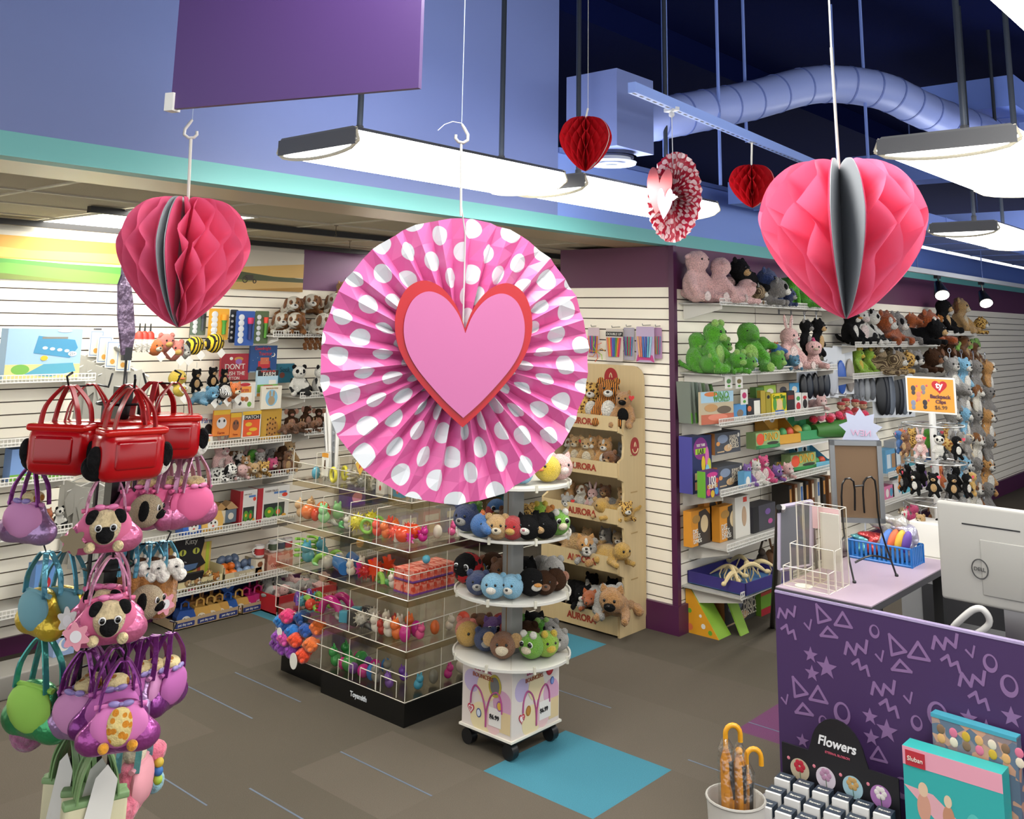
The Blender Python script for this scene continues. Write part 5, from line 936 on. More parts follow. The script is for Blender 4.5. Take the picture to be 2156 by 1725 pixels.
def purse_parts(k):
    if k in _bg: return _bg[k]
    P = []; c, hc, fc = {'pug': ('#e87ca8', '#d890b0', '#f078a4'), 'pink': ('#d678a4', '#c890ac', '#f06aa0'), 'giraffe': ('#b050a0', '#8a3a8e', '#e884c8'), 'purple': ('#8a3a8c', '#8a3a8e', '#c468b4'), 'lilac': ('#b894c4', '#8a3a8e', '#e098cc'), 'red': ('#c40814', '#b00a14', '#e02018'), 'blue': ('#e8c840', '#5aa0b4', '#78b0bc'), 'horse': ('#a8703a', '#6ab0c8', '#8a5a2c'), 'green': ('#dcd8b4', '#8cb078', '#a8c890'), 'llama': ('#f08098', '#78bcc4', '#f4a8b4'), 'tiedye': ('#48b070', '#48a8a0', '#a0d858')}[k]
    if k == 'red':
        b = MB(m(c, 'gloss', rough=.22)); b.rbox(-.078, .078, -.05, .05, -.27, -.15, .03); P.append(('bag_body', b.mesh('bag_body')))
        b = MB(m(fc, 'gloss', rough=.22)); b.rbox(-.078, .078, -.052, .02, -.165, -.145, .01); P.append(('flap', b.mesh('flap')))
        b = MB(m('#b80a14', 'gloss', rough=.2)); b.rbox(-.05, .05, -.056, -.04, -.24, -.175, .008); P.append(('front_pocket', b.mesh('front_pocket')))
        for sx in (-1, 1): b = MB(WHT if sx > 0 else BLK); b.ell((sx*.072, -.0, -.235), (.035, .028, .032)); b.ell((sx*.085, -.02, -.215), (.018, .012, .03), BLK); P.append(('dog_head' if sx > 0 else 'dog_tail', b.mesh('dog_head')))
        for y in (-.03, .03): b = MB(m(hc, 'gloss', rough=.3)); strap(b, .05, 0, -.15, y, .018); P.append(('handle', b.mesh('handle')))
    elif k == 'horse':
        b = MB(fu(c)); b.rbox(-.045, .045, -.035, .035, -.27, -.13, .025); P.append(('bag_body', b.mesh('bag_body')))
        b = MB(WHT); b.ell((0, -.03, -.11), (.03, .035, .04)); b.ell((0, -.055, -.14), (.02, .022, .025)); P.append(('horse_head', b.mesh('horse_head')))
        for sx in (-1, 1): b = MB(WHT); b.ell((sx*.024, -.02, -.07), (.009, .006, .016)); P.append(('ear', b.mesh('ear'))); b = MB(EYE); b.ell((sx*.022, -.058, -.10), .005, nu=8, nv=6); P.append(('eye', b.mesh('eye')))
        b = MB(DBR); b.ell((0, -.02, -.075), (.014, .02, .014)); P.append(('forelock', b.mesh('forelock')))
        for y in (-.025, .025): b = MB(m(hc, 'foil')); strap(b, .035, 0, -.14, y, .012); P.append(('handle', b.mesh('handle')))
    elif k == 'green':
        b = MB(m('#e6dfb8', rough=.6)); b.rbox(-.07, .07, -.012, .012, -.30, -.17, .01); P.append(('bag_body', b.mesh('bag_body')))
        b = MB(m('#8cb078')); b.rbox(-.072, .072, -.014, .014, -.18, -.165, .004); P.append(('green_trim', b.mesh('green_trim')))
        b = MB(m('#f4f2ea')); b.prism([(-.05, -.30), (.02, -.30), (.04, -.12), (.015, -.06), (-.01, -.1)], .018, .019, xf=FRONT); P.append(('paper_card', b.mesh('paper_card')))
        for y in (-.01, .01): b = MB(m('#86ac70', 'gloss', rough=.35)); strap(b, .045, 0, -.17, y, .016); P.append(('handle', b.mesh('handle')))
    else:
        b = blob([((0, 0, -.205), (.075, .034, .05)), ((-.045, 0, -.22), (.05, .032, .036)), ((.045, 0, -.22), (.05, .032, .036)), ((0, 0, -.17), (.055, .028, .035))], m(c, 'foil') if k not in ('llama',) else fu(c), 0.0, .008, it=6); P.append(('bag_body', b))
        b = MB(m(fc, rough=.8)); b.ell((0, -.020, -.188), (.062, .02, .048)); P.append(('front_panel', b.mesh('front_panel')))
        b = MB(m(fc, rough=.8)); b.tube([(-.055, -.012, -.15), (0, -.02, -.142), (.055, -.012, -.15)], .007, n=8); P.append(('fur_trim', b.mesh('fur_trim')))
        if k == 'pug': pug_face(P, -.036, -.185, 1)
        if k == 'giraffe':
            b = MB(m('#f0d890', 'spots', '#e09020', 55)); b.ell((0, -.036, -.185), (.028, .012, .042)); P.append(('giraffe_face', b.mesh('giraffe_face')))
            for sx in (-1, 1): b = MB(fu('#e8a030')); b.ell((sx*.03, -.04, -.226), (.012, .009, .012)); P.append(('paw', b.mesh('paw')))
        if k in ('pug', 'pink', 'giraffe', 'purple', 'lilac'):
            b = MB(m('#f084b8' if k in ('pug', 'pink') else '#9a88c8', 'gloss', rough=.3)); b.ell((-.014, -.03, -.135), (.014, .006, .011), rot=(0, .4, 0)); b.ell((.014, -.03, -.135), (.014, .006, .011), rot=(0, -.4, 0)); b.ell((0, -.032, -.135), .006); P.append(('bow', b.mesh('bow')))
        if k in ('pink', 'purple', 'lilac'):
            b = MB(fu('#d8bc88') if k == 'pink' else m('#ecd8a0', 'spots', '#b87828', 50)); b.ell((.01, .0, -.128), (.03, .026, .03)); b.ell((.01, -.02, -.14), (.014, .014, .012), BLK if k == 'pink' else WHT); P.append(('pet_head', b.mesh('pet_head')))
        if k == 'llama':
            b = MB(CREAM); b.ell((0, .0, -.12), (.03, .025, .04)); b.ell((.02, 0, -.07), (.012, .01, .02)); b.ell((-.02, 0, -.07), (.012, .01, .02)); P.append(('llama_head', b.mesh('llama_head')))
            for zz, cc in ((-.16, '#f08098'), (-.225, '#98c8d4')): b = MB(fu(cc)); b.ell((.085, -.02, zz), .026); P.append(('pompom', b.mesh('pompom')))
            for q_, cc in enumerate(('#e0c040', '#3878c0', '#b0d040')): b = MB(m(cc)); b.ell((.07, -.035, -.18-.018*q_), .011); P.append(('trim_bead', b.mesh('trim_bead')))
        for y in (-.02, .02): b = MB(m(hc, 'foil')); strap(b, .045, 0, -.155, y, .013); P.append(('handle', b.mesh('handle')))
    for n_, me in P:
        for v in me.vertices: v.co.z = v.co.z*.6 if v.co.z > -.15 else v.co.z+.06
    _bg[k] = P; return P
def purse(k, at, v, lab, grp=None, s=1.0, twist=0, flower=None):
    v = (v+Vector((-SX, -SY, 0)).normalized()*.9).normalized()
    o = thing('animal_purse' if k != 'green' else 'gift_bag', lab, 'bag', at, math.atan2(v.x, -v.y)+R(twist), grp, s)
    for n, me in purse_parts(k): c = bpy.data.objects.new(n, me); C.objects.link(c); c.parent = o
    if flower:
        b = MB(m(flower, rough=.6)); b.prism([((.026+.006*math.cos(6*a))*math.cos(a), (.026+.006*math.cos(6*a))*math.sin(a)) for a in [i*PI/24 for i in range(48)]], 0, .002, xf=Matrix.Translation((-.07, -.06, -.15)) @ Euler((PI/2, .3, -.4)).to_matrix().to_4x4()); f = b.build('flower_tag', o)
        if flower != '#8a7a5c': b = MB(m('#f4f0f2')); b.prism(circ(0, 0, .013), .002, .003, xf=Matrix.Translation((-.07, -.06, -.15)) @ Euler((PI/2, .3, -.4)).to_matrix().to_4x4()); b.build('tag_center', f)
    return o
def row(px, py, d, spec, grp=None, s=1.0):
    v, L_, z = arm(px, py, d)
    for u, k, tw, fl_, lab in spec: purse(k, (SX+v.x*L_*u, SY+v.y*L_*u, z+.002), v, lab, grp, s, tw, fl_)
RD = 'shiny red pet carrier purse '
row(145, 815, 2.76, [(.98, 'red', -8, None, RD+'hanging farthest left'), (.62, 'red', 14, None, RD+'second from the left, tilted')], s=1.16)
row(282, 822, 2.66, [(.95, 'red', 20, None, RD+'biggest and nearest in the middle'), (.5, 'red', -16, None, RD+'behind the nearest middle one')], s=1.16)
row(372, 808, 2.98, [(.97, 'red', -30, None, RD+'farthest right with a black ear'), (.6, 'red', 10, None, RD+'second from the right')], s=1.08)
row(230, 992, 2.64, [(1, 'pug', 6, '#8a7a5c', 'pink pug purse on the second tier with a brown card tag')], s=1.12)
row(412, 958, 3.0, [(.28+.175*i, 'pink' if i != 9 else 'pug', (-12, 8, -4, 12, -8)[i], None, 'metallic pink pet purse, %s from the post in the right-hand row' % ORD[i]) for i in range(5)], s=1.12)
row(238, 1176, 2.64, [(1, 'pug', 4, '#f0a0b0', 'pink pug purse on the third tier with a pink flower tag'), (.62, 'pug', -18, '#e8e4e0', 'pink pug purse on the third tier half hidden behind the front one')], s=1.16)
row(98, 1165, 2.82, [(1, 'blue', -15, None, 'yellow round purse with pale blue straps at the left edge'), (.66, 'blue', 12, None, 'second blue strapped purse nearer the post')], s=1.2)
row(350, 1142, 2.98, [(.45, 'horse', 10, None, 'brown purse with white horse head, nearest the post'), (.72, 'horse', -6, None, 'brown purse with white horse head, middle'), (.98, 'horse', 4, '#f0a0b0', 'brown purse with white horse head and a flower tag, outermost')], s=1.05)
plush('pug', 'ball', 'tan pug head peeping between the pink purses and the black post', (SX+.03, SY-.14, onpole(1100)), .10, R(40)); plush('pug', 'ball', 'tan pug peeping right of the third tier pug purse', (SX+.05, SY-.15, onpole(1290)), .10, R(30))
row(182, 1372, 2.74, [(1, 'lilac', -26, None, 'glittery lilac purse at the lower left'), (.66, 'purple', -8, None, 'metallic purple purse beside the lilac one')], s=1.22)
row(262, 1392, 2.62, [(1, 'giraffe', -6, None, 'pink purse with a giraffe face on the fourth tier'), (.6, 'purple', 10, None, 'purple purse tucked behind the giraffe purse')], s=1.2)
row(362, 1335, 2.98, [(.36, 'giraffe', 6, None, 'purple giraffe purse, nearest the post in the right row'), (.56, 'purple', -8, None, 'purple giraffe purse, second in the right row'), (.76, 'lilac', 8, None, 'lilac purse, third in the right row'), (.98, 'purple', 0, None, 'purple purse with giraffe head, outermost in the right row')], s=1.14)
row(92, 1345, 2.8, [(1, 'tiedye', 0, '#f0a0b0', 'green and teal tie-dye purse at the left edge with a flower tag')], s=1.4)
row(70, 985, 2.8, [(1, 'lilac', 0, '#d070a8', 'lilac purse with a pink flower tag at the left edge')], s=1.1)
row(150, 1545, 2.76, [(1, 'green', -20, None, 'cream gift bag with green handles at the lower left'), (.8, 'green', 4, None, 'cream gift bag with green handles, second'), (.6, 'green', -10, None, 'cream gift bag with green handles, third')], s=1.15)
row(212, 1572, 2.66, [(1, 'green', 10, None, 'cream gift bag with green handles and writing, nearest the front'), (.7, 'green', -14, None, 'cream gift bag with green handles behind the front one')], s=1.2)
row(300, 1510, 2.9, [(.9, 'llama', 14, None, 'pink llama purse with blue straps and pompoms')], s=1.35)
b = MB(fu('#b06c90')); e = dp(62, 1535, 2.8); b.ell((0, 0, 0), (.055, .05, .06)); tag(b.build('plush_ball', loc=e), 'mauve fuzzy ball toy at the left edge of the spinner', 'plush toy')
# ================================================================ ACRYLIC BINS
GROUPS = {'toy': 'small toys in the acrylic bins', 'plush toy': 'soft toys on the acrylic bins'}; AX, AY, AX2, AY2, AYS = 3.61, 3.77, 4.62, 4.86, 4.44
AC = m('#fcfbf8', 'acrylic'); EDG = m('#d6d0c0', 'gloss', rough=.2); LV = (.115, .355, .60, .835, 1.05)
t = thing('acrylic_bin_display', 'clear acrylic stepped bin display full of small toys on a black plinth', 'display', (AX, AY, 0))
b = MB(m('#0a0a0a', rough=.35)); b.box(0, AX2-AX, 0, AYS-AY-.01, 0, .11); b.build('plinth', t, label='black plinth with white lettering')
b = MB(m('#0a0a0a', rough=.35)); b.box(.05, AX2-AX, AYS-AY+.01, AY2-AY, 0, .11); b.build('plinth', t)
text('Toysmith', m('#e8ecf0'), t, (-.0015, (4.12-AY), .055), width=.13, rot=(PI/2, 0, -PI/2), bold=.02)
W_, D_ = AX2-AX, AY2-AY
def panel(x0, x1, y0, y1, z0, z1, nm, edges):
    b = MB(AC); b.box(x0, x1, y0, y1, z0, z1); o = b.build(nm, t)
    for p, q in edges: e = MB(EDG); e.tube([p, q], .0026, n=4); e.build('polished_edge', o)
for k, z in enumerate(LV):
    hi = (LV[k+1]-.035) if k < 4 else z+.17; fh = z+(.12 if k < 4 else .10); ofs = -.012*k if k < 4 else .06
    x0, y0 = ofs, ofs
    panel(x0, W_, y0, D_, z, z+.006, 'bin_floor', [((x0, y0, z), (x0, D_, z)), ((x0, y0, z), (W_, y0, z))])
    panel(x0, x0+.004, y0, D_, z, fh, 'front_wall', [((x0, y0, fh), (x0, D_, fh))]); panel(x0, W_, y0, y0+.004, z, fh, 'side_wall', [((x0, y0, fh), (W_, y0, fh))])
    e = MB(EDG); e.tube([(x0, y0, z), (x0, y0, hi)], .003, n=4); e.build('corner_edge', t)
    if k: b = MB(m('#efe8d8', 'acrylic')); b.box(x0, W_, y0, y0+.006, z-.032, z); b.box(x0, x0+.006, y0, D_, z-.032, z); b.build('shelf_lip', t)
    for i in range(1, 5):
        y = i*D_/5 if i != 3 else AYS-AY; panel(x0, .3, y-.002, y+.002, z, hi, 'divider', [((x0, y, z), (x0, y, hi)), ((x0, y, hi), (.3, y, hi))])
    for i in range(1, 4): x = i*W_/4; panel(x-.002, x+.002, y0, .3, z, hi, 'divider', [((x, y0, z), (x, y0, hi))])
    panel(.30, W_-.3, .30, .304, z, hi, 'back_wall', []) ; panel(.30, .304, .30, D_-.1, z, hi, 'back_wall', [])
    e = MB(EDG); e.tube([(x0, D_, z), (x0, D_, hi)], .003, n=4); e.build('corner_edge', t)
for yy in (.06, .22, .40): panel(-.004, -.001, yy, yy+.12, .125, .20, 'bin_cup', [((-.003, yy, .2), (-.003, yy+.12, .2)), ((-.003, yy, .125), (-.003, yy, .2)), ((-.003, yy+.12, .125), (-.003, yy+.12, .2))])
def toy(sh, col, at, s, lab, rz=0, kind='gloss', grp=None, nm=None):
    b = MB(m(col, kind) if kind != 'fur' else fu(col)); nm_ = nm or {'ball': 'toy_ball', 'spiky': 'spiky_ball', 'egg': 'toy_egg', 'ring': 'toy_ring', 'lizard': 'toy_lizard', 'star': 'star_toy', 'block': 'small_box', 'roll': 'toy_roll', 'curl': 'curled_toy', 'sq': 'squeeze_toy', 'spring': 'spring_toy'}[sh]
    if sh == 'ball': b.ell((0, 0, s), s)
    elif sh == 'spiky':
        b.ell((0, 0, s), s*.8)
        for i in range(40): th = math.acos(1-2*(i+.5)/40); ph = 2.4*i; d = Vector((math.sin(th)*math.cos(ph), math.sin(th)*math.sin(ph), math.cos(th))); b.tube([Vector((0, 0, s))+d*s*.7, Vector((0, 0, s))+d*s*1.1], [s*.1, s*.03], n=5)
    elif sh == 'egg': b.ell((0, 0, s), (s*.7, s*.7, s))
    elif sh == 'ring': b.tube([(s*math.cos(a), 0, s*1.2+s*math.sin(a)) for a in [i*PI/8 for i in range(16)]], s*.28, n=8, closed=True)
    elif sh == 'lizard': b.tube(smooth_path([(-s*1.5, 0, s*.3), (-s*.7, s*.3, s*.5), (0, 0, s*.6), (s*.9, -s*.3, s*.4), (s*1.8, 0, s*.3)], 4), [s*.1, s*.2, s*.28, s*.34, s*.38, s*.4, s*.42, s*.42, s*.42, s*.4, s*.38, s*.34, s*.3, s*.25, s*.18, s*.12, s*.06], n=8)
    elif sh == 'star': b.prism(star(0, s, s, 8, .45), -s*.2, s*.2, xf=FRONT)
    elif sh == 'block': b.rbox(-s*.8, s*.8, -s*.5, s*.5, 0, s*1.6, s*.08)
    elif sh == 'roll': b.tube([(-s*1.4, 0, s*.6), (s*1.4, 0, s*.6)], s*.6, n=14)
    elif sh == 'curl': b.tube(smooth_path([(-s, 0, s*.3), (-s*.6, 0, s*1.1), (.2*s, 0, s*1.4), (s, 0, s*.9), (s*1.2, 0, s*.3)], 4), s*.38, n=10)
    elif sh == 'sq': b.ell((0, 0, s*.7), (s*.75, s*.6, s*.7)); b.ell((0, -s*.3, s*1.5), s*.55); b.ell((-s*.35, -s*.2, s*2), (s*.18, s*.12, s*.3)); b.ell((s*.35, -s*.2, s*2), (s*.18, s*.12, s*.3))
    elif sh == 'spring': b.tube([(s*.6*math.cos(i*.8), s*.6*math.sin(i*.8), s*.1+i*s*.07) for i in range(30)], s*.16, n=6)
    o = b.build(nm_, loc=at, rot=(0, 0, rz)); return tag(o, lab, 'toy', grp)
cn = {'#f07838': 'orange', '#f0503c': 'coral', '#90d050': 'lime', '#3ca050': 'green', '#e8e040': 'yellow', '#f060a0': 'pink', '#c02020': 'red', '#2878c8': 'blue', '#7848b0': 'purple', '#c8c4bc': 'silver', '#d8b080': 'tan', '#efe8dc': 'cream', '#50a8c8': 'teal', '#8a8a84': 'grey', '#d02890': 'magenta', '#e84820': 'red-orange', '#9adc9a': 'mint', '#3a3a40': 'dark'}
HX = {v: k for k, v in cn.items()}
# rows along the long face (X = front), left end to corner: (level, fraction along, depth row, shape, colour, size)
rows = [
 (4, 'teal egg .08 .03', 'silver star .16 .035', 'yellow ring .24 .03', 'silver spring .40 .035', 'grey spiky .50 .03', 'silver star .58 .03', 'teal block .66 .03', 'silver block .74 .035', 'cream block .82 .035', 'teal sq .90 .03', 'coral sq .96 .025'),
 (3, 'tan sq .03 .04', 'orange ball .10 .036', 'red-orange egg .17 .03', 'mint sq .24 .04', 'grey lizard .33 .03', 'green lizard .40 .03', 'silver sq .46 .028', 'yellow spiky .53 .04', 'lime ring .62 .028', 'coral sq .70 .034', 'orange sq .77 .034', 'coral spiky .84 .034', 'red-orange ball .90 .034', 'cream block .86 .022', 'magenta star .96 .026'),
 (2, 'lime spring .04 .045', 'teal sq .11 .045', 'mint lizard .18 .03', 'lime curl .24 .035', 'silver ball .30 .03', 'blue roll .40 .05', 'cream sq .50 .032', 'magenta star .57 .035', 'red spiky .62 .034', 'red-orange star .68 .05', 'lime curl .74 .03', 'green lizard .79 .03', 'cream sq .84 .028'),
 (1, 'purple curl .04 .035', 'teal spiky .09 .028', 'lime curl .13 .035', 'coral ball .17 .026', 'lime lizard .21 .03', 'red spring .25 .03', 'magenta curl .32 .05', 'grey lizard .40 .03', 'teal block .47 .03', 'dark block .54 .035', 'silver spiky .60 .035', 'dark lizard .66 .03', 'cream sq .72 .035', 'red sq .77 .03', 'cream sq .82 .035', 'orange sq .88 .04', 'magenta egg .94 .035'),
 (0, 'green sq .40 .04', 'magenta egg .47 .026', 'green ball .52 .034', 'purple ball .56 .024', 'magenta ball .64 .028', 'blue egg .70 .034', 'grey sq .74 .036', 'purple sq .84 .03')]
lvn = ('bottom', 'second', 'third', 'fourth', 'top')
for lv, *it in rows:
    for i, s_ in enumerate(it):
        c_, sh, u, sz = s_.split(' '); u = float(u); sz = float(sz); z = LV[lv]+.007; sz *= 1.22
        for rr in range(2):
            x = AX+.05+sz*.5+(.10+.02*(i % 2))*rr + (.06 if lv == 4 else 0); y = AY2-.05-u*(AY2-AY-.08)+.02*rr
            toy(sh, HX[c_], (x, y, z), sz*(1 if not rr else .95), '%s %s toy in the %s row of acrylic bins, %s from the left%s' % (c_, {'sq': 'squeeze', 'egg': 'egg'}.get(sh, sh), lvn[lv], ORD[i] if i < 20 else 'far', ', behind' if rr else ''), R(-90+((i*37) % 60-30)), 'gloss')
# side face items
for lv, cols in ((3, ('magenta', 'cream', 'pink', 'dark')), (2, ('orange', 'yellow', 'green', 'purple')), (1, ('pink', 'orange', 'cream', 'coral')), (0, ('teal', 'grey', 'magenta', 'cream')), (4, ('orange', 'silver', 'red', 'blue'))):
    for i, c_ in enumerate(cols): toy(('sq', 'egg', 'sq', 'ball')[i], HX.get(c_, '#f06a90'), (AX+.16+i*.11+(.05 if lv == 4 else 0), AY+.07+(.06 if lv == 4 else 0), LV[lv]+.007), .036, '%s toy on the right-hand side of the %s row of bins, %s from the corner' % (c_, lvn[lv], ORD[i]), R(10*i))
# stack of small red boxes near the corner, third row
for k in range(2):
    for i in range(6):
        for j in range(2):
            x, y = AX+.055+i*.052, AY+.035+j*.075; t2 = thing('candy_box', 'small red printed box, %s layer, %s from the corner, %s row' % (('lower', 'upper')[k], ORD[i], ('front', 'back')[j]), 'box', (x, y, LV[2]+.007+k*.062), 0, 'stack of red toy boxes')
            b = MB(m('#e04a34', 'print', '#f4a090', 60)); b.box(-.024, .024, -.034, .034, 0, .058); b.build('box_body', t2); b = MB(m('#7a3c98')); b.box(-.0245, .0245, -.0345, .0345, .0, .010); b.build('purple_band', t2)
toy('ball', '#58b8d8', (AX+.18, AY+.06, LV[2]+.132), .022, 'blue glass ball on top of the red boxes')
# plush pom toys bulging out of the bottom left bin
pp_ = [(0, 0, 0, '#9c4ab8'), (0, .08, 0, '#9c4ab8'), (.02, .16, 0, '#8c44a8'), (-.02, .04, .06, '#d850a0'), (.0, .12, .05, '#9c4ab8'), (.0, -.1, 0, '#f0502c'), (-.01, -.04, .07, '#f0502c'), (.02, -.14, .06, '#f07838'), (.0, .0, .1, '#2878c8'), (.02, .08, .11, '#3070c0'), (.03, -.08, .12, '#2c58a8'), (.03, .15, .12, '#2c88d0'), (.0, .06, .17, '#e83c78'), (.04, -.02, .17, '#1c4888'), (.06, -.14, .14, '#f07838')]
for i, (dx, dy, dz, c_) in enumerate(pp_):
    q = Vector((AX-.03+dx, AY2-.17+dy-.03, LV[0]+.008+dz)); b = MB(fu(c_)); 
    b.ell((0, 0, .04), (.042, .042, .04))
    for a in range(8): b.ell((.036*math.cos(a*.785), .036*math.sin(a*.785), .04+.018*math.sin(a*2.1)), .015, nu=8, nv=6)
    tag(b.build('bumpy_ball', loc=q), 'bumpy %s ball toy in the overflowing bottom left bin, %s from the bottom' % ({'#9c4ab8': 'purple', '#8c44a8': 'dark purple', '#d850a0': 'pink', '#f0502c': 'red-orange', '#f07838': 'orange', '#2878c8': 'blue', '#3070c0': 'blue', '#2c58a8': 'royal blue', '#2c88d0': 'sky blue', '#e83c78': 'hot pink', '#1c4888': 'navy'}[c_], ORD[i]), 'plush toy', None)
for dy, dz, r_ in ((-.12, .03, .032), (.02, .15, .022)):
    b = MB(m('#f2efe4')); b.prism(circ(0, 0, r_, ry=r_*(1.3 if dz < .1 else 1)), 0, .003, xf=Matrix.Translation((AX-.085, AY2-.17+dy, LV[0]+dz)) @ Euler((PI/2, 0, -PI/2)).to_matrix().to_4x4()); tag(b.build('oval_tag'), ('white oval tag low on the bottom left bin', 'small round white tag on the blue ball toys')[dz > .1], 'tag')
# sticks, bags and card on top
q = dp(690, 1005, 4.75); t2 = thing('stick_bundle', 'bundle of clear plastic wrapped sticks standing on the bins', 'toy pack', (AX+.18, AY2-.22, LV[4]+.007))
for i in range(9):
    a = i*.7; b = MB(m('#eeeae2', 'gloss', rough=.2) if i % 3 else m('#dfe2e6', 'film')); b.tube([(.02*math.cos(a), .02*math.sin(a), 0), (.03+.035*math.cos(a)-.02, .05+.05*math.sin(a), .33+.05*(i % 3))], .010, n=6); b.build('wrapped_stick', t2)
b = MB(m('#f4f2ea')); b.box(-.06, -.056, -.03, .03, .03, .16); b.box(-.0605, -.06, -.03, .03, .135, .16, m('#e8a030')); b.prism([(-.008, .07), (.008, .07), (.004, .12), (-.004, .12)], 0, .001, m('#5a3a20'), xf=Matrix.Translation((-.0606, 0, 0)) @ Euler((PI/2, 0, -PI/2)).to_matrix().to_4x4()); b.build('paper_card', t2)
for i, (u, h, lb) in enumerate(((.42, .16, 'nearest the sticks'), (.55, .2, 'in the middle'), (.66, .14, 'close to the diamond tag'))):
    me = blob([((0, 0, h*.35), (.05, .04, h*.4)), ((0, 0, h*.75), (.03, .03, h*.3))], m('#e8e4d4', 'film'), .02, .02, seed=i); o = bpy.data.objects.new('clear_bag', me); C.objects.link(o); o.location = (AX+.15, AY2-.05-u*1.0, LV[4]+.007); tag(o, 'crumpled clear bag of toys on top of the bins, '+lb, 'bag')
b = MB(m('#e8b848')); X = Matrix.Translation((AX+.05, 4.24, 1.20)) @ Euler((PI/2, 0, -PI/2)).to_matrix().to_4x4(); b.prism([(0, -.055), (.04, 0), (0, .055), (-.04, 0)], 0, .003, xf=X); b.prism([(-.01, -.025), (.018, 0), (.012, .03), (-.004, .01)], .003, .0036, m('#c8502c'), xf=X); b.tube([(AX+.05, 4.24, 1.25), (AX+.09, 4.24, 1.31)], .0015, n=4); tag(b.build('diamond_tag'), 'yellow diamond tag hanging off the top of the bins', 'tag')
plush('hotpink', 'sit', 'pink and orange fuzzy toy on top of the bins by the fan', (AX+.2, 4.3, LV[4]+.1), .13, R(-70))
for i, (y, c1, c2) in enumerate(((4.12, '#d8d4cc', '#c03c30'), (3.98, '#3c88a8', '#e85030'))): carton('capsule_pack', ('clear tall pack with a white and red figure on the top bins', 'blue tall pack with small red balls on the top bins')[i], 'toy pack', (AX+.11, y, LV[4]+.007), .07, .03, .12, m(c1), [(circ(.5, .5, .3, ry=.32), m('#f0ece4')), (circ(.5, .62, .1), m(c2)), (circ(.5, .25, .12), m(c2))], rz=-PI/2)

# ================================================================ ROUND TIERED DISPLAY
GROUPS = {'plush toy': 'ball plush on the round display'}; RXc, RYc = 3.87, 3.295; t = thing('round_tier_display', 'white four-tier round display tower on a pastel printed box with wheels', 'display', (RXc, RYc, 0))
for sx in (-1, 1):
    for sy in (-1, 1): b = MB(m('#141416', rough=.4)); b.tube([(sx*.15-.02, sy*.13, .035), (sx*.15+.02, sy*.13, .035)], .035, n=16); b.build('wheel', t)
b = MB(m('#17171a')); b.box(-.16, .16, -.14, .14, .06, .085); b.build('dolly_plate', t)
b = MB(m('#efe6da', rough=.35)); b.box(-.178, .178, -.158, .158, .085, .385); b.box(-.188, .188, -.168, .168, .083, .093, m('#f6f0e2')); b.build('box_base', t)
def base_art(w_, lab, X, heartr):
    b = MB(m('#e6d8dc')); L = [(rect(-w_, .0, w_, .29), '#e8dcd4'), (circ(-w_*.62, .2, .05), '#c8b8dc'), (circ(w_*.66, .14, .06), '#dcaac8'), (circ(-w_*.2, .05, .07), '#f0dfb0'), (circ(w_*.3, .05, .05), '#f0c8c8'), (rect(w_*.55, .02, w_*.98, .11), '#e8cfa0'), (circ(0, .19, .06), '#f0dcb0')]
    for i, (p, c_) in enumerate(L): b.prism([(max(-w_, min(w_, x)), max(0, min(.29, y))) for x, y in p], .0003*i, .0003*i+.0005, m(c_), X)
    for s_ in (-1, 1):
        P = smooth_path([(0, .02), (0, .08), (s_*.03, .15), (s_*.065, .18), (s_*.10, .15)] if False else [(0, .02, .003), (s_*.004, .09, .003), (s_*.03, .16, .003), (s_*.07, .185, .003), (s_*.095, .15, .003), (s_*.1, .1, .003)], 5); b.tube(P, .0045, m('#b8508c'), n=5, xf=X)
    for cx, cy, r_, c1, c2 in heartr: b.prism(circ(cx, cy, r_, ry=r_*1.25), .003, .0038, m(c1), X); b.prism(circ(cx, cy, r_*.72, ry=r_*.95), .0038, .0044, m(c2), X)
    b.prism(heart(-w_*.62, .075, .042, .045), .003, .004, m('#c83048'), X); b.prism(heart(-w_*.62, .075, .03, .032), .004, .0046, m('#f4e8e8'), X)
    b.prism(rect(w_*.12, .035, w_*.62, .115), .003, .0036, m('#f4f0ea'), X); b.build('printed_artwork', t)
XL_ = Matrix.Translation((-.1785, 0, .093)) @ Euler((PI/2, 0, -PI/2)).to_matrix().to_4x4(); XR_ = Matrix.Translation((0, -.1585, .093)) @ FRONT
base_art(.155, 'left', XL_, [(.055, .21, .04, '#b8a83c', '#707070'), (-.045, .07, .016, '#3a4c88', '#d8e0ec'), (.085, .13, .018, '#9c5ca8', '#e8b848')])
base_art(.175, 'right', XR_, [(.10, .255, .03, '#b02030', '#c83848'), (-.06, .10, .018, '#a86c28', '#c08838'), (.12, .19, .014, '#4868b8', '#88a0d8')])
for rot, P_ in (((PI/2, 0, -PI/2), lambda u, v: (-.184, -u, .093+v)), ((PI/2, 0, 0), lambda u, v: (u, -.164, .093+v))):
    text('BEANIE', m('#b83c70'), t, P_(-.02, .268), width=.11, rot=rot); text('BOUNCERS', m('#b05a3c'), t, P_(-.02, .235), width=.13, rot=rot); text('$6.99', m('#1c1a1c'), t, P_(.055, .075), width=.06, rot=rot, bold=.02); text('ty', m('#c83048'), t, P_(-.097, .078), width=.018, rot=rot)
b = MB(m('#9a9a96', rough=.35)); b.rbox(-.045, .045, -.035, .035, .39, 1.40, .01); b.build('center_column', t); b = MB(m('#8a6a40')); b.box(-.046, -.0445, -.004, .002, .4, 1.4); b.build('column_groove', t)
TZ = (.402, .688, .965, 1.205)
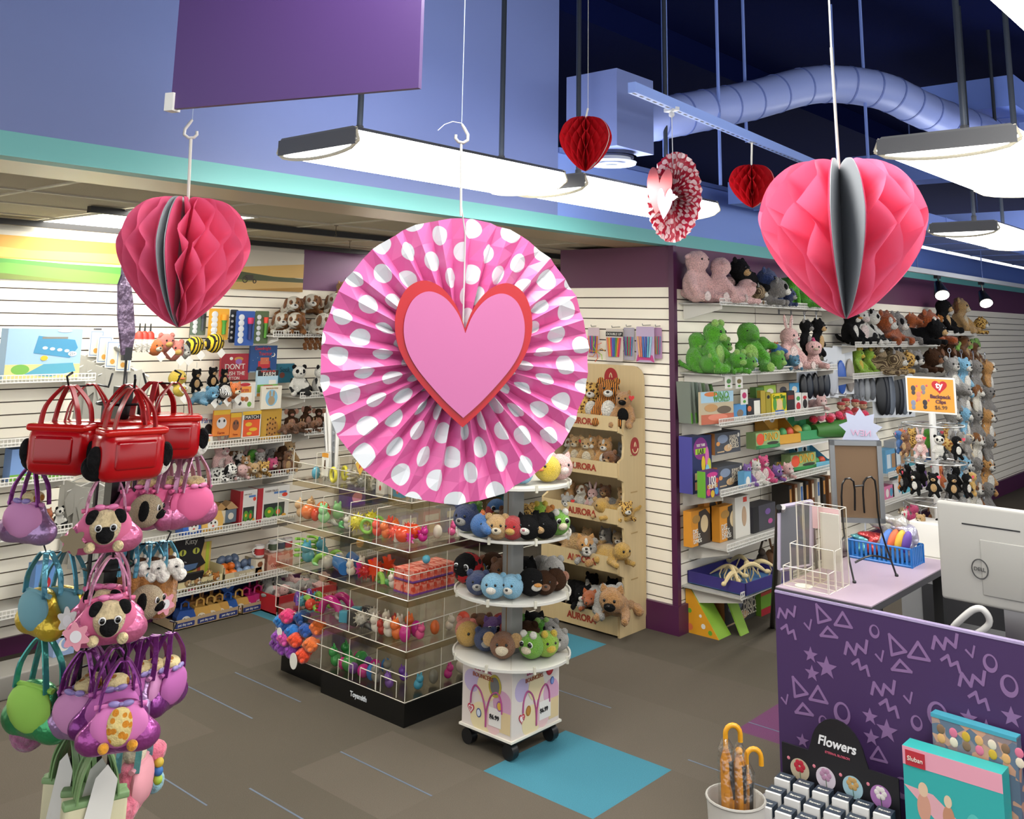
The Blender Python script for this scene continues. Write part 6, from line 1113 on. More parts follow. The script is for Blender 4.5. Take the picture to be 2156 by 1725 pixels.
for z in TZ:
    b = MB(m('#dcdad2', rough=.3)); b.lathe([(.0, -.006), (.28, -.006), (.292, -.002), (.292, .010), (.284, .010), (.280, .002), (0, .002)], n=48, c=(0, 0, z)); b.build('round_tray', t)
    for i in range(8): a = i*PI/4+.3; k_ = MB(m('#d8d4c4', 'gloss')); X = Matrix.Translation((0, 0, z)) @ Matrix.Rotation(a, 4, 'Z'); k_.box(.286, .298, -.006, .006, -.01, .022, xf=X); k_.build('rim_clip', t)
    for i in range(4): a = i*PI/2+.7; k_ = MB(AC); k_.box(.05, .28, -.0015, .0015, .003, .06, xf=Matrix.Translation((0, 0, z)) @ Matrix.Rotation(a, 4, 'Z')); k_.build('tray_divider', t)
tiers = [
 [('salmon', 968, 1352, 46, 'coral and gold'), ('gold', 985, 1362, 46, 'golden with coral top'), ('bear', 1012, 1345, 46, 'brown'), ('purple', 1036, 1350, 44, 'lavender'), ('navy', 1022, 1372, 44, 'royal blue and brown'), ('monkey', 1058, 1388, 50, 'cream with big eyes'), ('redball', 1076, 1362, 46, 'red'), ('brown', 1102, 1365, 48, 'brown dog'), ('green2', 1118, 1388, 50, 'lime frog with open smile'), ('lime', 1150, 1384, 48, 'bright green'), ('dino', 1106, 1338, 40, 'dark green'), ('frog', 1138, 1350, 42, 'leaf green'), ('cat', 1152, 1325, 46, 'black spiky'), ('raccoon', 1178, 1345, 42, 'black and white'), ('greybear', 1174, 1372, 42, 'cream'), ('redball', 1048, 1325, 40, 'dark red back-row')],
 [('ladybug', 985, 1232, 60, 'ladybug red with black spots'), ('bluebird', 1003, 1205, 34, 'blue back-row'), ('duck', 966, 1212, 36, 'yellow'), ('mouse', 1036, 1215, 46, 'tan mouse-eared'), ('bear', 1062, 1232, 48, 'golden brown'), ('navy', 1006, 1254, 46, 'navy blue'), ('ltblue', 1038, 1262, 48, 'pale blue'), ('bluebear', 1076, 1262, 46, 'white and sky blue'), ('cat', 1108, 1222, 44, 'black'), ('penguin', 1118, 1256, 52, 'dark brown and white'), ('koala', 1146, 1218, 44, 'grey with blue eyes'), ('greybear', 1172, 1225, 48, 'light grey'), ('brown', 1146, 1254, 46, 'dark brown'), ('mouse', 1170, 1245, 42, 'brown pink-nosed'), ('orange', 1120, 1200, 30, 'orange back-row')],
 [('navy', 982, 1120, 52, 'navy and green'), ('frog', 996, 1103, 40, 'green and orange'), ('dragon', 1010, 1134, 46, 'bright blue with white patch'), ('redball', 1024, 1088, 34, 'red back-row'), ('bluebird', 1044, 1095, 40, 'dark blue back-row'), ('teddy', 1042, 1140, 48, 'tan hedgehog-like'), ('redball', 1078, 1138, 46, 'red and gold'), ('cat', 1112, 1138, 48, 'black'), ('blackbear', 1146, 1136, 50, 'black with pink nose'), ('green2', 1174, 1128, 48, 'yellow-green'), ('leopard', 1104, 1108, 42, 'yellow leopard'), ('lime', 1136, 1102, 40, 'lime'), ('tiger', 1164, 1100, 34, 'tan striped'), ('bear', 1072, 1110, 36, 'brown back-row')],
 [('chick', 1152, 1016, 52, 'yellow with red cap'), ('pig', 1178, 1012, 50, 'pink'), ('ltblue', 1100, 1020, 40, 'pale blue partly behind the fan'), ('orange', 1070, 1022, 40, 'orange behind the fan'), ('cat', 1020, 1018, 44, 'black behind the fan')]]
tn = ('lowest', 'second', 'third', 'top')
for k, row_ in enumerate(tiers):
    for i, (kd, px, pb, h, lb) in enumerate(row_):
        q = pl(px, pb, 2, TZ[k]+.004); v = Vector((q.x-RXc, q.y-RYc)); 
        if v.length > .245: v *= .245/v.length
        if v.length < .10: v *= .10/max(v.length, .01)
        p_ = Vector((RXc+v.x, RYc+v.y, TZ[k]+.004)); plush(kd, 'ball', '%s ball plush on the %s tier of the round display, %s listed from the left' % (lb, tn[k], ORD[i]) if False else '%s ball plush on the %s round tier' % (lb, tn[k]), p_, h*1.12*dist(p_)/FPX, faceA(p_, (i*53) % 60-30), name='plush_ball')
# ================================================================ WOODEN PLUSH RACK AT THE COLUMN
GROUPS = {'plush toy': 'plush animals in the wooden rack', 'marker pack': 'marker packs on the column'}; FX, BX, YA, YB = 5.53, 5.835, 3.80, 4.44
WD = m('#dfc594', 'wood'); t = thing('wooden_plush_rack', 'tall light wood shelf rack with red lettering full of plush animals', 'rack', ((FX+BX)/2, (YA+YB)/2, 0)); ox, oy = (FX+BX)/2, (YA+YB)/2
def zx(px, py, X=FX): return pl(px, py, 0, X).z
lips = [(.015, zx(1240, 1283)), (zx(1240, 1195), zx(1240, 1163)), (zx(1240, 1094), zx(1240, 1064)), (zx(1240, 998), zx(1240, 968)), (zx(1240, 902), zx(1240, 872))]
hx, hy = (BX-FX)/2, (YB-YA)/2
SIDE = Matrix(((1, 0, 0, 0), (0, 0, 1, 0), (0, 1, 0, 0), (0, 0, 0, 1)))
for sy in (-1, 1):
    b = MB(WD); pr = [(-hx, 0), (hx, 0), (hx, 1.36), (-hx+.06, 1.36), (-hx+.05, 1.27)]
    for k in range(4, 0, -1):
        z0 = lips[k][0]; z1 = lips[k-1][1]
        pr += [(-hx, z0+.03), (-hx, z0-.01), (-hx+.05, z0-.03), (-hx+.06, (z0+z1)/2), (-hx+.05, z1+.03), (-hx, z1+.01)]
    b.prism(pr[::-1], -.009, .009, xf=Matrix.Translation((0, sy*hy, 0)) @ SIDE); b.build('side_panel', t)
b = MB(WD); b.prism(rrect(-hy-.01, .0, hy+.01, 1.71, .09), -.008, .008, xf=Matrix.Translation((hx, 0, 0)) @ Euler((PI/2, 0, -PI/2)).to_matrix().to_4x4()); b.build('back_board', t)
LR = m('#a83a24')
for k, (z0, z1) in enumerate(lips):
    b = MB(WD); b.box(-hx-.012, -hx, -hy, hy, z0, z1); o = b.build('shelf_lip', t); b = MB(WD); b.box(-hx, hx, -hy+.01, hy-.01, z0+.0, z0+.012); b.build('shelf_board', t)
    text('AURORA', LR, t, (-hx-.0145, -.03, (z0+z1)/2 if k else zx(1240, 1302)), width=.24, rot=(PI/2, 0, -PI/2), bold=.03)
def logo(X, s):
    b = MB(m('#a81420', rough=.35)); b.prism(circ(0, 0, .06*s, 32, ry=.072*s), 0, .003, xf=X); o = b.build('round_logo', t)
    b = MB(m('#e8cfa0')); b.tube([(.04*s*math.cos(a), -.005*s+.045*s*math.sin(a), .004) for a in [PI*(1.08+.84*i/12) for i in range(13)]], .005*s, n=6, xf=X); b.tube([(-.012*s, .0, .004), (-.008*s, .022*s, .004), (0, .034*s, .004), (.008*s, .022*s, .004), (.012*s, 0, .004)], .004*s, n=6, xf=X); b.build('logo_mark', o)
logo(Matrix.Translation((hx-.009, (pl(1288, 795, 0, BX).y-oy), pl(1288, 795, 0, BX).z)) @ Euler((PI/2, 0, -PI/2)).to_matrix().to_4x4(), .95)
q = pl(1340, 940, 1, YA-.01); logo(Matrix.Translation((.03, -hy-.010, q.z)) @ FRONT, .85)
for z in (.33, .62, .88, 1.12): b = MB(m('#b89a64')); b.box(-.02, .06, -hy-.0105, -hy-.0095, z, z+.008); b.build('slot_mark', t)
RT = m('#d02424'); Lr = ('bottom', 'second', 'third', 'fourth', 'top')
def rk(k, px, kd, fm, h, dx, lb, rz=0, dz=0, tg=None):
    z = lips[k][0]+.014; q = pl(px, 1200, 0, FX+dx); q = pl(px, CY+FPX*.0+ (1290, 1190, 1090, 995, 900)[k], 0, FX+dx)
    plush(kd, fm, '%s, %s wooden rack shelf' % (lb, Lr[k]), (FX+dx+.045, q.y, z+dz), h*1.08, R(-90+rz), tagc=tg)
rk(4, 1240, 'leopard', 'sit', .27, .14, 'yellow spotted puppy sitting at the left', 20); rk(4, 1275, 'tiger', 'sit', .30, .10, 'big orange and cream cat leaning back', 30); rk(4, 1308, 'shepherd', 'sit', .23, .07, 'tan dog with black muzzle and red tag', 20, tg=RT)
rk(3, 1205, 'teddy', 'sit', .20, .10, 'tan poodle-like dog at the far left', 10, tg=RT); rk(3, 1228, 'teddy', 'sit', .19, .06, 'tan curly dog second from the left', 20, dz=.01); rk(3, 1245, 'corgi', 'sit', .21, .10, 'corgi with white blaze, left of the pair', 0); rk(3, 1268, 'corgi', 'sit', .21, .07, 'corgi with white blaze, right of the pair', 15); rk(3, 1292, 'bear', 'lie', .14, .14, 'brown bear at the dark back corner', 0)
rk(2, 1190, 'greybear', 'lie', .11, .04, 'white dog with red tag lying at the left end', 20, tg=RT); rk(2, 1218, 'puppy', 'sit', .17, .12, 'brown and cream puppy behind', 0); rk(2, 1240, 'bunny', 'sit', .15, .12, 'long-eared tan bunny', 20); rk(2, 1255, 'teddy', 'lie', .13, .04, 'golden puppy lying by the lip', 40); rk(2, 1285, 'gold', 'lie', .13, .03, 'golden puppy lying with head to the right', -40); rk(2, 1272, 'raccoon', 'side', .15, .16, 'grey tabby standing at the back'); rk(2, 1300, 'leopard', 'lie', .12, .06, 'cream puppy in the right corner', 60)
rk(1, 1205, 'teddy', 'side', .22, .08, 'large tan dog reaching up at the left', 0); rk(1, 1232, 'greybear', 'lie', .16, .05, 'cream and grey cat resting on the lip', 30); rk(1, 1262, 'corgi', 'side', .18, .05, 'corgi tumbling over the lip', 40); rk(1, 1285, 'gold', 'lie', .15, .0, 'golden cat hanging over the lip', 70, dz=.03); rk(1, 1270, 'husky', 'sit', .2, .16, 'grey husky at the back', 0); rk(1, 1298, 'tabby', 'sit', .2, .14, 'tabby cat at the back right', 20)
rk(0, 1200, 'cat', 'side', .18, .12, 'black and white cat at the left back', 0, dz=.08); rk(0, 1222, 'cat', 'lie', .15, .06, 'black cat with white tail and red tag', 30, dz=.08, tg=RT); rk(0, 1240, 'fox', 'lie', .13, .02, 'small calico kitten by the lip', 20, dz=.09); rk(0, 1262, 'greybear', 'lie', .2, -.01, 'fluffy white long-haired cat over the lip', 60, dz=.09); rk(0, 1292, 'shepherd', 'lie', .21, .0, 'orange black and white cat face over the lip', 20, dz=.08); rk(0, 1240, 'blackbear', 'sit', .2, .2, 'black bear in the dark at the back', 0, dz=.05); rk(0, 1285, 'cat', 'sit', .2, .19, 'black cat in the dark at the back', 0, dz=.05)
for k in range(4):
    for i in range(4):
        kd = (('cat', 'greybear', 'fox', 'blackbear'), ('husky', 'teddy', 'tabby', 'brown'), ('corgi', 'puppy', 'bear', 'teddy'), ('puppy', 'bear', 'teddy', 'husky'))[k][i]; plush(kd, 'sit', '%s plush at the back of the %s wooden shelf, %s from the left' % ({'greybear': 'white', 'blackbear': 'black bear', 'cat': 'black cat', 'brown': 'dark brown'}.get(kd, kd), Lr[k], ORD[i]), (BX-.09, YB-.09-i*.15, lips[k][0]+.014), .19, R(-90+20*(i-1.5)))
# marker packs hanging on the column
def marker_pack(px0, px1, pt, pb, cols, card, lab, X=5.80, tt=None, foot=None):
    a, c, d = pl(px0, pb, 0, X), pl(px1, pb, 0, X), pl((px0+px1)/2, pt, 0, X); w_ = abs(a.y-c.y); h_ = d.z-a.z; t = thing('marker_pack', lab, 'marker pack', (X, (a.y+c.y)/2, a.z), -PI/2)
    b = MB(m(card)); b.prism(rrect(-w_/2, 0, w_/2, h_, .01), -.001, .001, xf=FRONT); b.build('backing_card', t); n = len(cols)
    for i, k in enumerate(cols): b = MB(m(k, 'gloss')); x = -w_*.38+w_*.76*i/(n-1); b.tube([(x*.7, -.010, h_*.14), (x, -.010, h_*.72)], w_*.045, n=7); b.build('marker', t)
    if tt: b = MB(Bk); b.box(-w_/2, w_/2, -.003, -.0015, h_*.76, h_*.9); b.build('title_strip', t); text(tt, Wt, t, (0, -.0045, h_*.83), width=w_*.85)
    if foot: b = MB(m(foot)); b.prism([(-w_*.5, h_*.0), (-w_*.4, h_*.2), (w_*.4, h_*.2), (w_*.5, 0), (w_*.3, h_*.06), (-w_*.3, h_*.06)], .001, .004, xf=FRONT); b.build('bow_footer', t)
    b = MB(m('#b0b0b0', 'metal')); b.tube([(0, XC-X-.0, h_+.012), (0, -.03, h_+.008), (0, -.035, h_+.02)], .003, n=5); b.build('peg_hook', t)
MK = ('#f07848', '#f0c040', '#d04070', '#3868c8', '#4860a8', '#60a850', '#f09030', '#d83060')
marker_pack(1276, 1312, 692, 760, MK, '#e8dcd0', 'marker pack with black title strip on the column wall', tt='DOUBLE UP'); marker_pack(1313, 1336, 690, 758, ('#7a4a9c', '#50a0b0', '#b82858', '#58a858', '#c83070', '#4898c8'), '#c8c0cc', 'purple and teal marker pack, second on the column hook', 5.84)
marker_pack(1340, 1378, 688, 762, ('#f0b070', '#e88060', '#3870c0', '#3858b0', '#58b0c8', '#a0d0e0'), '#d4bcdc', 'pink and blue marker pack with a pink bow bottom', foot='#d84890'); marker_pack(1378, 1394, 690, 755, ('#c05040', '#d0a040', '#50a070', '#c83060', '#4890c0'), '#c89ac0', 'rainbow pen pack nearest the purple corner trim', 5.84)
marker_pack(1238, 1262, 690, 752, ('#e85040', '#3858b8', '#d03080', '#40a060', '#7848a8', '#f09030'), '#e8d0d8', 'marker pack beside the polka dot fan edge', 5.84)
b = MB(m('#a8d040')); q = pl(1256, 740, 0, 5.76)
for i in range(7): a = i*.9; b.tube([(0, 0, 0), (.0, .05*math.cos(a), .05*math.sin(a)+.0), (0, .075*math.cos(a+.4), .075*math.sin(a+.4))], .003, m(('#e8a030', '#a8d040', '#f07040')[i % 3]), n=5)
tag(b.build('toy_stick_star', loc=q), 'orange and lime stick toy hanging left of the marker packs', 'toy')
# ================================================================ RIGHT WALL
YS = 3.25; GROUPS = {'plush toy': 'plush toys on the right wall', 'book': 'books on the right wall', 'toy pack': 'toy packs on the right wall', 'toy': 'toys on the right wall', 'box': 'boxes on the right wall', 'shelf': 'wire shelves on the right wall'}
def rsh(pa, pb_, lab, z=None, y0=YS, x1=None):
    a, c = pl(pa[0], pa[1], 1, y0), pl(pb_[0], pb_[1], 1, y0); z = z or a.z; wire_shelf(max(a.x, 5.9), x1 or c.x, y0, YR, z, lab); return z
ZR1 = rsh((1515, 640), (1735, 660), 'top white wire shelf right of the purple corner, with pink lambs', 2.155, x1=8.4); ZR2 = rsh((1518, 790), (1762, 775), 'second white wire shelf with the green plush heap', 1.68)
ZR3 = rsh((1500, 895), (1745, 870), 'third white wire shelf with leaning books'); ZR4 = rsh((1490, 1049), (1750, 1003), 'fourth white wire shelf with the tall purple box'); ZR5 = rsh((1530, 1158), (1760, 1111), 'fifth white wire shelf with the two orange egg boxes', x1=8.4)
def wp(px, pb, Y): return pl(px, pb, 1, Y)
def rp(kd, fm, px, pb, h, dy, z, lab, rz=0, k=1.0, tg=None):
    q = wp(px, pb, YS+dy)
    if fm == 'lie': dy = min(dy, YR-YS-.76*h*k*1.14*dist(q)/FPX/.66*abs(math.cos(R(rz)))-.01); q = wp(px, pb, YS+dy)
    lim = 5.90+.22*h*k*dist(q)/FPX
    if q.x < lim: dy = min(.2, pl(px, pb, 0, lim).y-YS); q = Vector((lim, YS+dy, q.z))
    return plush(kd, fm, lab, (q.x, YS+dy, z), h*k*1.14*dist(q)/FPX, R(rz), tagc=tg)
rp('lamb', 'sit', 1450, 648, 100, .12, ZR1, 'big pale pink lamb sitting upright on the top right shelf', -10); rp('lamb', 'sit', 1513, 645, 88, .1, ZR1, 'pink lamb leaning back with its feet up, right of the upright one', 45); rp('lamb', 'lie', 1548, 645, 50, .08, ZR1, 'pink lamb foot sticking out, third from the left', 70)
rp('blackbear', 'side', 1570, 615, 60, .12, ZR1+.10, 'dark grey wolf lying behind the pink lambs'); rp('tabby', 'lie', 1572, 642, 40, .14, ZR1, 'grey striped badger on the top right shelf', 20); rp('raccoon', 'lie', 1606, 645, 52, .06, ZR1, 'grey spotted hyena face at the top shelf edge', 15)
rp('navy', 'side', 1620, 640, 62, .1, ZR1+.03, 'navy blue dragon behind the grey animals', 10); rp('navy', 'lie', 1642, 650, 34, .05, ZR1, 'small navy paw toy over the top shelf edge', 0)
rp('dino', 'stand', 1662, 655, 78, .12, ZR1, 'green dinosaur standing next to the big pink heart', -20); rp('dino', 'lie', 1690, 655, 48, .1, ZR1, 'bright green dinosaur lying at the end of the top shelf', 10); rp('frog', 'ball', 1712, 655, 40, .12, ZR1, 'green fuzzy round plush near the pink heart tip'); rp('frog', 'ball', 1768, 664, 26, .1, ZR1, 'small green fuzzy ball right of the pink heart tip')
for kd, fm, px, pb, h, dy, rz, lb in (('dino', 'sit', 1448, 788, 76, .12, 20, 'dark green dinosaur at the left of the heap'), ('frog', 'sit', 1500, 788, 96, .1, 0, 'large green frog in the middle of the heap'), ('dino', 'sit', 1575, 782, 92, .1, -40, 'tall green dinosaur looking right'), ('frog', 'sit', 1466, 790, 52, .02, 30, 'small green frog at the front left'), ('frog', 'ball', 1492, 792, 36, .0, 0, 'round green foot plush at the front'), ('frog', 'lie', 1535, 788, 44, .03, -20, 'green frog lying near the brown tags'),
    ('frog', 'ball', 1574, 784, 34, .02, 0, 'round green turtle, left of three'), ('frog', 'ball', 1604, 782, 34, .02, 0, 'round green turtle, middle of three'), ('frog', 'ball', 1634, 779, 36, .02, 0, 'round green turtle, right of three'), ('bluebear', 'lie', 1566, 766, 30, .1, 0, 'light blue small plush above the turtles'), ('bluebear', 'lie', 1588, 768, 26, .08, 0, 'second light blue small plush above the turtles'), ('dragon', 'sit', 1632, 772, 48, .14, 20, 'dark blue dragon behind the right turtle'), ('teal', 'lie', 1662, 777, 28, .04, -30, 'teal blue dragon tail plush by the pink bunny'),
    ('bunny', 'sit', 1660, 778, 78, .1, -10, 'pale pink bunny with long ears'), ('flamingo', 'lie', 1705, 776, 50, .08, -50, 'pink and white parrot with hot pink crest')): rp(kd, fm, px, pb, h, dy, ZR2, lb+' on the second right shelf', rz)
for i, (px, kd) in enumerate(((1697, 'gorilla'), (1722, 'blackbear'))):
    q = wp(px, 752, 3.35); plush(kd, 'hang', 'black long-armed plush hanging, %s of two below the heart tip' % ('left', 'right')[i], q, 84*dist(q)/FPX, clip=1); peg(q.x, q.z+84*dist(q)/FPX*1.14, YR-3.33, YR, 'peg hook holding the %s black hanging plush' % ('left', 'right')[i])
# third shelf: leaning books and boxes
for i in range(7):
    q = wp(1436+i*10, 893, 3.42); b = MB(m(('#7c8478', '#8a9488', '#6c7c70', '#9aa098', '#78906c', '#a8a8a0', '#5c9048')[i])); b.box(-.006, .006, -.05, .05, 0, .27); b.box(-.0065, .0065, -.0505, -.045, 0, .07, m('#5aa030')); tag(b.build('picture_book', loc=(q.x+.05, 3.42, ZR3), rot=(0, R(-6-3.2*i), 0)), 'thin grey-green book leaning on the third right shelf, %s from the left' % ORD[i], 'book', None)
pc('dinosaur_kit', 'large picture book of dinosaurs leaning in front of the thin books', 'book', 1482, 1540, 822, 890, 3.27, ZR3, .02, m('#c8b898'), [(rect(0, .66, 1, 1), m('#a8cce0')), (rect(0, 0, 1, .3), m('#c86a4c')), (circ(.3, .5, .2, ry=.12), m('#c89860')), (circ(.7, .42, .22, ry=.12), m('#6a5a48')), (circ(.5, .2, .3, ry=.1), m('#e88a70')), (circ(.3, .92, .2, ry=.07), m('#d87838'))], [('DINO', .62, .88, .45, m('#5a9a28')), ('WORLD', .62, .76, .5, m('#5a9a28'))], rz=R(-6))
for a, c, pt, pb, col, lab, art, tx in (
 (1538, 1572, 852, 884, '#5aa0d8', 'small light blue book with a horse picture', [(circ(.6, .4, .2, ry=.25), m('#8a7868')), (rect(0, 0, 1, .2), m('#e8e4d8'))], []), (1574, 1602, 843, 882, '#26262a', 'black and white book with a penguin', [(rect(.5, .1, .95, .9), Wt), (circ(.15, .5, .15), m('#e07848'))], []),
 (1603, 1613, 826, 880, '#b8a030', 'yellow-green box, first of a row seen edge on', [], []), (1614, 1624, 830, 879, '#a89828', 'yellow-green box, second of a row seen edge on', [(circ(.5, .8, .3, ry=.08), Bk)], []), (1626, 1657, 833, 877, '#e8d020', 'bright yellow science box with a green figure', [(circ(.5, .45, .22, ry=.28), m('#e8c890')), (circ(.2, .5, .12, ry=.3), m('#58a040')), (circ(.85, .5, .12, ry=.3), m('#58a040')), (rect(.2, 0, .8, .2), m('#3868b8'))], [('Green Slime', .5, .85, .85, m('#3a8a2c'))]),
 (1658, 1674, 828, 874, '#201e20', 'narrow black box next to the bright yellow one', [(rect(.1, .6, .9, .8), m('#8a2c20'))], []), (1675, 1688, 830, 870, '#e8e4dc', 'white pack with a red figure', [(circ(.5, .3, .35, ry=.2), Rd), (circ(.5, .7, .3, ry=.12), m('#4aa050'))], []), (1689, 1702, 830, 868, '#d8d4cc', 'white pack with a black and red figure', [(circ(.5, .4, .35, ry=.25), Bk), (circ(.5, .75, .3, ry=.1), Rd)], [])):
    pc('small_box' if 'box' in lab else 'picture_book', lab+' on the third right shelf', 'box' if 'box' in lab or 'pack' in lab else 'book', a, c, pt, pb, 3.32, ZR3, .03, m(col), art, tx)
plush('pig', 'lie', 'pink squeeze pig at the right end of the third shelf', (wp(1722, 868, 3.3).x, 3.3, ZR3), 32*5.6/FPX*1.3, R(-40), 'toy')
ZM = wp(1640, 834, 3.42).z; b = MB(m('#e8e6e0')); b.box(-.42, .42, -.05, .05, -.01, 0); o = tag(b.build('riser', loc=(wp(1645, 834, 3.45).x, 3.46, ZM)), 'small white riser shelf behind the yellow science box', 'shelf')
for a, c, pt, col, lb in ((1592, 1608, 810, '#5a8a3c', 'dark green box'), (1609, 1634, 808, '#a8c850', 'lime green box with small faces'), (1636, 1662, 806, '#b0a088', 'tan box with a castle picture'), (1663, 1683, 808, '#58a8d8', 'sky blue box with a black swirl'), (1686, 1700, 812, '#4a4a50', 'dark figure pack'), (1702, 1716, 814, '#d8b888', 'cream figure pack')): pc('small_box', lb+' on the small white riser', 'box', a, c, pt, 832, 3.42, ZM, .05, m(col), [(circ(.5, .45, .28), m('#e8e0d0' if a % 2 else '#3a3a40'))])
for i, (px, pt, pb, c_) in enumerate(((1534, 793, 818, '#5a8a4c'), (1556, 793, 818, '#7a6a3c'), (1567, 820, 852, '#c02868'))): pc('hanging_card', 'white clip card with a %s picture hanging from the second shelf' % ('green', 'brown', 'pink flower')[i], 'card', px-7, px+8, pt, pb, 3.24, None, .002, m('#e8e4dc'), [(circ(.5, .6, .3, ry=.2), m(c_)), (circ(.5, .2, .2, ry=.1), m('#58a03c'))])
def hangrow(n, px0, px1, py0, py1, Y, cols, h, lab, kind='film', nm='toy_pack'):
    for i in range(n):
        u = i/max(1, n-1); q = pl(px0+(px1-px0)*u, py0+(py1-py0)*u, 1, Y-.02*(i % 3)); col = cols[i % len(cols)]; t = thing(nm, lab+', %s from the left' % ORD[i], 'toy pack', q, R(-30+7*(i % 3)))
        b = MB(m(col, 'gloss', rough=.3)); w_ = h*.16; b.ell((0, -.02, h*.38), (w_*.8, .02, h*.34)); b.build('toy_inside', t); b = MB(m('#dfe3e8', 'gloss', rough=.25)); b.box(-w_, w_, -.001, .001, 0, h); b.build('backing_card', t); b = MB(m('#a8a8a8', 'metal')); b.tube([(0, YR-Y+.0, h*1.02), (0, -.03, h*1.0), (0, -.035, h*1.05)], .003, n=5); b.build('peg_hook', t)
hangrow(5, 1690, 1738, 845, 838, 3.42, ('#15161a', '#1c2430', '#101014'), .30, 'black figure pack hanging right of the third shelf'); hangrow(3, 1752, 1788, 838, 830, 3.42, ('#c8ccd4', '#3c68c0', '#b0a8a0'), .42, 'silver and blue animal pack hanging on the right wall'); hangrow(4, 1800, 1835, 850, 846, 3.42, ('#6a6e74', '#8a8e94', '#a0a4a8'), .3, 'grey foil pack hanging on the right wall')
hangrow(7, 1855, 1912, 880, 878, 3.42, ('#16181c', '#20242c', '#707884'), .55, 'black blister pack hanging left of the orange sign')
# fourth shelf
pc('science_kit_box', 'tall navy and purple slime kit box', 'box', 1459, 1500, 921, 1040, 3.38, ZR4, .10, m('#1e2c5c'), [(circ(.42, .78, .36, ry=.2), m('#8a3088')), (rect(.15, .68, .7, .78), m('#a8d030')), (circ(.75, .6, .1, ry=.2), m('#e070b0')), (circ(.55, .5, .1, ry=.14), m('#e8c820')), (circ(.85, .45, .1, ry=.14), m('#c8d040')), (circ(.75, .38, .1), m('#88c8e0')), (rect(.1, .06, .35, .2), m('#e8a878')), (rect(.1, .24, .35, .36), m('#d8c088')), (circ(.75, .12, .18, ry=.07), m('#e8b020'))], [('TEST TUBE', .42, .84, .45, Wt), ('LAB', .42, .73, .3, m('#2c2c30'))], side=m('#4a48a0'))
for i, (z_, lb) in enumerate(((0, 'lower'), (.225, 'upper'))): pc('dinosaur_kit_box', 'grey jumbo dinosaur fossil kit box, %s one of the stacked pair' % lb, 'box', 1506+(4 if i == 0 else 0), 1560+(3 if i == 0 else 0), 934, 979, 3.36, ZR4+z_, .14, m('#4c5058'), [(circ(.3, .7, .2, ry=.2), m('#8a98b0')), (circ(.12, .5, .07, ry=.1), m('#e8a058')), (circ(.5, .25, .16, ry=.16), m('#e0b888')), (circ(.92, .8, .04, ry=.1), Wt), (rect(.08, .08, .35, .14), m('#d8b890'))], [('JUMBO', .7, .72, .3, m('#e8dcc8')), ('DINO', .72, .55, .32, m('#f0e4cc')), ('FOSSILS', .7, .32, .42, m('#f0e4cc'))], side=m('#a86c34'))
pc('small_kit_box', 'small bright purple and pink kit box in front of the tall box', 'box', 1486, 1514, 985, 1040, 3.25, ZR4, .06, m('#5a2c70'), [(circ(.5, .85, .4, ry=.1), m('#d83c90')), (rect(.1, .35, .9, .48), m('#c88828')), (circ(.2, .2, .14), m('#e84878')), (circ(.8, .2, .14), m('#50a0d8')), (circ(.5, .12, .14), m('#e8c030')), (circ(.85, .6, .1), m('#e85030'))], [('100', .5, .65, .5, Wt), ('SLIME', .5, .42, .6, Wt)], side=m('#6ab030'))
for kd, px, pb, h, lb in (('unicorn', 1590, 1022, 44, 'white and pink unicorn'), ('purple', 1572, 1008, 40, 'purple unicorn head'), ('hotpink', 1606, 1018, 48, 'pink sparkly unicorn'), ('purple', 1622, 1004, 30, 'small purple cat'), ('pig', 1645, 1012, 30, 'pink lying unicorn'), ('hotpink', 1628, 1016, 26, 'dark pink lying pony')): rp(kd, 'sit' if h > 35 else 'lie', px, pb, h, .05, ZR4, lb+' on the fourth right shelf', -20)
pc('small_box', 'pale blue unicorn surprise box', 'box', 1568, 1582, 990, 1024, 3.26, ZR4, .05, m('#68a8d0'), [(circ(.5, .4, .3), Wt)])
for a, c, pt, pb, dz, lb in ((1597, 1640, 934, 968, .225, 'upper green and red dinosaur pack on the fourth shelf'), (1671, 1716, 972, 1006, .02, 'lower green and red dinosaur pack on the fourth shelf')): pc('dinosaur_pack', lb, 'toy pack', a, c, pt, pb, 3.3, ZR4+dz, .08, m('#9ab878'), [(circ(.18, .6, .16, ry=.36), m('#f05a38')), (rect(0, 0, 1, .22), m('#2c7a44')), (circ(.7, .3, .25, ry=.1), m('#3a3a2c')), (circ(.5, .12, .4, ry=.1), m('#3c9a50'))], [('DINO', .62, .72, .6, m('#f0b030'))], rz=R(-5))
pc('small_box', 'grey box with yellow writing behind the lying unicorns', 'box', 1632, 1670, 968, 1003, 3.4, ZR4, .08, m('#5a5a54'), [(rect(0, .75, 1, 1), Bk)], [('DIG KIT', .5, .5, .8, m('#e8b030'))])
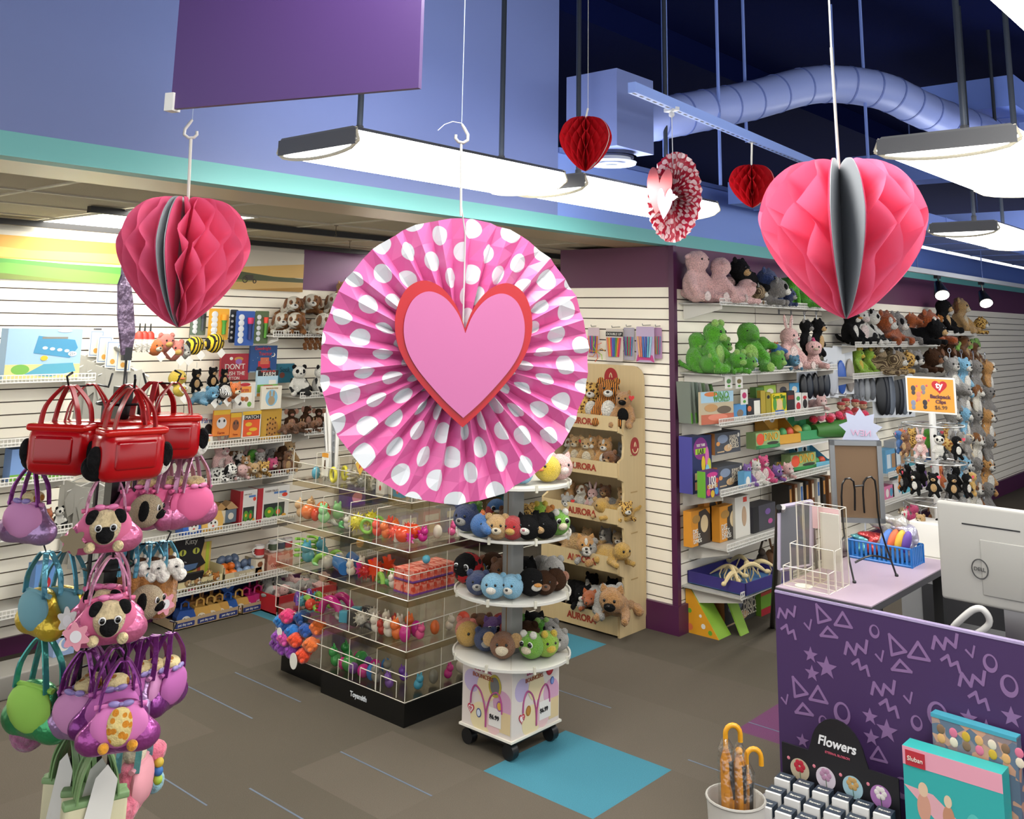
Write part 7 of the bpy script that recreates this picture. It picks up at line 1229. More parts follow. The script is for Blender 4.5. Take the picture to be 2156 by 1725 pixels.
def wedge(px0, px1, pt, pb, Y, z, col, face, lab, eyes=True):
    x, w_, h_ = sp(px0, px1, pt, pb, Y); t = thing('counter_display_box', lab, 'display', (x, Y, z), R(-8))
    for s_ in (-1, 1): b = MB(m(col)); b.prism([(-.1, 0), (.1, 0), (.1, h_), (-.06, h_*.35), (-.1, h_*.3)], -.003, .003, xf=Matrix.Translation((s_*w_/2, .1, 0)) @ Matrix(((0,0,1,0),(1,0,0,0),(0,1,0,0),(0,0,0,1)))); b.build('side_flap', t)
    b = MB(m(face)); b.box(-w_/2, w_/2, .195, .20, 0, h_); b.box(-w_/2, w_/2, 0, .005, 0, h_*.3); b.box(-w_/2, w_/2, 0, .2, 0, .004); b.build('back_and_tray', t)
    if eyes:
        for s_ in (-1, 1): b = MB(EYEW); b.prism(circ(s_*w_*.22, h_*.75, w_*.13), 0, .003, xf=Matrix.Translation((0, .195, 0)) @ FRONT); b.prism(circ(s_*w_*.22, h_*.73, w_*.06), .003, .004, EYE, xf=Matrix.Translation((0, .195, 0)) @ FRONT); b.build('printed_eye', t)
    for i in range(3): q_ = MB(m(('#e8b040', '#50a860', '#e05838')[i])); q_.ell((w_*(-.3+.3*i), .06, h_*.3), (w_*.13, .03, h_*.18)); q_.build('toy_inside', t)
wedge(1645, 1682, 898, 965, 3.33, ZR4+.221, '#c08a28', '#d8a030', 'yellow and orange triangular display box on the fourth shelf'); wedge(1688, 1738, 893, 958, 3.33, ZR4+.221, '#4a8a34', '#3c9a60', 'green display box with cartoon eyes on the fourth shelf'); wedge(1716, 1748, 955, 1000, 3.3, ZR4, '#58a8c8', '#78c0d8', 'light blue display box with cartoon eyes at the shelf end')
b = MB(m('#e8e6e0')); b.box(-.52, .55, -.16, .16, -.01, 0); tag(b.build('riser', loc=(wp(1675, 965, 3.38).x, 3.38, ZR4+.22)), 'long white riser carrying the upper display boxes on the fourth shelf', 'shelf')
# hooded dolls and bouquets
for i, (px, pb) in enumerate(((1782, 884), (1802, 886), (1818, 890), (1772, 892))): q = wp(px, pb, 3.3); plush('redhood', 'hang', 'red hooded monkey doll, %s of the group right of the third shelf' % ORD[i], q, 46*dist(q)/FPX, R(-30), clip=1); peg(q.x, q.z+46*dist(q)/FPX*1.14, YR-3.3, YR, 'peg hook holding the %s red hooded doll' % ORD[i])
q = wp(1770, 905, 3.25); t = thing('bouquet', 'green wrapped bouquet of red and pink fuzzy flowers on the right wall', 'toy flowers', q, R(-20)); b = MB(m('#3c7a2c')); b.tube([(-.3, 0, .0), (.28, .0, .03)], [.05, .10], n=12); b.build('green_wrap', t)
for i in range(12): b = MB(fu(('#d01c38', '#f08098', '#e03c60')[i % 3])); b.ell((-.3+.05*i, -.03*(i % 2), .09+.015*(i % 3)), (.035, .035, .03)); b.build('fuzzy_flower', t)
# fifth shelf and below
for i, (a, c) in enumerate(((1456, 1496), (1516, 1560))):
    t = pc('egg_kit_box', 'orange and black dinosaur egg kit box, %s one' % ('left', 'right')[i], 'box', a, c, 1062, 1136, (3.44, 3.38)[i], ZR5, .06, m('#e89a28'), [([(.35, 0), (1, 0), (1, .8), (.75, 1), (.4, .95), (.35, .6)], m('#3a342e')), (circ(.68, .58, .2, ry=.25), m('#e8cfa0')), (circ(.26, .76, .2, ry=.12), m('#b88a40'))], [('DIG', .2, .42, .26, Wt), ('EGGS', .26, .28, .36, Wt), ('DINOS', .3, .14, .42, Wt)])
    carton('egg_kit_box', 'orange and black egg kit box standing behind the %s front one' % ('left', 'right')[i], 'box', (t.location.x+.20, 3.50, ZR5), .18, .05, .25, m('#d88a24'), [([(.35, 0), (1, 0), (1, .8), (.75, 1), (.4, .95)], m('#3a342e')), (circ(.68, .58, .2, ry=.25), m('#d8bf90'))])
pc('tall_box', 'tall white narrow box right of the orange egg boxes', 'box', 1549, 1580, 1042, 1128, 3.36, ZR5, .1, m('#ece8dc'), [(circ(.6, .5, .16, ry=.25), m('#c8a888')), (rect(.55, .85, .8, .97), m('#e04838'))]); pc('dark_box', 'black and grey box with purple specks near the easel board', 'box', 1586, 1634, 1062, 1116, 3.36, ZR5, .12, m('#4a4850'), [(rect(0, 0, .25, 1), Bk), (circ(.65, .7, .12), m('#7a5a9c')), (circ(.75, .3, .1), m('#c85a9c'))])
for i in range(8): q = wp(1652+i*12, 1062, 3.4); carton('tall_book', '%s spine book standing under the fourth shelf, %s from the left' % (('black', 'brown', 'white')[i % 3], ORD[i]), 'book', (q.x, 3.42, ZR5+.0), .05, .14, .26, m(('#2c241e', '#7a4a24', '#d8d0c0')[i % 3]), [(rect(.2, .5, .8, .9), m(('#c88a40', '#e8d8b8', '#3a68a8')[i % 3]))])
# purple tray of skeletons
TQ = wp(1545, 1245, 3.12); t = thing('fossil_tray', 'purple cardboard tray on a low shelf holding cream dinosaur skeletons', 'tray', (6.30, 3.33, .30), R(-3))
b = MB(m('#3c3080')); 
b.box(-.31, .31, -.22, -.212, 0, .075); b.box(-.31, .31, .212, .22, 0, .075); b.box(-.31, -.302, -.22, .22, 0, .075); b.box(.302, .31, -.22, .22, 0, .075); b.box(-.31, .31, -.22, .22, 0, .006, m('#5a8ac0')); b.build('tray_walls', t)
wire_shelf(5.93, 7.2, 3.14, YR, .296, 'low wire shelf under the purple fossil tray')
BONE = m('#e6cf9a', rough=.7)
for i in range(7):
    X_ = 6.02+.075*i; p = (X_+.02, 3.25+.06*(i % 3), .308); t = thing('dinosaur_skeleton', 'cream toy dinosaur skeleton in the purple tray, %s from the left' % ORD[i], 'toy', p, R(50*i)); s_ = .11+.02*(i % 2)
    b = MB(BONE); b.tube(smooth_path([(-s_, 0, s_*.5), (-s_*.3, 0, s_*.9), (s_*.3, 0, s_*.8), (s_*1.1, 0, s_*.3)], 4), [.008, .011, .013, .014, .015, .015, .014, .013, .011, .009, .007, .005, .004], n=7); b.build('spine', t); b = MB(BONE); b.ell((-s_*1.1, 0, s_*.5), (.024, .014, .015)); b.build('skull', t)
    for lx in (-.03, .03): b = MB(BONE); b.tube([(lx, 0, s_*.85), (lx*1.6, .02*(1 if lx > 0 else -1), s_*.4), (lx, .03*(1 if lx > 0 else -1), 0)], .005, n=5); b.build('leg', t)
for i in range(4): b = MB(m(('#3a2c20', '#7a5434', '#4a3a30', '#a87840')[i], rough=.8)); b.ell((0, 0, .06), (.05, .04, .06)); b.ell((-.04, -.02, .13), (.03, .025, .025)); b.tube([(-.03, 0, .14), (.02, 0, .2), (.07, 0, .19)], .008, n=6); tag(b.build('toy_dinosaur', loc=(6.68+.13*i, 3.36, .30), rot=(0, 0, R(40*i))), '%s plastic dinosaur behind the skeletons, %s from the left' % (('black', 'brown', 'dark grey', 'tan')[i], ORD[i]), 'toy')
# floor boxes at the corner
q = pl(1500, 1337, 2, 0); t = thing('flip_box', 'lime green and orange flip-top box standing on the carpet at the corner', 'box', (6.10, 3.45, 0), 0); SD = Matrix(((0,0,1,0),(1,0,0,0),(0,1,0,0),(0,0,0,1)))
b = MB(m('#f0a820')); b.prism([(-.13, 0), (.11, 0), (.11, .27), (.07, .27)], -.006, 0, xf=Matrix.Translation((-.13, 0, 0)) @ SD); b.build('orange_side', t)
b = MB(m('#9ac840')); b.prism([(-.13, .0), (.11, 0), (.11, .27), (.07, .27)], 0, .16, xf=Matrix.Translation((-.13, 0, 0)) @ SD); b.build('green_body', t)
b = MB(m('#a4d04c')); b.prism([(-.005, 0), (.005, 0), (.135, .275), (.12, .28)], 0, .11, xf=Matrix.Translation((.045, -.19, 0)) @ SD); b.build('open_flap', t)
b = MB(m('#f4f4e8')); [b.prism(circ(x, z, r_, 12), .001, .0016, m(c_), xf=Matrix.Translation((-.1365, 0, 0)) @ Euler((PI/2, 0, -PI/2)).to_matrix().to_4x4()) for x, z, r_, c_ in ((.02, .06, .016, '#f4f4e8'), (-.0, .12, .01, '#f4f4e8'), (-.08, .14, .015, '#6ab030'), (.07, .03, .015, '#6ab030'), (-.08, .04, .022, '#e87848'))]; b.build('printed_dots', t)
pc('dinosaur_kit_box', 'dark dinosaur fossil kit box standing on the carpet', 'box', 1526, 1600, 1258, 1312, 3.40, 0, .15, m('#3c3a38'), [(circ(.3, .7, .2, ry=.2), m('#7a8090')), (circ(.5, .25, .16, ry=.16), m('#e0b888')), (circ(.92, .8, .04, ry=.1), Wt), (rect(.05, .06, .35, .12), m('#d8b890'))], [('JUMBO', .7, .75, .3, m('#e8dcc8')), ('DINO', .7, .56, .35, m('#f0e4cc')), ('FOSSILS', .68, .32, .45, m('#f0e4cc'))], side=m('#a86c34'))
pc('floor_box', 'green and red box on the carpet beside the easel board', 'box', 1603, 1630, 1255, 1304, 3.36, 0, .15, m('#7ab030'), [(rect(0, 0, 1, .3), Rd), (rect(0, .85, 1, 1), m('#c84838'))])
for i, (kd, px, z, h) in enumerate((('lamb', 1535, ZR1, 62), ('tabby', 1590, ZR1, 60), ('navy', 1640, ZR1, 56), ('dino', 1690, ZR1, 70), ('frog', 1520, ZR2, 70), ('dino', 1600, ZR2, 70), ('teal', 1640, ZR2, 50))): q = wp(px, 700, 3.44); plush(kd, 'sit', '%s plush at the back of the %s right shelf' % (('pink', 'striped grey', 'navy', 'green dinosaur', 'green frog', 'green dinosaur', 'teal blue')[i], 'top' if z == ZR1 else 'second'), (q.x, 3.44, z), h*dist(q)/FPX, R(12*(i % 3)-10))
# far right part of the wall
def far(pa, pb_, lab): a, c = pl(pa[0], pa[1], 1, YS), pl(pb_[0], pb_[1], 1, YS); wire_shelf(a.x, c.x, YS, YR, a.z, lab); return a.z
F1 = far((1800, 728), (1978, 726), 'far right wire shelf with panda and red panda plush'); F2 = far((1975, 703), (2056, 702), 'highest far right wire shelf with a black bear'); F3 = far((1795, 795), (1915, 792), 'far right wire shelf with green frogs'); F4 = far((1966, 772), (2068, 770), 'far right wire shelf with dark brown bears')
for kd, fm, px, pb, h, z, rz, lb in (('penguin', 'sit', 1790, 722, 54, F1, 0, 'black and white dog, first'), ('cow', 'sit', 1812, 722, 54, F1, -20, 'black and white cow, second'), ('panda', 'sit', 1835, 722, 52, F1, 10, 'black and white panda, third'), ('redpanda', 'side', 1872, 722, 50, F1, 0, 'rust red panda, fourth'), ('raccoon', 'side', 1895, 722, 48, F1, 0, 'black badger with white stripe, fifth'), ('fox', 'sit', 1918, 722, 46, F1, 0, 'red fox face, sixth'), ('blackbear', 'lie', 1940, 722, 38, F1, 0, 'black sloth bear, seventh'), ('redpanda', 'side', 1962, 724, 50, F1, 0, 'red panda at the shelf end, eighth'),
    ('blackbear', 'sit', 1985, 702, 52, F2, 0, 'large black bear at the top right'), ('lion', 'sit', 2022, 702, 52, F2, 0, 'curly tan lion at the top right'), ('tiger', 'sit', 1978, 700, 28, F2, 0, 'small tiger before the black bear'), ('leopard', 'lie', 2044, 702, 26, F2, 0, 'tan cub beside the lion'),
    ('lime', 'sit', 1805, 790, 40, F3, 0, 'lime green frog, left'), ('lime', 'sit', 1828, 790, 38, F3, 20, 'lime green frog, right'), ('tabby', 'lie', 1858, 790, 38, F3, 0, 'striped grey cat by the frogs'), ('leopard', 'lie', 1882, 790, 34, F3, 20, 'pale spotted leopard'), ('raccoon', 'lie', 1905, 790, 34, F3, -20, 'raccoon with ringed tail'), ('brown', 'lie', 1935, 785, 36, F3, 0, 'dark brown beaver'), ('tabby', 'side', 1850, 770, 34, F3+.1, 0, 'spotted wild cat on the pile'),
    ('brown', 'sit', 1975, 768, 44, F4, 0, 'black moose, first'), ('brown', 'sit', 2000, 768, 44, F4, 0, 'dark brown bear, second'), ('bear', 'sit', 2028, 768, 42, F4, 0, 'brown bear with tan nose, third'), ('monkey', 'sit', 2052, 768, 30, F4, 0, 'small brown monkey, fourth')):
    rp(kd, fm, px, pb, h, .14, z, lb+' on the far right shelves', rz, 1.25)
for i, kd in enumerate(('panda', 'blackbear', 'redpanda', 'penguin', 'tiger', 'fox', 'leopard', 'brown', 'tabby', 'raccoon', 'bear', 'brown')):
    px = (1800+28*i) if i < 7 else (1850+18*(i-7)) if i < 10 else 1990+30*(i-10); z = F1 if i < 7 else F3 if i < 10 else F4; q = wp(px, 715, 3.44); plush(kd, 'sit', '%s plush in the back row of the far right shelves, %s from the left' % ({'blackbear': 'black bear', 'brown': 'dark brown', 'redpanda': 'rust red'}.get(kd, kd), ORD[i]), (q.x, 3.44, z), 52*dist(q)/FPX, R(15*(i % 3)-15))
for i in range(5): q = wp(2020+i*9, 742-i*2, 3.4); toy('curl', '#98cc60', q, .07, 'curled green snake toy hanging at the far right, %s from the left' % ORD[i], kind='fur')
far((1870, 1003), (2030, 962), 'long wire shelf behind the photo frame with boxed blocks'); F6 = far((1862, 1062), (2010, 1018), 'long lower wire shelf behind the photo frame'); F5 = wp(1950, 983, YS).z
for i in range(6): q = wp(1880+i*20, 955, YS+.05); carton('craft_box', '%s craft box behind the photo frame, %s from the left' % (('light blue', 'grey', 'teal', 'white', 'blue', 'silver')[i], ORD[i]), 'box', (q.x, YS+.12, F5+.01), .26, .1, .2+.06*(i % 2), m(('#68a8d0', '#a8acb0', '#48a0b0', '#ece8e0', '#4878b8', '#c0c4c8')[i]), [(rect(.1, .2, .45, .8), m('#d8e4ea')), (rect(.55, .2, .9, .8), m('#b08860'))])
for i in range(7): q = wp(1872+i*18, 1030, YS+.05); carton('craft_box', '%s jewelry kit on the lower shelf behind the frame, %s from the left' % (('pink', 'white', 'cyan', 'orange', 'violet', 'cream', 'red')[i], ORD[i]), 'box', (q.x, YS+.1, F6), .24, .1, .12+.03*(i % 3), m(('#e080a8', '#ece8e4', '#70c8d8', '#e8a050', '#9870b8', '#e8dcc0', '#c84040')[i]), [(circ(.3, .5, .15, ry=.3), m('#f0e8e0')), (circ(.7, .5, .15, ry=.3), m('#50a0c0'))])
for i in range(28):
    px = 2005+(i % 4)*25; py = 838+(i//4)*52; q = wp(px, py, 3.1); kd = ('greybear', 'bluebear', 'koala', 'corgi', 'elephant', 'greybear', 'puppy', 'koala')[i % 8]
    plush(kd, 'hang', '%s plush hanging on the far right wall, row %s, %s from the left' % ({'greybear': 'white', 'bluebear': 'light blue', 'koala': 'grey', 'corgi': 'orange', 'elephant': 'silver grey', 'puppy': 'cream'}[kd], ORD[i//4], ORD[i % 4]), q, .42, R(-30+i*13 % 40), clip=1)
# ================================================================ CHECKOUT COUNTER
GROUPS = {'plush toy': 'clip-on plush on the white spinner', 'bag': 'wrapped goods in the basket', 'umbrella': 'yellow umbrellas', 'box': 'small boxes in front of the counter'}; ZT_ = .97; A_, B_2, C_2 = pl(1638, 1233, 2, ZT_), pl(1855, 1266, 2, ZT_), pl(1982, 1180, 2, ZT_); XP = A_.x-.03
t = thing('checkout_counter', 'purple patterned checkout counter with a lilac table top', 'counter', (XP, A_.y, 0))
PY0 = .15; b = MB(m('#43265c', rough=.55)); b.box(0, .02, PY0-A_.y, .0, 0, ZT_-.02); b.box(-.002, .022, PY0-A_.y, .0, ZT_-.02, ZT_-.012, m('#b8a8d0', 'gloss')); b.build('front_panel', t, label='purple panel with lilac shapes')
b = MB(m('#b7a3b4', rough=.4)); b.box(.01, C_2.x-XP, B_2.y-A_.y, 0, ZT_-.004, ZT_); b.build('table_top', t); b = MB(m('#3c3a3e')); b.box(.008, C_2.x-XP+.002, B_2.y-A_.y-.002, .002, ZT_-.028, ZT_-.004); b.build('edge_band', t)
for x in (.1, C_2.x-XP-.05): 
    for y in (-.05, B_2.y-A_.y+.05): b = MB(m('#1a1a1c')); b.box(x-.02, x+.02, y-.02, y+.02, 0, ZT_-.028); b.build('leg', t)
b = MB(m('#232226')); b.box(.05, .95, PY0-A_.y, B_2.y-A_.y-.03, .70, .73); b.build('inner_shelf', t)
PM = m('#8d6a9c', rough=.6); pb_ = MB(PM); XQ = Euler((PI/2, 0, -PI/2)).to_matrix().to_4x4()
def onp(px, py): q = pl(px, py, 0, XP); return -(q.y-A_.y), q.z
def shape(k, px, py, s):
    u, v = onp(px, py); z0, z1 = .0004, .0014
    if v+s*.9 > ZT_-.03 or u-s < 0: return
    if k == 'o':
        P = [(math.cos(i*PI/12), math.sin(i*PI/12)) for i in range(24)]
        for i in range(24): a, c = P[i], P[(i+1) % 24]; pb_.prism([(u+a[0]*s*.8, v+a[1]*s), (u+c[0]*s*.8, v+c[1]*s), (u+.05*s+c[0]*s*.52, v+.14*s+c[1]*s*.66), (u+.05*s+a[0]*s*.52, v+.14*s+a[1]*s*.66)][::-1], z0, z1)
    elif k == 's':
        P = star(u, v, s); 
        for i in range(10): pb_.prism([(u, v), P[i], P[(i+1) % 10]], z0, z1)
    else:
        pts = {'t': [(-.55, -.9), (-.7, .9), (.8, -.3)], 'a': [(-.9, -.6), (.0, .8), (.9, -.5)], 'f': [(-.9, -.5), (-.1, .5), (.9, -.3)], 'z': [(-1, -.6), (-.75, .35), (-.1, -.45), (.15, .4), (.85, -.1), (1.05, .9)], 'y': [(-.9, .1), (-.3, .6), (-.1, -.2), (.5, .2), (.7, -.6), (.95, -.5)][:5], 'v': [(-.6, .1), (.15, -.6), (.5, .8)]}[k]
        cl = k in 'taf'; n = len(pts); wd = s*.13
        for i in range(n if cl else n-1):
            a, c = Vector(pts[i])*s, Vector(pts[(i+1) % n])*s; d = (c-a).normalized(); w_ = Vector((-d.y, d.x))*wd; a -= d*wd*.8; c += d*wd*.8
            pb_.prism([(u+p.x, v+p.y) for p in (a-w_, c-w_, c+w_, a+w_)], z0+.0001*i, z1+.0001*i)
for k, px, py, s in (('o', 1690, 1262, .022), ('s', 1760, 1262, .028), ('t', 1733, 1295, .036), ('a', 1775, 1307, .036), ('o', 1813, 1302, .022), ('o', 1852, 1288, .036), ('s', 1912, 1300, .024), ('s', 1950, 1314, .036), ('s', 1917, 1330, .030), ('z', 1656, 1292, .036), ('v', 1702, 1316, .026), ('y', 1662, 1330, .036), ('f', 1745, 1332, .036), ('o', 2030, 1318, .028), ('o', 1841, 1330, .024),
    ('o', 1654, 1375, .038), ('s', 1707, 1379, .03), ('s', 1741, 1406, .042), ('s', 1710, 1418, .03), ('t', 1684, 1450, .038), ('a', 1723, 1464, .038), ('f', 1693, 1494, .038), ('v', 1653, 1473, .024), ('z', 1802, 1367, .042), ('v', 1853, 1382, .026), ('y', 1814, 1405, .038), ('t', 1889, 1361, .038), ('a', 1934, 1373, .04), ('f', 1898, 1403, .038), ('z', 1989, 1355, .042), ('v', 2044, 1373, .026), ('y', 2004, 1397, .038), ('o', 2085, 1397, .03),
    ('z', 1859, 1452, .042), ('v', 1913, 1470, .026), ('y', 1874, 1491, .04), ('o', 1773, 1503, .04), ('o', 1733, 1520, .022), ('s', 1832, 1509, .03), ('s', 1868, 1539, .04), ('s', 1835, 1553, .03), ('o', 1974, 1506, .044), ('o', 1930, 1523, .026), ('s', 2040, 1512, .03), ('s', 2078, 1541, .04), ('s', 2043, 1556, .03), ('z', 2046, 1433, .042), ('y', 2063, 1475, .038), ('a', 1850, 1590, .032), ('s', 1690, 1560, .026), ('t', 2105, 1345, .036), ('o', 2125, 1445, .036), ('z', 2120, 1600, .04), ('s', 2130, 1510, .034), ('z', 1700, 1640, .036), ('o', 1900, 1660, .036), ('t', 2000, 1640, .036)):
    shape(k, px, py, s)
o = pb_.build('printed_pattern', t, loc=(0, 0, 0)); o.rotation_euler = (PI/2, 0, -PI/2)
# clear literature holder
E_ = pl(1668, 1222, 2, ZT_); H0 = pl(1775, 1215, 2, ZT_); t = thing('acrylic_holder', 'empty stepped clear acrylic holder on the counter corner', 'holder', (A_.x+.02, A_.y-.20, ZT_))
def apan(x0, x1, y0, y1, z0, z1, nm='acrylic_panel'):
    b = MB(AC); b.box(x0, x1, y0, y1, z0, z1); o = b.build(nm, t); d = (x1-x0, y1-y0, z1-z0); C8 = [(x0, y0, z0), (x1, y1, z0), (x1, y1, z1), (x0, y0, z1)]
    for i in range(4): e = MB(m('#e4ded2', 'gloss', rough=.2)); e.tube([C8[i], C8[(i+1) % 4]], .0017, n=4); e.build('polished_edge', o)
for y in (-.005, .09, .185): 
    for x0, x1, z1 in ((0, .07, .075), (.07, .14, .15), (.14, .21, .30)): apan(x0, x1, y, y+.004, 0, z1)
for x, z1 in ((0, .075), (.07, .15), (.14, .30), (.21, .30)): apan(x, x+.004, 0, .185, 0, z1)
b = MB(m('#e4e0dc')); b.box(.18, .19, .02, .10, .05, .27); b.build('leaflet', t); b = MB(m('#f0c8d0')); b.box(.196, .199, .02, .14, .2, .29); b.build('pink_card', t); b = MB(m('#f4f2ec')); b.prism(circ(.045, .12, .035), 0, .003); b.build('paper_sticker', t)
# blue basket with wrapped goods
a, c = pl(1800, 1178, 2, ZT_), pl(1908, 1192, 2, ZT_); bc = (a+c)/2; t = thing('plastic_basket', 'blue slotted plastic basket full of wrapped items on the counter', 'basket', (bc.x+.07, bc.y, ZT_), 0)
BB = m('#1f74c4', 'gloss', rough=.35); hw, hd_ = .075, .14
b = MB(BB); b.box(-hw, hw, -hd_, hd_, 0, .006)
for z in (.006, .078): b.tube([(-hw, -hd_, z), (hw, -hd_, z), (hw, hd_, z), (-hw, hd_, z)], .005, n=6, closed=True)
for i in range(15): y = -hd_+2*hd_*i/14; b.box(-hw-.002, -hw+.002, y-.005, y+.005, 0, .08); b.box(hw-.002, hw+.002, y-.005, y+.005, 0, .08)
for i in range(8): x = -hw+2*hw*i/7; b.box(x-.005, x+.005, -hd_-.002, -hd_+.002, 0, .08); b.box(x-.005, x+.005, hd_-.002, hd_+.002, 0, .08)
b.build('basket_body', t)
for i, (dy, c1, lb) in enumerate(((-.09, '#c8c4d8', 'silver bag with purple and yellow inside at the right'), (-.05, '#d8d4cc', 'tall clear bag leaning right'), (.0, '#b8b4a8', 'crinkled beige paper bag'), (.06, '#d04848', 'red wrapped item'), (.10, '#70b8c0', 'teal wrapped item at the left'))):
    h = (.16, .2, .17, .10, .08)[i]; me = blob([((0, 0, h*.3), (.035, .04, h*.34)), ((.02, -.02, h*.7), (.04, .035, h*.28)), ((.01, .02, h*.85), (.03, .05, h*.1))], m(c1, 'foil'), .012, .012, seed=i, it=1); o = bpy.data.objects.new('wrapped_bag', me); C.objects.link(o); o.location = (bc.x+.07, bc.y+dy, ZT_+.01); tag(o, lb+' in the blue basket', 'bag')
for i in range(4): b = MB(m(('#6a48a8', '#e8b83c', '#e06838', '#4878c8')[i])); b.ell((0, 0, .05), (.02, .02, .05), rot=(.3, .2*i, 0)); tag(b.build('wrapped_candy', loc=(bc.x+.03, bc.y-.11+.03*i, ZT_+.05)), '%s wrapped piece inside the blue basket' % ('purple', 'yellow', 'orange', 'blue')[i], 'candy')
# wire easel with the back of a framed sign
e1, e2 = pl(1799, 1228, 2, ZT_), pl(1888, 1214, 2, ZT_); DE = dist((e1+e2)/2); BKW = m('#101012', rough=.3)
t = thing('wire_easel', 'black wire tabletop easel standing on the lilac counter top', 'easel', e1)
def w3(px, py, d): return dp(px, py, d)-e1
for P in ([w3(1799, 1228, dist(e1)), w3(1777, 1120, DE+.06), w3(1773, 1020, DE+.08), w3(1797, 1014, DE+.08), w3(1800, 1075, DE+.08)], [w3(1888, 1214, dist(e2)), w3(1852, 1105, DE+.06), w3(1842, 1012, DE+.08), w3(1818, 1016, DE+.08), w3(1820, 1080, DE+.08)], [w3(1800, 1024, DE+.08), w3(1819, 1022, DE+.08)], [w3(1800, 1185, DE), w3(1835, 1170, DE), w3(1877, 1180, DE)], [w3(1778, 1130, DE+.05), w3(1740, 1185, DE+.22), w3(1722, 1202, DE+.26)]):
    b = MB(BKW); b.tube(smooth_path(P, 3), .0042, n=6); b.build('wire_leg', t)
for e in (w3(1799, 1228, dist(e1)), w3(1888, 1214, dist(e2))): b = MB(BKW); b.ell(e+Vector((0, 0, .004)), .008); b.build('rubber_tip', t)
fq = [dp(1748, 1098, DE+.12), dp(1850, 1100, DE+.09), dp(1867, 930, DE+.13), dp(1752, 927, DE+.16)]
ctr = sum(fq, Vector())/4; ex = ((fq[1]-fq[0])+(fq[2]-fq[3])).normalized(); ez = (fq[3]-fq[0]); ez = (ez-ex*ez.dot(ex)).normalized(); ey = ez.cross(ex); FM = Matrix((ex, ey, ez)).transposed().to_4x4(); fw, fh = (fq[1]-fq[0]).length*.54, (fq[3]-fq[0]).length*.5
t = thing('framed_sign', 'back of a metal framed sign with brown backing on the wire easel', 'frame', ctr); t.rotation_euler = FM.to_euler()
b = MB(m('#7c6248', rough=.8)); b.box(-fw+.01, fw-.01, -.004, .004, -fh+.01, fh-.01); b.build('brown_backing', t)
for x0, x1, z0, z1 in ((-fw, -fw+.02, -fh, fh), (fw-.02, fw, -fh, fh), (-fw, fw, fh-.02, fh), (-fw, fw, -fh, -fh+.02)): b = MB(m('#b9bcbe', 'metal')); b.box(x0, x1, -.012, .014, z0, z1); b.build('metal_rail', t)
# NEW starburst behind the frame
q = dp(1812, 905, DE+.6); t = thing('starburst_sign', 'translucent lilac starburst sign reading backwards above the picture frame', 'sign', q, faceA(q)); b = MB(m('#b9bfd6', 'gloss', rough=.3)); P = star(0, 0, .10, 9, .68); 
for i in range(18): b.prism([(0, 0), P[i], P[(i+1) % 18]], -.001, .001, xf=FRONT)
b.build('burst_panel', t); o = text('NEW', m('#d6a8c4'), t, (0, -.003, -.015), width=.09); o.scale.x *= -1
b = MB(m('#b8bcc4')); b.tube([(0, .004, -.06), (0, .004, -.47)], .004, n=5); b.build('stem', t)
# orange price sign over the clip spinner
q = pl(1960, 832, 1, 2.2); q = dp(1960, 832, 5.0); t = thing('price_sign', 'orange price sign with a red heart on a white post', 'sign', q, faceA(q, -14)); b = MB(m('#f4f0ea')); b.box(-.122, .122, -.004, .004, -.092, .092); b.build('white_frame', t)
b = MB(m('#eba33a')); b.box(-.113, .113, -.006, -.004, -.083, .083); b.build('orange_sheet', t); b = MB(m('#c8202c')); X = Matrix.Translation((.045, -.006, .04)) @ FRONT; b.prism(heart(0, 0, .075, .068), 0, .0008, xf=X); b.build('red_heart', t); text('ty', m('#f6ecec'), t, (.045, -.0085, .046), width=.038, bold=.04)
text('Backpack', m('#5a2c4c'), t, (.048, -.0085, -.008), width=.1, bold=.02); text('Clips', m('#5a2c4c'), t, (.048, -.0085, -.034), width=.05, bold=.02); text('$6.99', m('#6a5040'), t, (.048, -.0085, -.062), width=.06)
b = MB(m('#6a6468'))
for i, (x, z, c_) in enumerate(((-.085, .03, '#4a4448'), (-.035, .035, '#8a8488'), (-.06, .0, '#e08868'), (-.088, -.045, '#8890a8'), (-.03, -.04, '#3a3438'))): b.ell((x, -.006, z), (.012, .001, .015), m(c_)); b.ell((x, -.006, z-.022), (.01, .001, .012), m(c_)); b.ell((x+.018, -.006, z+.012), (.005, .001, .006), m('#e05868'))
b.build('printed_animals', t)
t2 = thing('clip_spinner', 'white wire spinner rack carrying rings of clip-on plush animals', 'rack', (q.x, q.y, 0)); sp0 = q; b = MB(m('#e8e6e2', rough=.3)); b.tube([(0, 0, .03), (0, 0, q.z-.09)], .018, n=12); b.build('post', t2); b = MB(m('#e8e6e2', rough=.3)); b.lathe([(.22, 0), (.22, .015), (.03, .03)], n=28); b.build('round_base', t2)
zr = [dp(1960, py, 5.0).z for py in (893, 968, 1052, 1130)]
for k, z in enumerate(zr):
    b = MB(m('#dcdcd8', 'metal')); b.tube([(.15*math.cos(i*PI/16), .15*math.sin(i*PI/16), z) for i in range(32)], .004, n=6, closed=True); b.build('wire_ring', t2)
    for i in range(4): b = MB(m('#dcdcd8', 'metal')); b.tube([(0, 0, z), (.15*math.cos(i*PI/2), .15*math.sin(i*PI/2), z)], .003, n=5); b.build('ring_spoke', t2)
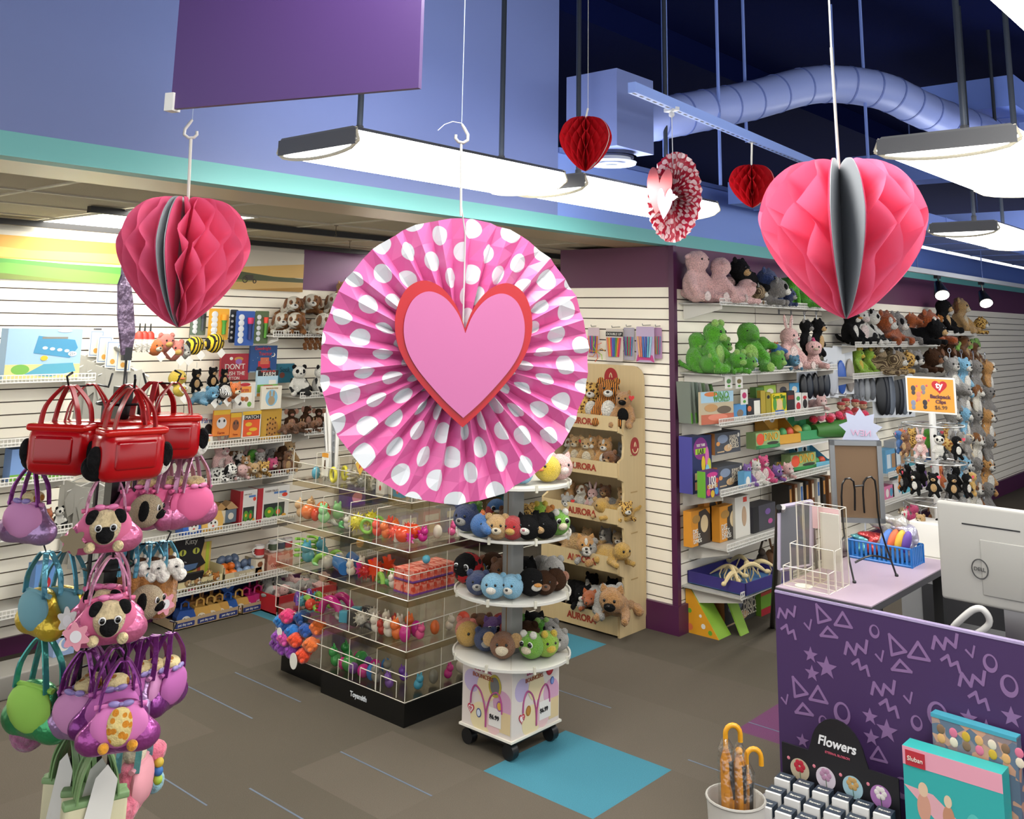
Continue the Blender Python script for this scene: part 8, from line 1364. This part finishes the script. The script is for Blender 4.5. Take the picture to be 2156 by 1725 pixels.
kk = [('panda', 'penguin', 'koala', 'pug', 'greybear', 'giraffe', 'dino', 'leopard', 'orange', 'bluebird', 'bear', 'bunny'), ('blackbear', 'cat', 'gold', 'panda', 'cat', 'orange', 'blackbear', 'cat', 'tiger', 'gorilla', 'cat', 'blackbear'), ('monkey', 'fox', 'greybear', 'bear', 'puppy', 'hotpink', 'sloth', 'unicorn', 'teddy', 'cow'), ('puppy', 'bear', 'corgi', 'lamb', 'teddy', 'fox')]
for k, row_ in enumerate(kk):
    n = len(row_)
    for i, kd in enumerate(row_):
        a = 2*PI*i/n+k*.3+3.6; p = (sp0.x+.165*math.cos(a), sp0.y+.165*math.sin(a), zr[k]-.155); plush(kd, 'hang', 'clip-on %s plush on the %s ring of the clip spinner, %s round' % ({'greybear': 'white bear', 'blackbear': 'black bear', 'gold': 'golden', 'bluebird': 'blue bird', 'hotpink': 'pink', 'orange': 'orange fox'}.get(kd, kd), ('upper', 'second', 'third', 'lowest')[k], ORD[i]), p, .125, a+PI/2, clip=1, tagc=m('#e04860') if i % 2 else None)
# monitor and its stand
q = dp(2040, 1160, 3.35); t = thing('computer_monitor', 'back of a silver computer monitor at the right end of the counter', 'monitor', (4.06, 1.21, .73), R(-90))
mw, z0, z1 = .27, .27, .625; SLV = m('#b4b2ac', 'gloss', rough=.35)
b = MB(SLV); b.rbox(-.09, -.09+2*mw, -.02, .02, z0, z1, .012); b.build('back_shell', t); b = MB(m('#1c1c20')); b.box(.0, .2, -.0215, -.0195, z1-.075, z1-.070); b.build('vent_slot', t); b = MB(m('#aaa8a2', 'gloss', rough=.35)); b.rbox(.06, .25, -.026, -.018, z0+.04, z1-.12, .006); b.build('rear_cover', t)
b = MB(m('#6c6c6c', 'metal')); b.tube([(.055+.028*math.cos(i*PI/12), -.027, z0+.13+.034*math.sin(i*PI/12)) for i in range(24)], .0022, n=5, closed=True); b.build('logo_ring', t); text('DELL', m('#6c6c6c', 'metal'), t, (.055, -.028, z0+.13), width=.04)
b = MB(m('#dcdad6', 'gloss', rough=.25)); b.tube(smooth_path([(-.04, -.06, z0-.08), (.03, -.07, z0-.01), (.07, -.07, z0-.0), (.08, -.05, z0-.05), (.01, -.06, z0-.11), (-.04, -.06, z0-.12)], 5), .012, n=8, closed=True); b.build('stand_loop', t); b = MB(m('#c8c6c2', 'metal')); b.box(.12, .22, .0, .04, .0, z0+.05); b.build('stand_neck', t)
b = MB(m('#c8c6c2', 'metal')); b.rbox(.04, .30, -.07, .12, 0, .012, .005); b.build('stand_foot', t)
for i in range(3): b = MB(m('#3a3a3e' if i else '#b8b8b4')); b.tube(smooth_path([(0, 0, 0), (.08, -.1-.03*i, .03), (.2, -.16, .0), (.3, -.3, .02)], 5), .005, n=6); tag(b.build('cable', loc=(XP+.25, 1.20-.07*i, ZT_-.235)), '%s loose cable behind the purple panel' % ('pale grey', 'dark grey, middle', 'dark grey, right')[i], 'cable')
c1 = pl(1955, 1160, 2, ZT_-.02); t = thing('back_desk', 'white back desk with a drawer unit behind the counter', 'desk', (5.35, 1.72, 0)); b = MB(m('#dcd8d0')); b.box(-.3, .5, -.55, .12, .86, .90); b.build('desk_top', t); b = MB(m('#8a8a8c')); b.box(-.28, .3, -.5, .1, .2, .86); b.build('drawer_unit', t); b = MB(m('#2c2c30')); b.box(-.285, -.28, -.4, .0, .55, .8); b.build('drawer_front', t)
for i, (dx, dy, w_, h, c_, lb) in enumerate(((-.1, .0, .16, .16, '#f0ece6', 'white printer-like box'), (.1, -.2, .14, .2, '#e078a8', 'pink and white striped box'), (-.18, -.16, .08, .1, '#2c2c30', 'black card reader'))): b = MB(m(c_)); b.rbox(-w_/2, w_/2, -w_/2, w_/2, 0, h, .008); tag(b.build('desk_item', loc=(5.35+dx, 1.72+dy, .9)), lb+' on the back desk', 'box')
plush('orange', 'sit', 'orange and yellow fuzzy toy beside the pink striped box on the back desk', (5.42, 1.40, .9), .15, R(-60))
# floor easel whiteboard beside the counter
DW = 5.3; P4 = [dp(1640, 1325, DW), dp(1632, 1062, DW+.15), dp(1712, 1048, DW+.12), dp(1712, 1250, DW-.03)]; t = thing('easel_board', 'grey presentation board in a white and black floor easel left of the counter', 'easel', (P4[0].x, P4[0].y, 0)); bo = Vector((P4[0].x, P4[0].y, 0))
fa = [dp(1641, 1200, DW)-bo, dp(1641, 1068, DW+.06)-bo, dp(1708, 1056, DW+.02)-bo, dp(1708, 1190, DW-.04)-bo]
ft = [(Vector((p.x, p.y, 0))) for p in fa]; nrm = (fa[3]-fa[0]).cross(fa[1]-fa[0]).normalized()*.008
b = MB(m('#74747a', rough=.4)); V = [p+nrm for p in fa]+[p-nrm for p in fa]; b.add(V, [(0,1,2,3), (7,6,5,4), (0,4,5,1), (1,5,6,2), (2,6,7,3), (3,7,4,0)]); b.build('board_panel', t)
b = MB(m('#c8bcd4', rough=.4)); [b.tube([fa[i], fa[(i+1) % 4]], .013, n=6) for i in range(4)]; b.build('board_rim', t)
for px0, px1, col in ((1628, 1640, '#141416'), (1636, 1648, '#d8d4d4')):
    p1 = dp(px1, 1068, DW+.03)-bo; f = pl(px0-2, 1322, 2, 0)-bo; b = MB(m(col, rough=.35)); b.tube([f, p1], .017, n=8); b.build('leg', t)
f = pl(1728, 1300, 2, 0)-bo; b = MB(m('#d8d4d4', rough=.35)); b.tube([f, fa[2]], .011, n=8); b.build('leg', t); b = MB(m('#141416')); b.tube([fa[0].lerp(fa[1], -.35), fa[3].lerp(fa[2], -.25)], .012, n=8); b.build('cross_bar', t); b = MB(m('#2c2a2e')); b.add([p+nrm*.5-Vector((0, 0, .0)) for p in (fa[0]+(fa[0]-fa[1])*.75, fa[0]+(fa[0]-fa[1])*.05, fa[3]+(fa[3]-fa[2])*.05, fa[3]+(fa[3]-fa[2])*.75)], [(0, 1, 2, 3), (3, 2, 1, 0)]); 
# flower box display in front of the counter
XF0 = XP-.10; L_, R_ = pl(1648, 1600, 0, XF0), pl(1893, 1650, 0, XF0); zb = pl(1760, 1680, 0, XF0).z-.05; cy_ = (L_.y+R_.y)/2; hw = abs(L_.y-R_.y)/2
b = MB(m('#8c8890')); b.rbox(XF0-.36, XF0+.04, .3, L_.y+.06, 0, zb, .006); tag(b.build('low_table'), 'low grey display table in front of the purple counter', 'table')
t = thing('flower_kit_display', 'black display header with round flower pictures over small flower kits', 'display', (XF0, cy_, zb), -PI/2); zt = pl(1660, 1548, 0, XF0).z-zb; zc = pl(1763, 1524, 0, XF0).z-zb
out = [(-hw, 0), (hw, 0), (hw, zt*.86), (hw*.52, zt*.86)]+[(hw*(.48*math.cos(a))+.0, zt*.86+(zc-zt*.80)*math.sin(a)) for a in [PI*i/14 for i in range(1, 14)]]+[(-hw*.52, zt*.86), (-hw, zt*.86)]
b = MB(m('#17161c', rough=.4)); b.prism(out, -.004, .004, xf=FRONT); b.build('header_board', t); text('Flowers', m('#f4f4f6'), t, (0, -.006, zt*.86+(zc-zt*.86)*.42), width=hw*.66, shear=.2, bold=.02); text('ETERNAL BLOSSOM', m('#d86078'), t, (0, -.006, zt*.86+(zc-zt*.86)*.12), width=hw*.42)
for i, (c1, c2) in enumerate((('#c8b89c', '#c02038'), ('#e0d4e0', '#c090b0'), ('#a8ccd8', '#c8a060'), ('#b078b8', '#f0e8e4'))):
    x = hw*(-.68+.46*i); z = zt*.5; b = MB(m(c1)); b.prism(circ(x, z, hw*.17, 28), .004, .005, xf=FRONT); o = b.build('flower_picture', t); b = MB(m(c2))
    for k in range(6): a = k*PI/3; b.ell((x+hw*.06*math.cos(a), -.0055, z+.012+hw*.06*math.sin(a)), (hw*.045, .001, hw*.045), nu=10, nv=5)
    b.tube([(x, -.0056, z), (x+.003, -.0056, z-hw*.14)], .0012, m('#3a6a34'), n=4); b.build('printed_flower', o); b = MB(m('#e88898')); b.ell((x-hw*.2, -.0045, z+hw*.13), (.006, .001, .006)); b.build('pink_dot', t)
for r in range(3):
    for i in range(6): q_ = (XF0-.06-.075*r, cy_+hw-.035-i*(hw*2-.07)/5, zb+.001); t3 = thing('flower_kit_box', 'small white and navy flower kit box, %s row from the header, %s from the left' % (ORD[r], ORD[i]), 'box', q_, -PI/2+R(4)); b = MB(m('#f0eeea')); b.box(-.028, .028, -.032, .032, 0, .085-.02*r); b.build('box_body', t3); b = MB(m('#2c3848')); b.box(-.0285, .0285, -.02, .0325, .05-.02*r, .0855-.02*r); b.build('navy_band', t3); text('flower', Wt, t3, (0, .006, .0858-.02*r), width=.04, rot=(0, 0, 0))
# building block set
XG = XP-.16; a, c = pl(1903, 1640, 0, XG), pl(2110, 1640, 0, XG); zg = pl(1903, 1570, 0, XG).z; t = thing('block_set_box', 'teal and pink building block set box with a picture of toy animals', 'box', (XG, (a.y+c.y)/2, zb), -PI/2+R(0)); gw, gh = abs(a.y-c.y)/2, zg-zb
b = MB(m('#2fb3b0')); b.box(-gw, gw, -.0, .08, 0, gh); b.build('box_body', t); o = art_mesh([(rect(0, .82, 1, 1), m('#f0a8bc')), ([(0, .62), (.3, .6), (1, .1), (1, 0), (.75, 0)], m('#e8b0b8')), (circ(.2, .45, .07, ry=.14), m('#d8a088')), (circ(.2, .62, .05, ry=.07), m('#e8c8a8')), (circ(.45, .42, .06, ry=.12), m('#c89070')), (circ(.45, .58, .04, ry=.06), m('#e8d0b0')), (circ(.7, .4, .08, ry=.14), m('#58c8c0'))], gw*2, gh); o.build('printed_front', t)
b = MB(m('#c02838')); b.box(-gw+.01, -gw+.075, -.0032, -.0015, gh*.82, gh*.97); b.build('red_logo_patch', t); text('Sluban', Wt, t, (-gw+.042, -.005, gh*.895), width=.05)
t = thing('block_set_box', 'second block set box behind, its slanted lid showing a crowd of toy figures', 'box', (XG+.10, (a.y+c.y)/2-.03, zb), -PI/2+R(-4)); b = MB(m('#d8a488', 'print', '#6a7a90', 28)); b.box(-gw+.04, gw, -.005, .035, 0, gh+.09); b.build('box_body', t); b = MB(m('#48a8c0')); b.box(-gw+.038, gw, -.007, .037, gh+.082, gh+.094); b.build('top_edge', t)
for i in range(14): b = MB(m(('#e8b070', '#f0e0c8', '#8a6a50', '#e87898', '#d8b030')[i % 5])); b.ell((-gw+.07+(i % 7)*.042, -.006, gh+.02+.03*(i//7)), (.014, .002, .016), nu=10, nv=6); b.build('printed_figure', t)
# umbrellas
UD = 3.35; t0 = dp(1548, 1640, UD); ub = Vector((t0.x, t0.y, 0)); t = thing('umbrella_bucket', 'round white bucket holding the yellow umbrellas', 'bucket', ub); b = MB(m('#d8d4cc', rough=.4)); zt = t0.z-.06; b.lathe([(.08, 0), (.10, zt), (.095, zt), (.075, .01), (0, .01)], n=28); b.build('bucket_shell', t); b = MB(m('#b8b4ac')); b.tube([(.1*math.cos(i*PI/12), .1*math.sin(i*PI/12), zt) for i in range(24)], .005, n=6, closed=True); b.build('rim', t)
UM = m('#f0a818', 'gloss', rough=.35)
for i, (px, pt, px1, pb, hook, lb) in enumerate(((1522, 1534, 1528, 1575, 1, 'left, handle curving up'), (1556, 1582, 1556, 1586, 0, 'middle, closed tip up'), (1596, 1570, 1572, 1625, 1, 'right, handle curving right'))):
    s0 = dp(px1, pb, UD); base = Vector((ub.x+(s0.x-ub.x)*.5, ub.y+(s0.y-ub.y)*.5, .02)); t = thing('umbrella', 'yellow child umbrella in clear wrap, '+lb, 'umbrella', base); u = s0-base
    b = MB(m('#e8981c', 'stripes', '#c07810', 18)); b.tube([(0, 0, 0), u*.5, u*.92, u], [.012, .026, .022, .008], n=10); b.build('folded_canopy', t)
    b = MB(m('#241a14')); b.tube([u*.7+Vector((.0, -.012, 0)), u*.93+Vector((0, -.012, 0))], .014, n=8); b.build('strap', t)
    if hook: rx = Vector((_R.x, _R.y, 0)).normalized()*.026; b = MB(UM); b.tube([u, u+Vector((0, 0, .03))]+[u+Vector((0, 0, .045))+rx+(-rx*math.cos(a)+Vector((0, 0, .028*math.sin(a)))) for a in [PI*k/8 for k in range(9)]]+[u+rx*2+Vector((0, 0, .02))], .009, n=8); b.build('handle', t)
    else: b = MB(UM); b.ell(u+Vector((0, 0, .006)), .013); b.build('tip_cap', t)
    b = MB(m('#f6f6f4', 'film')); b.tube([u*.2, u*.6, u*1.0, u*1.06], [.02, .036, .028, .012], n=12); b.build('clear_wrap', t)
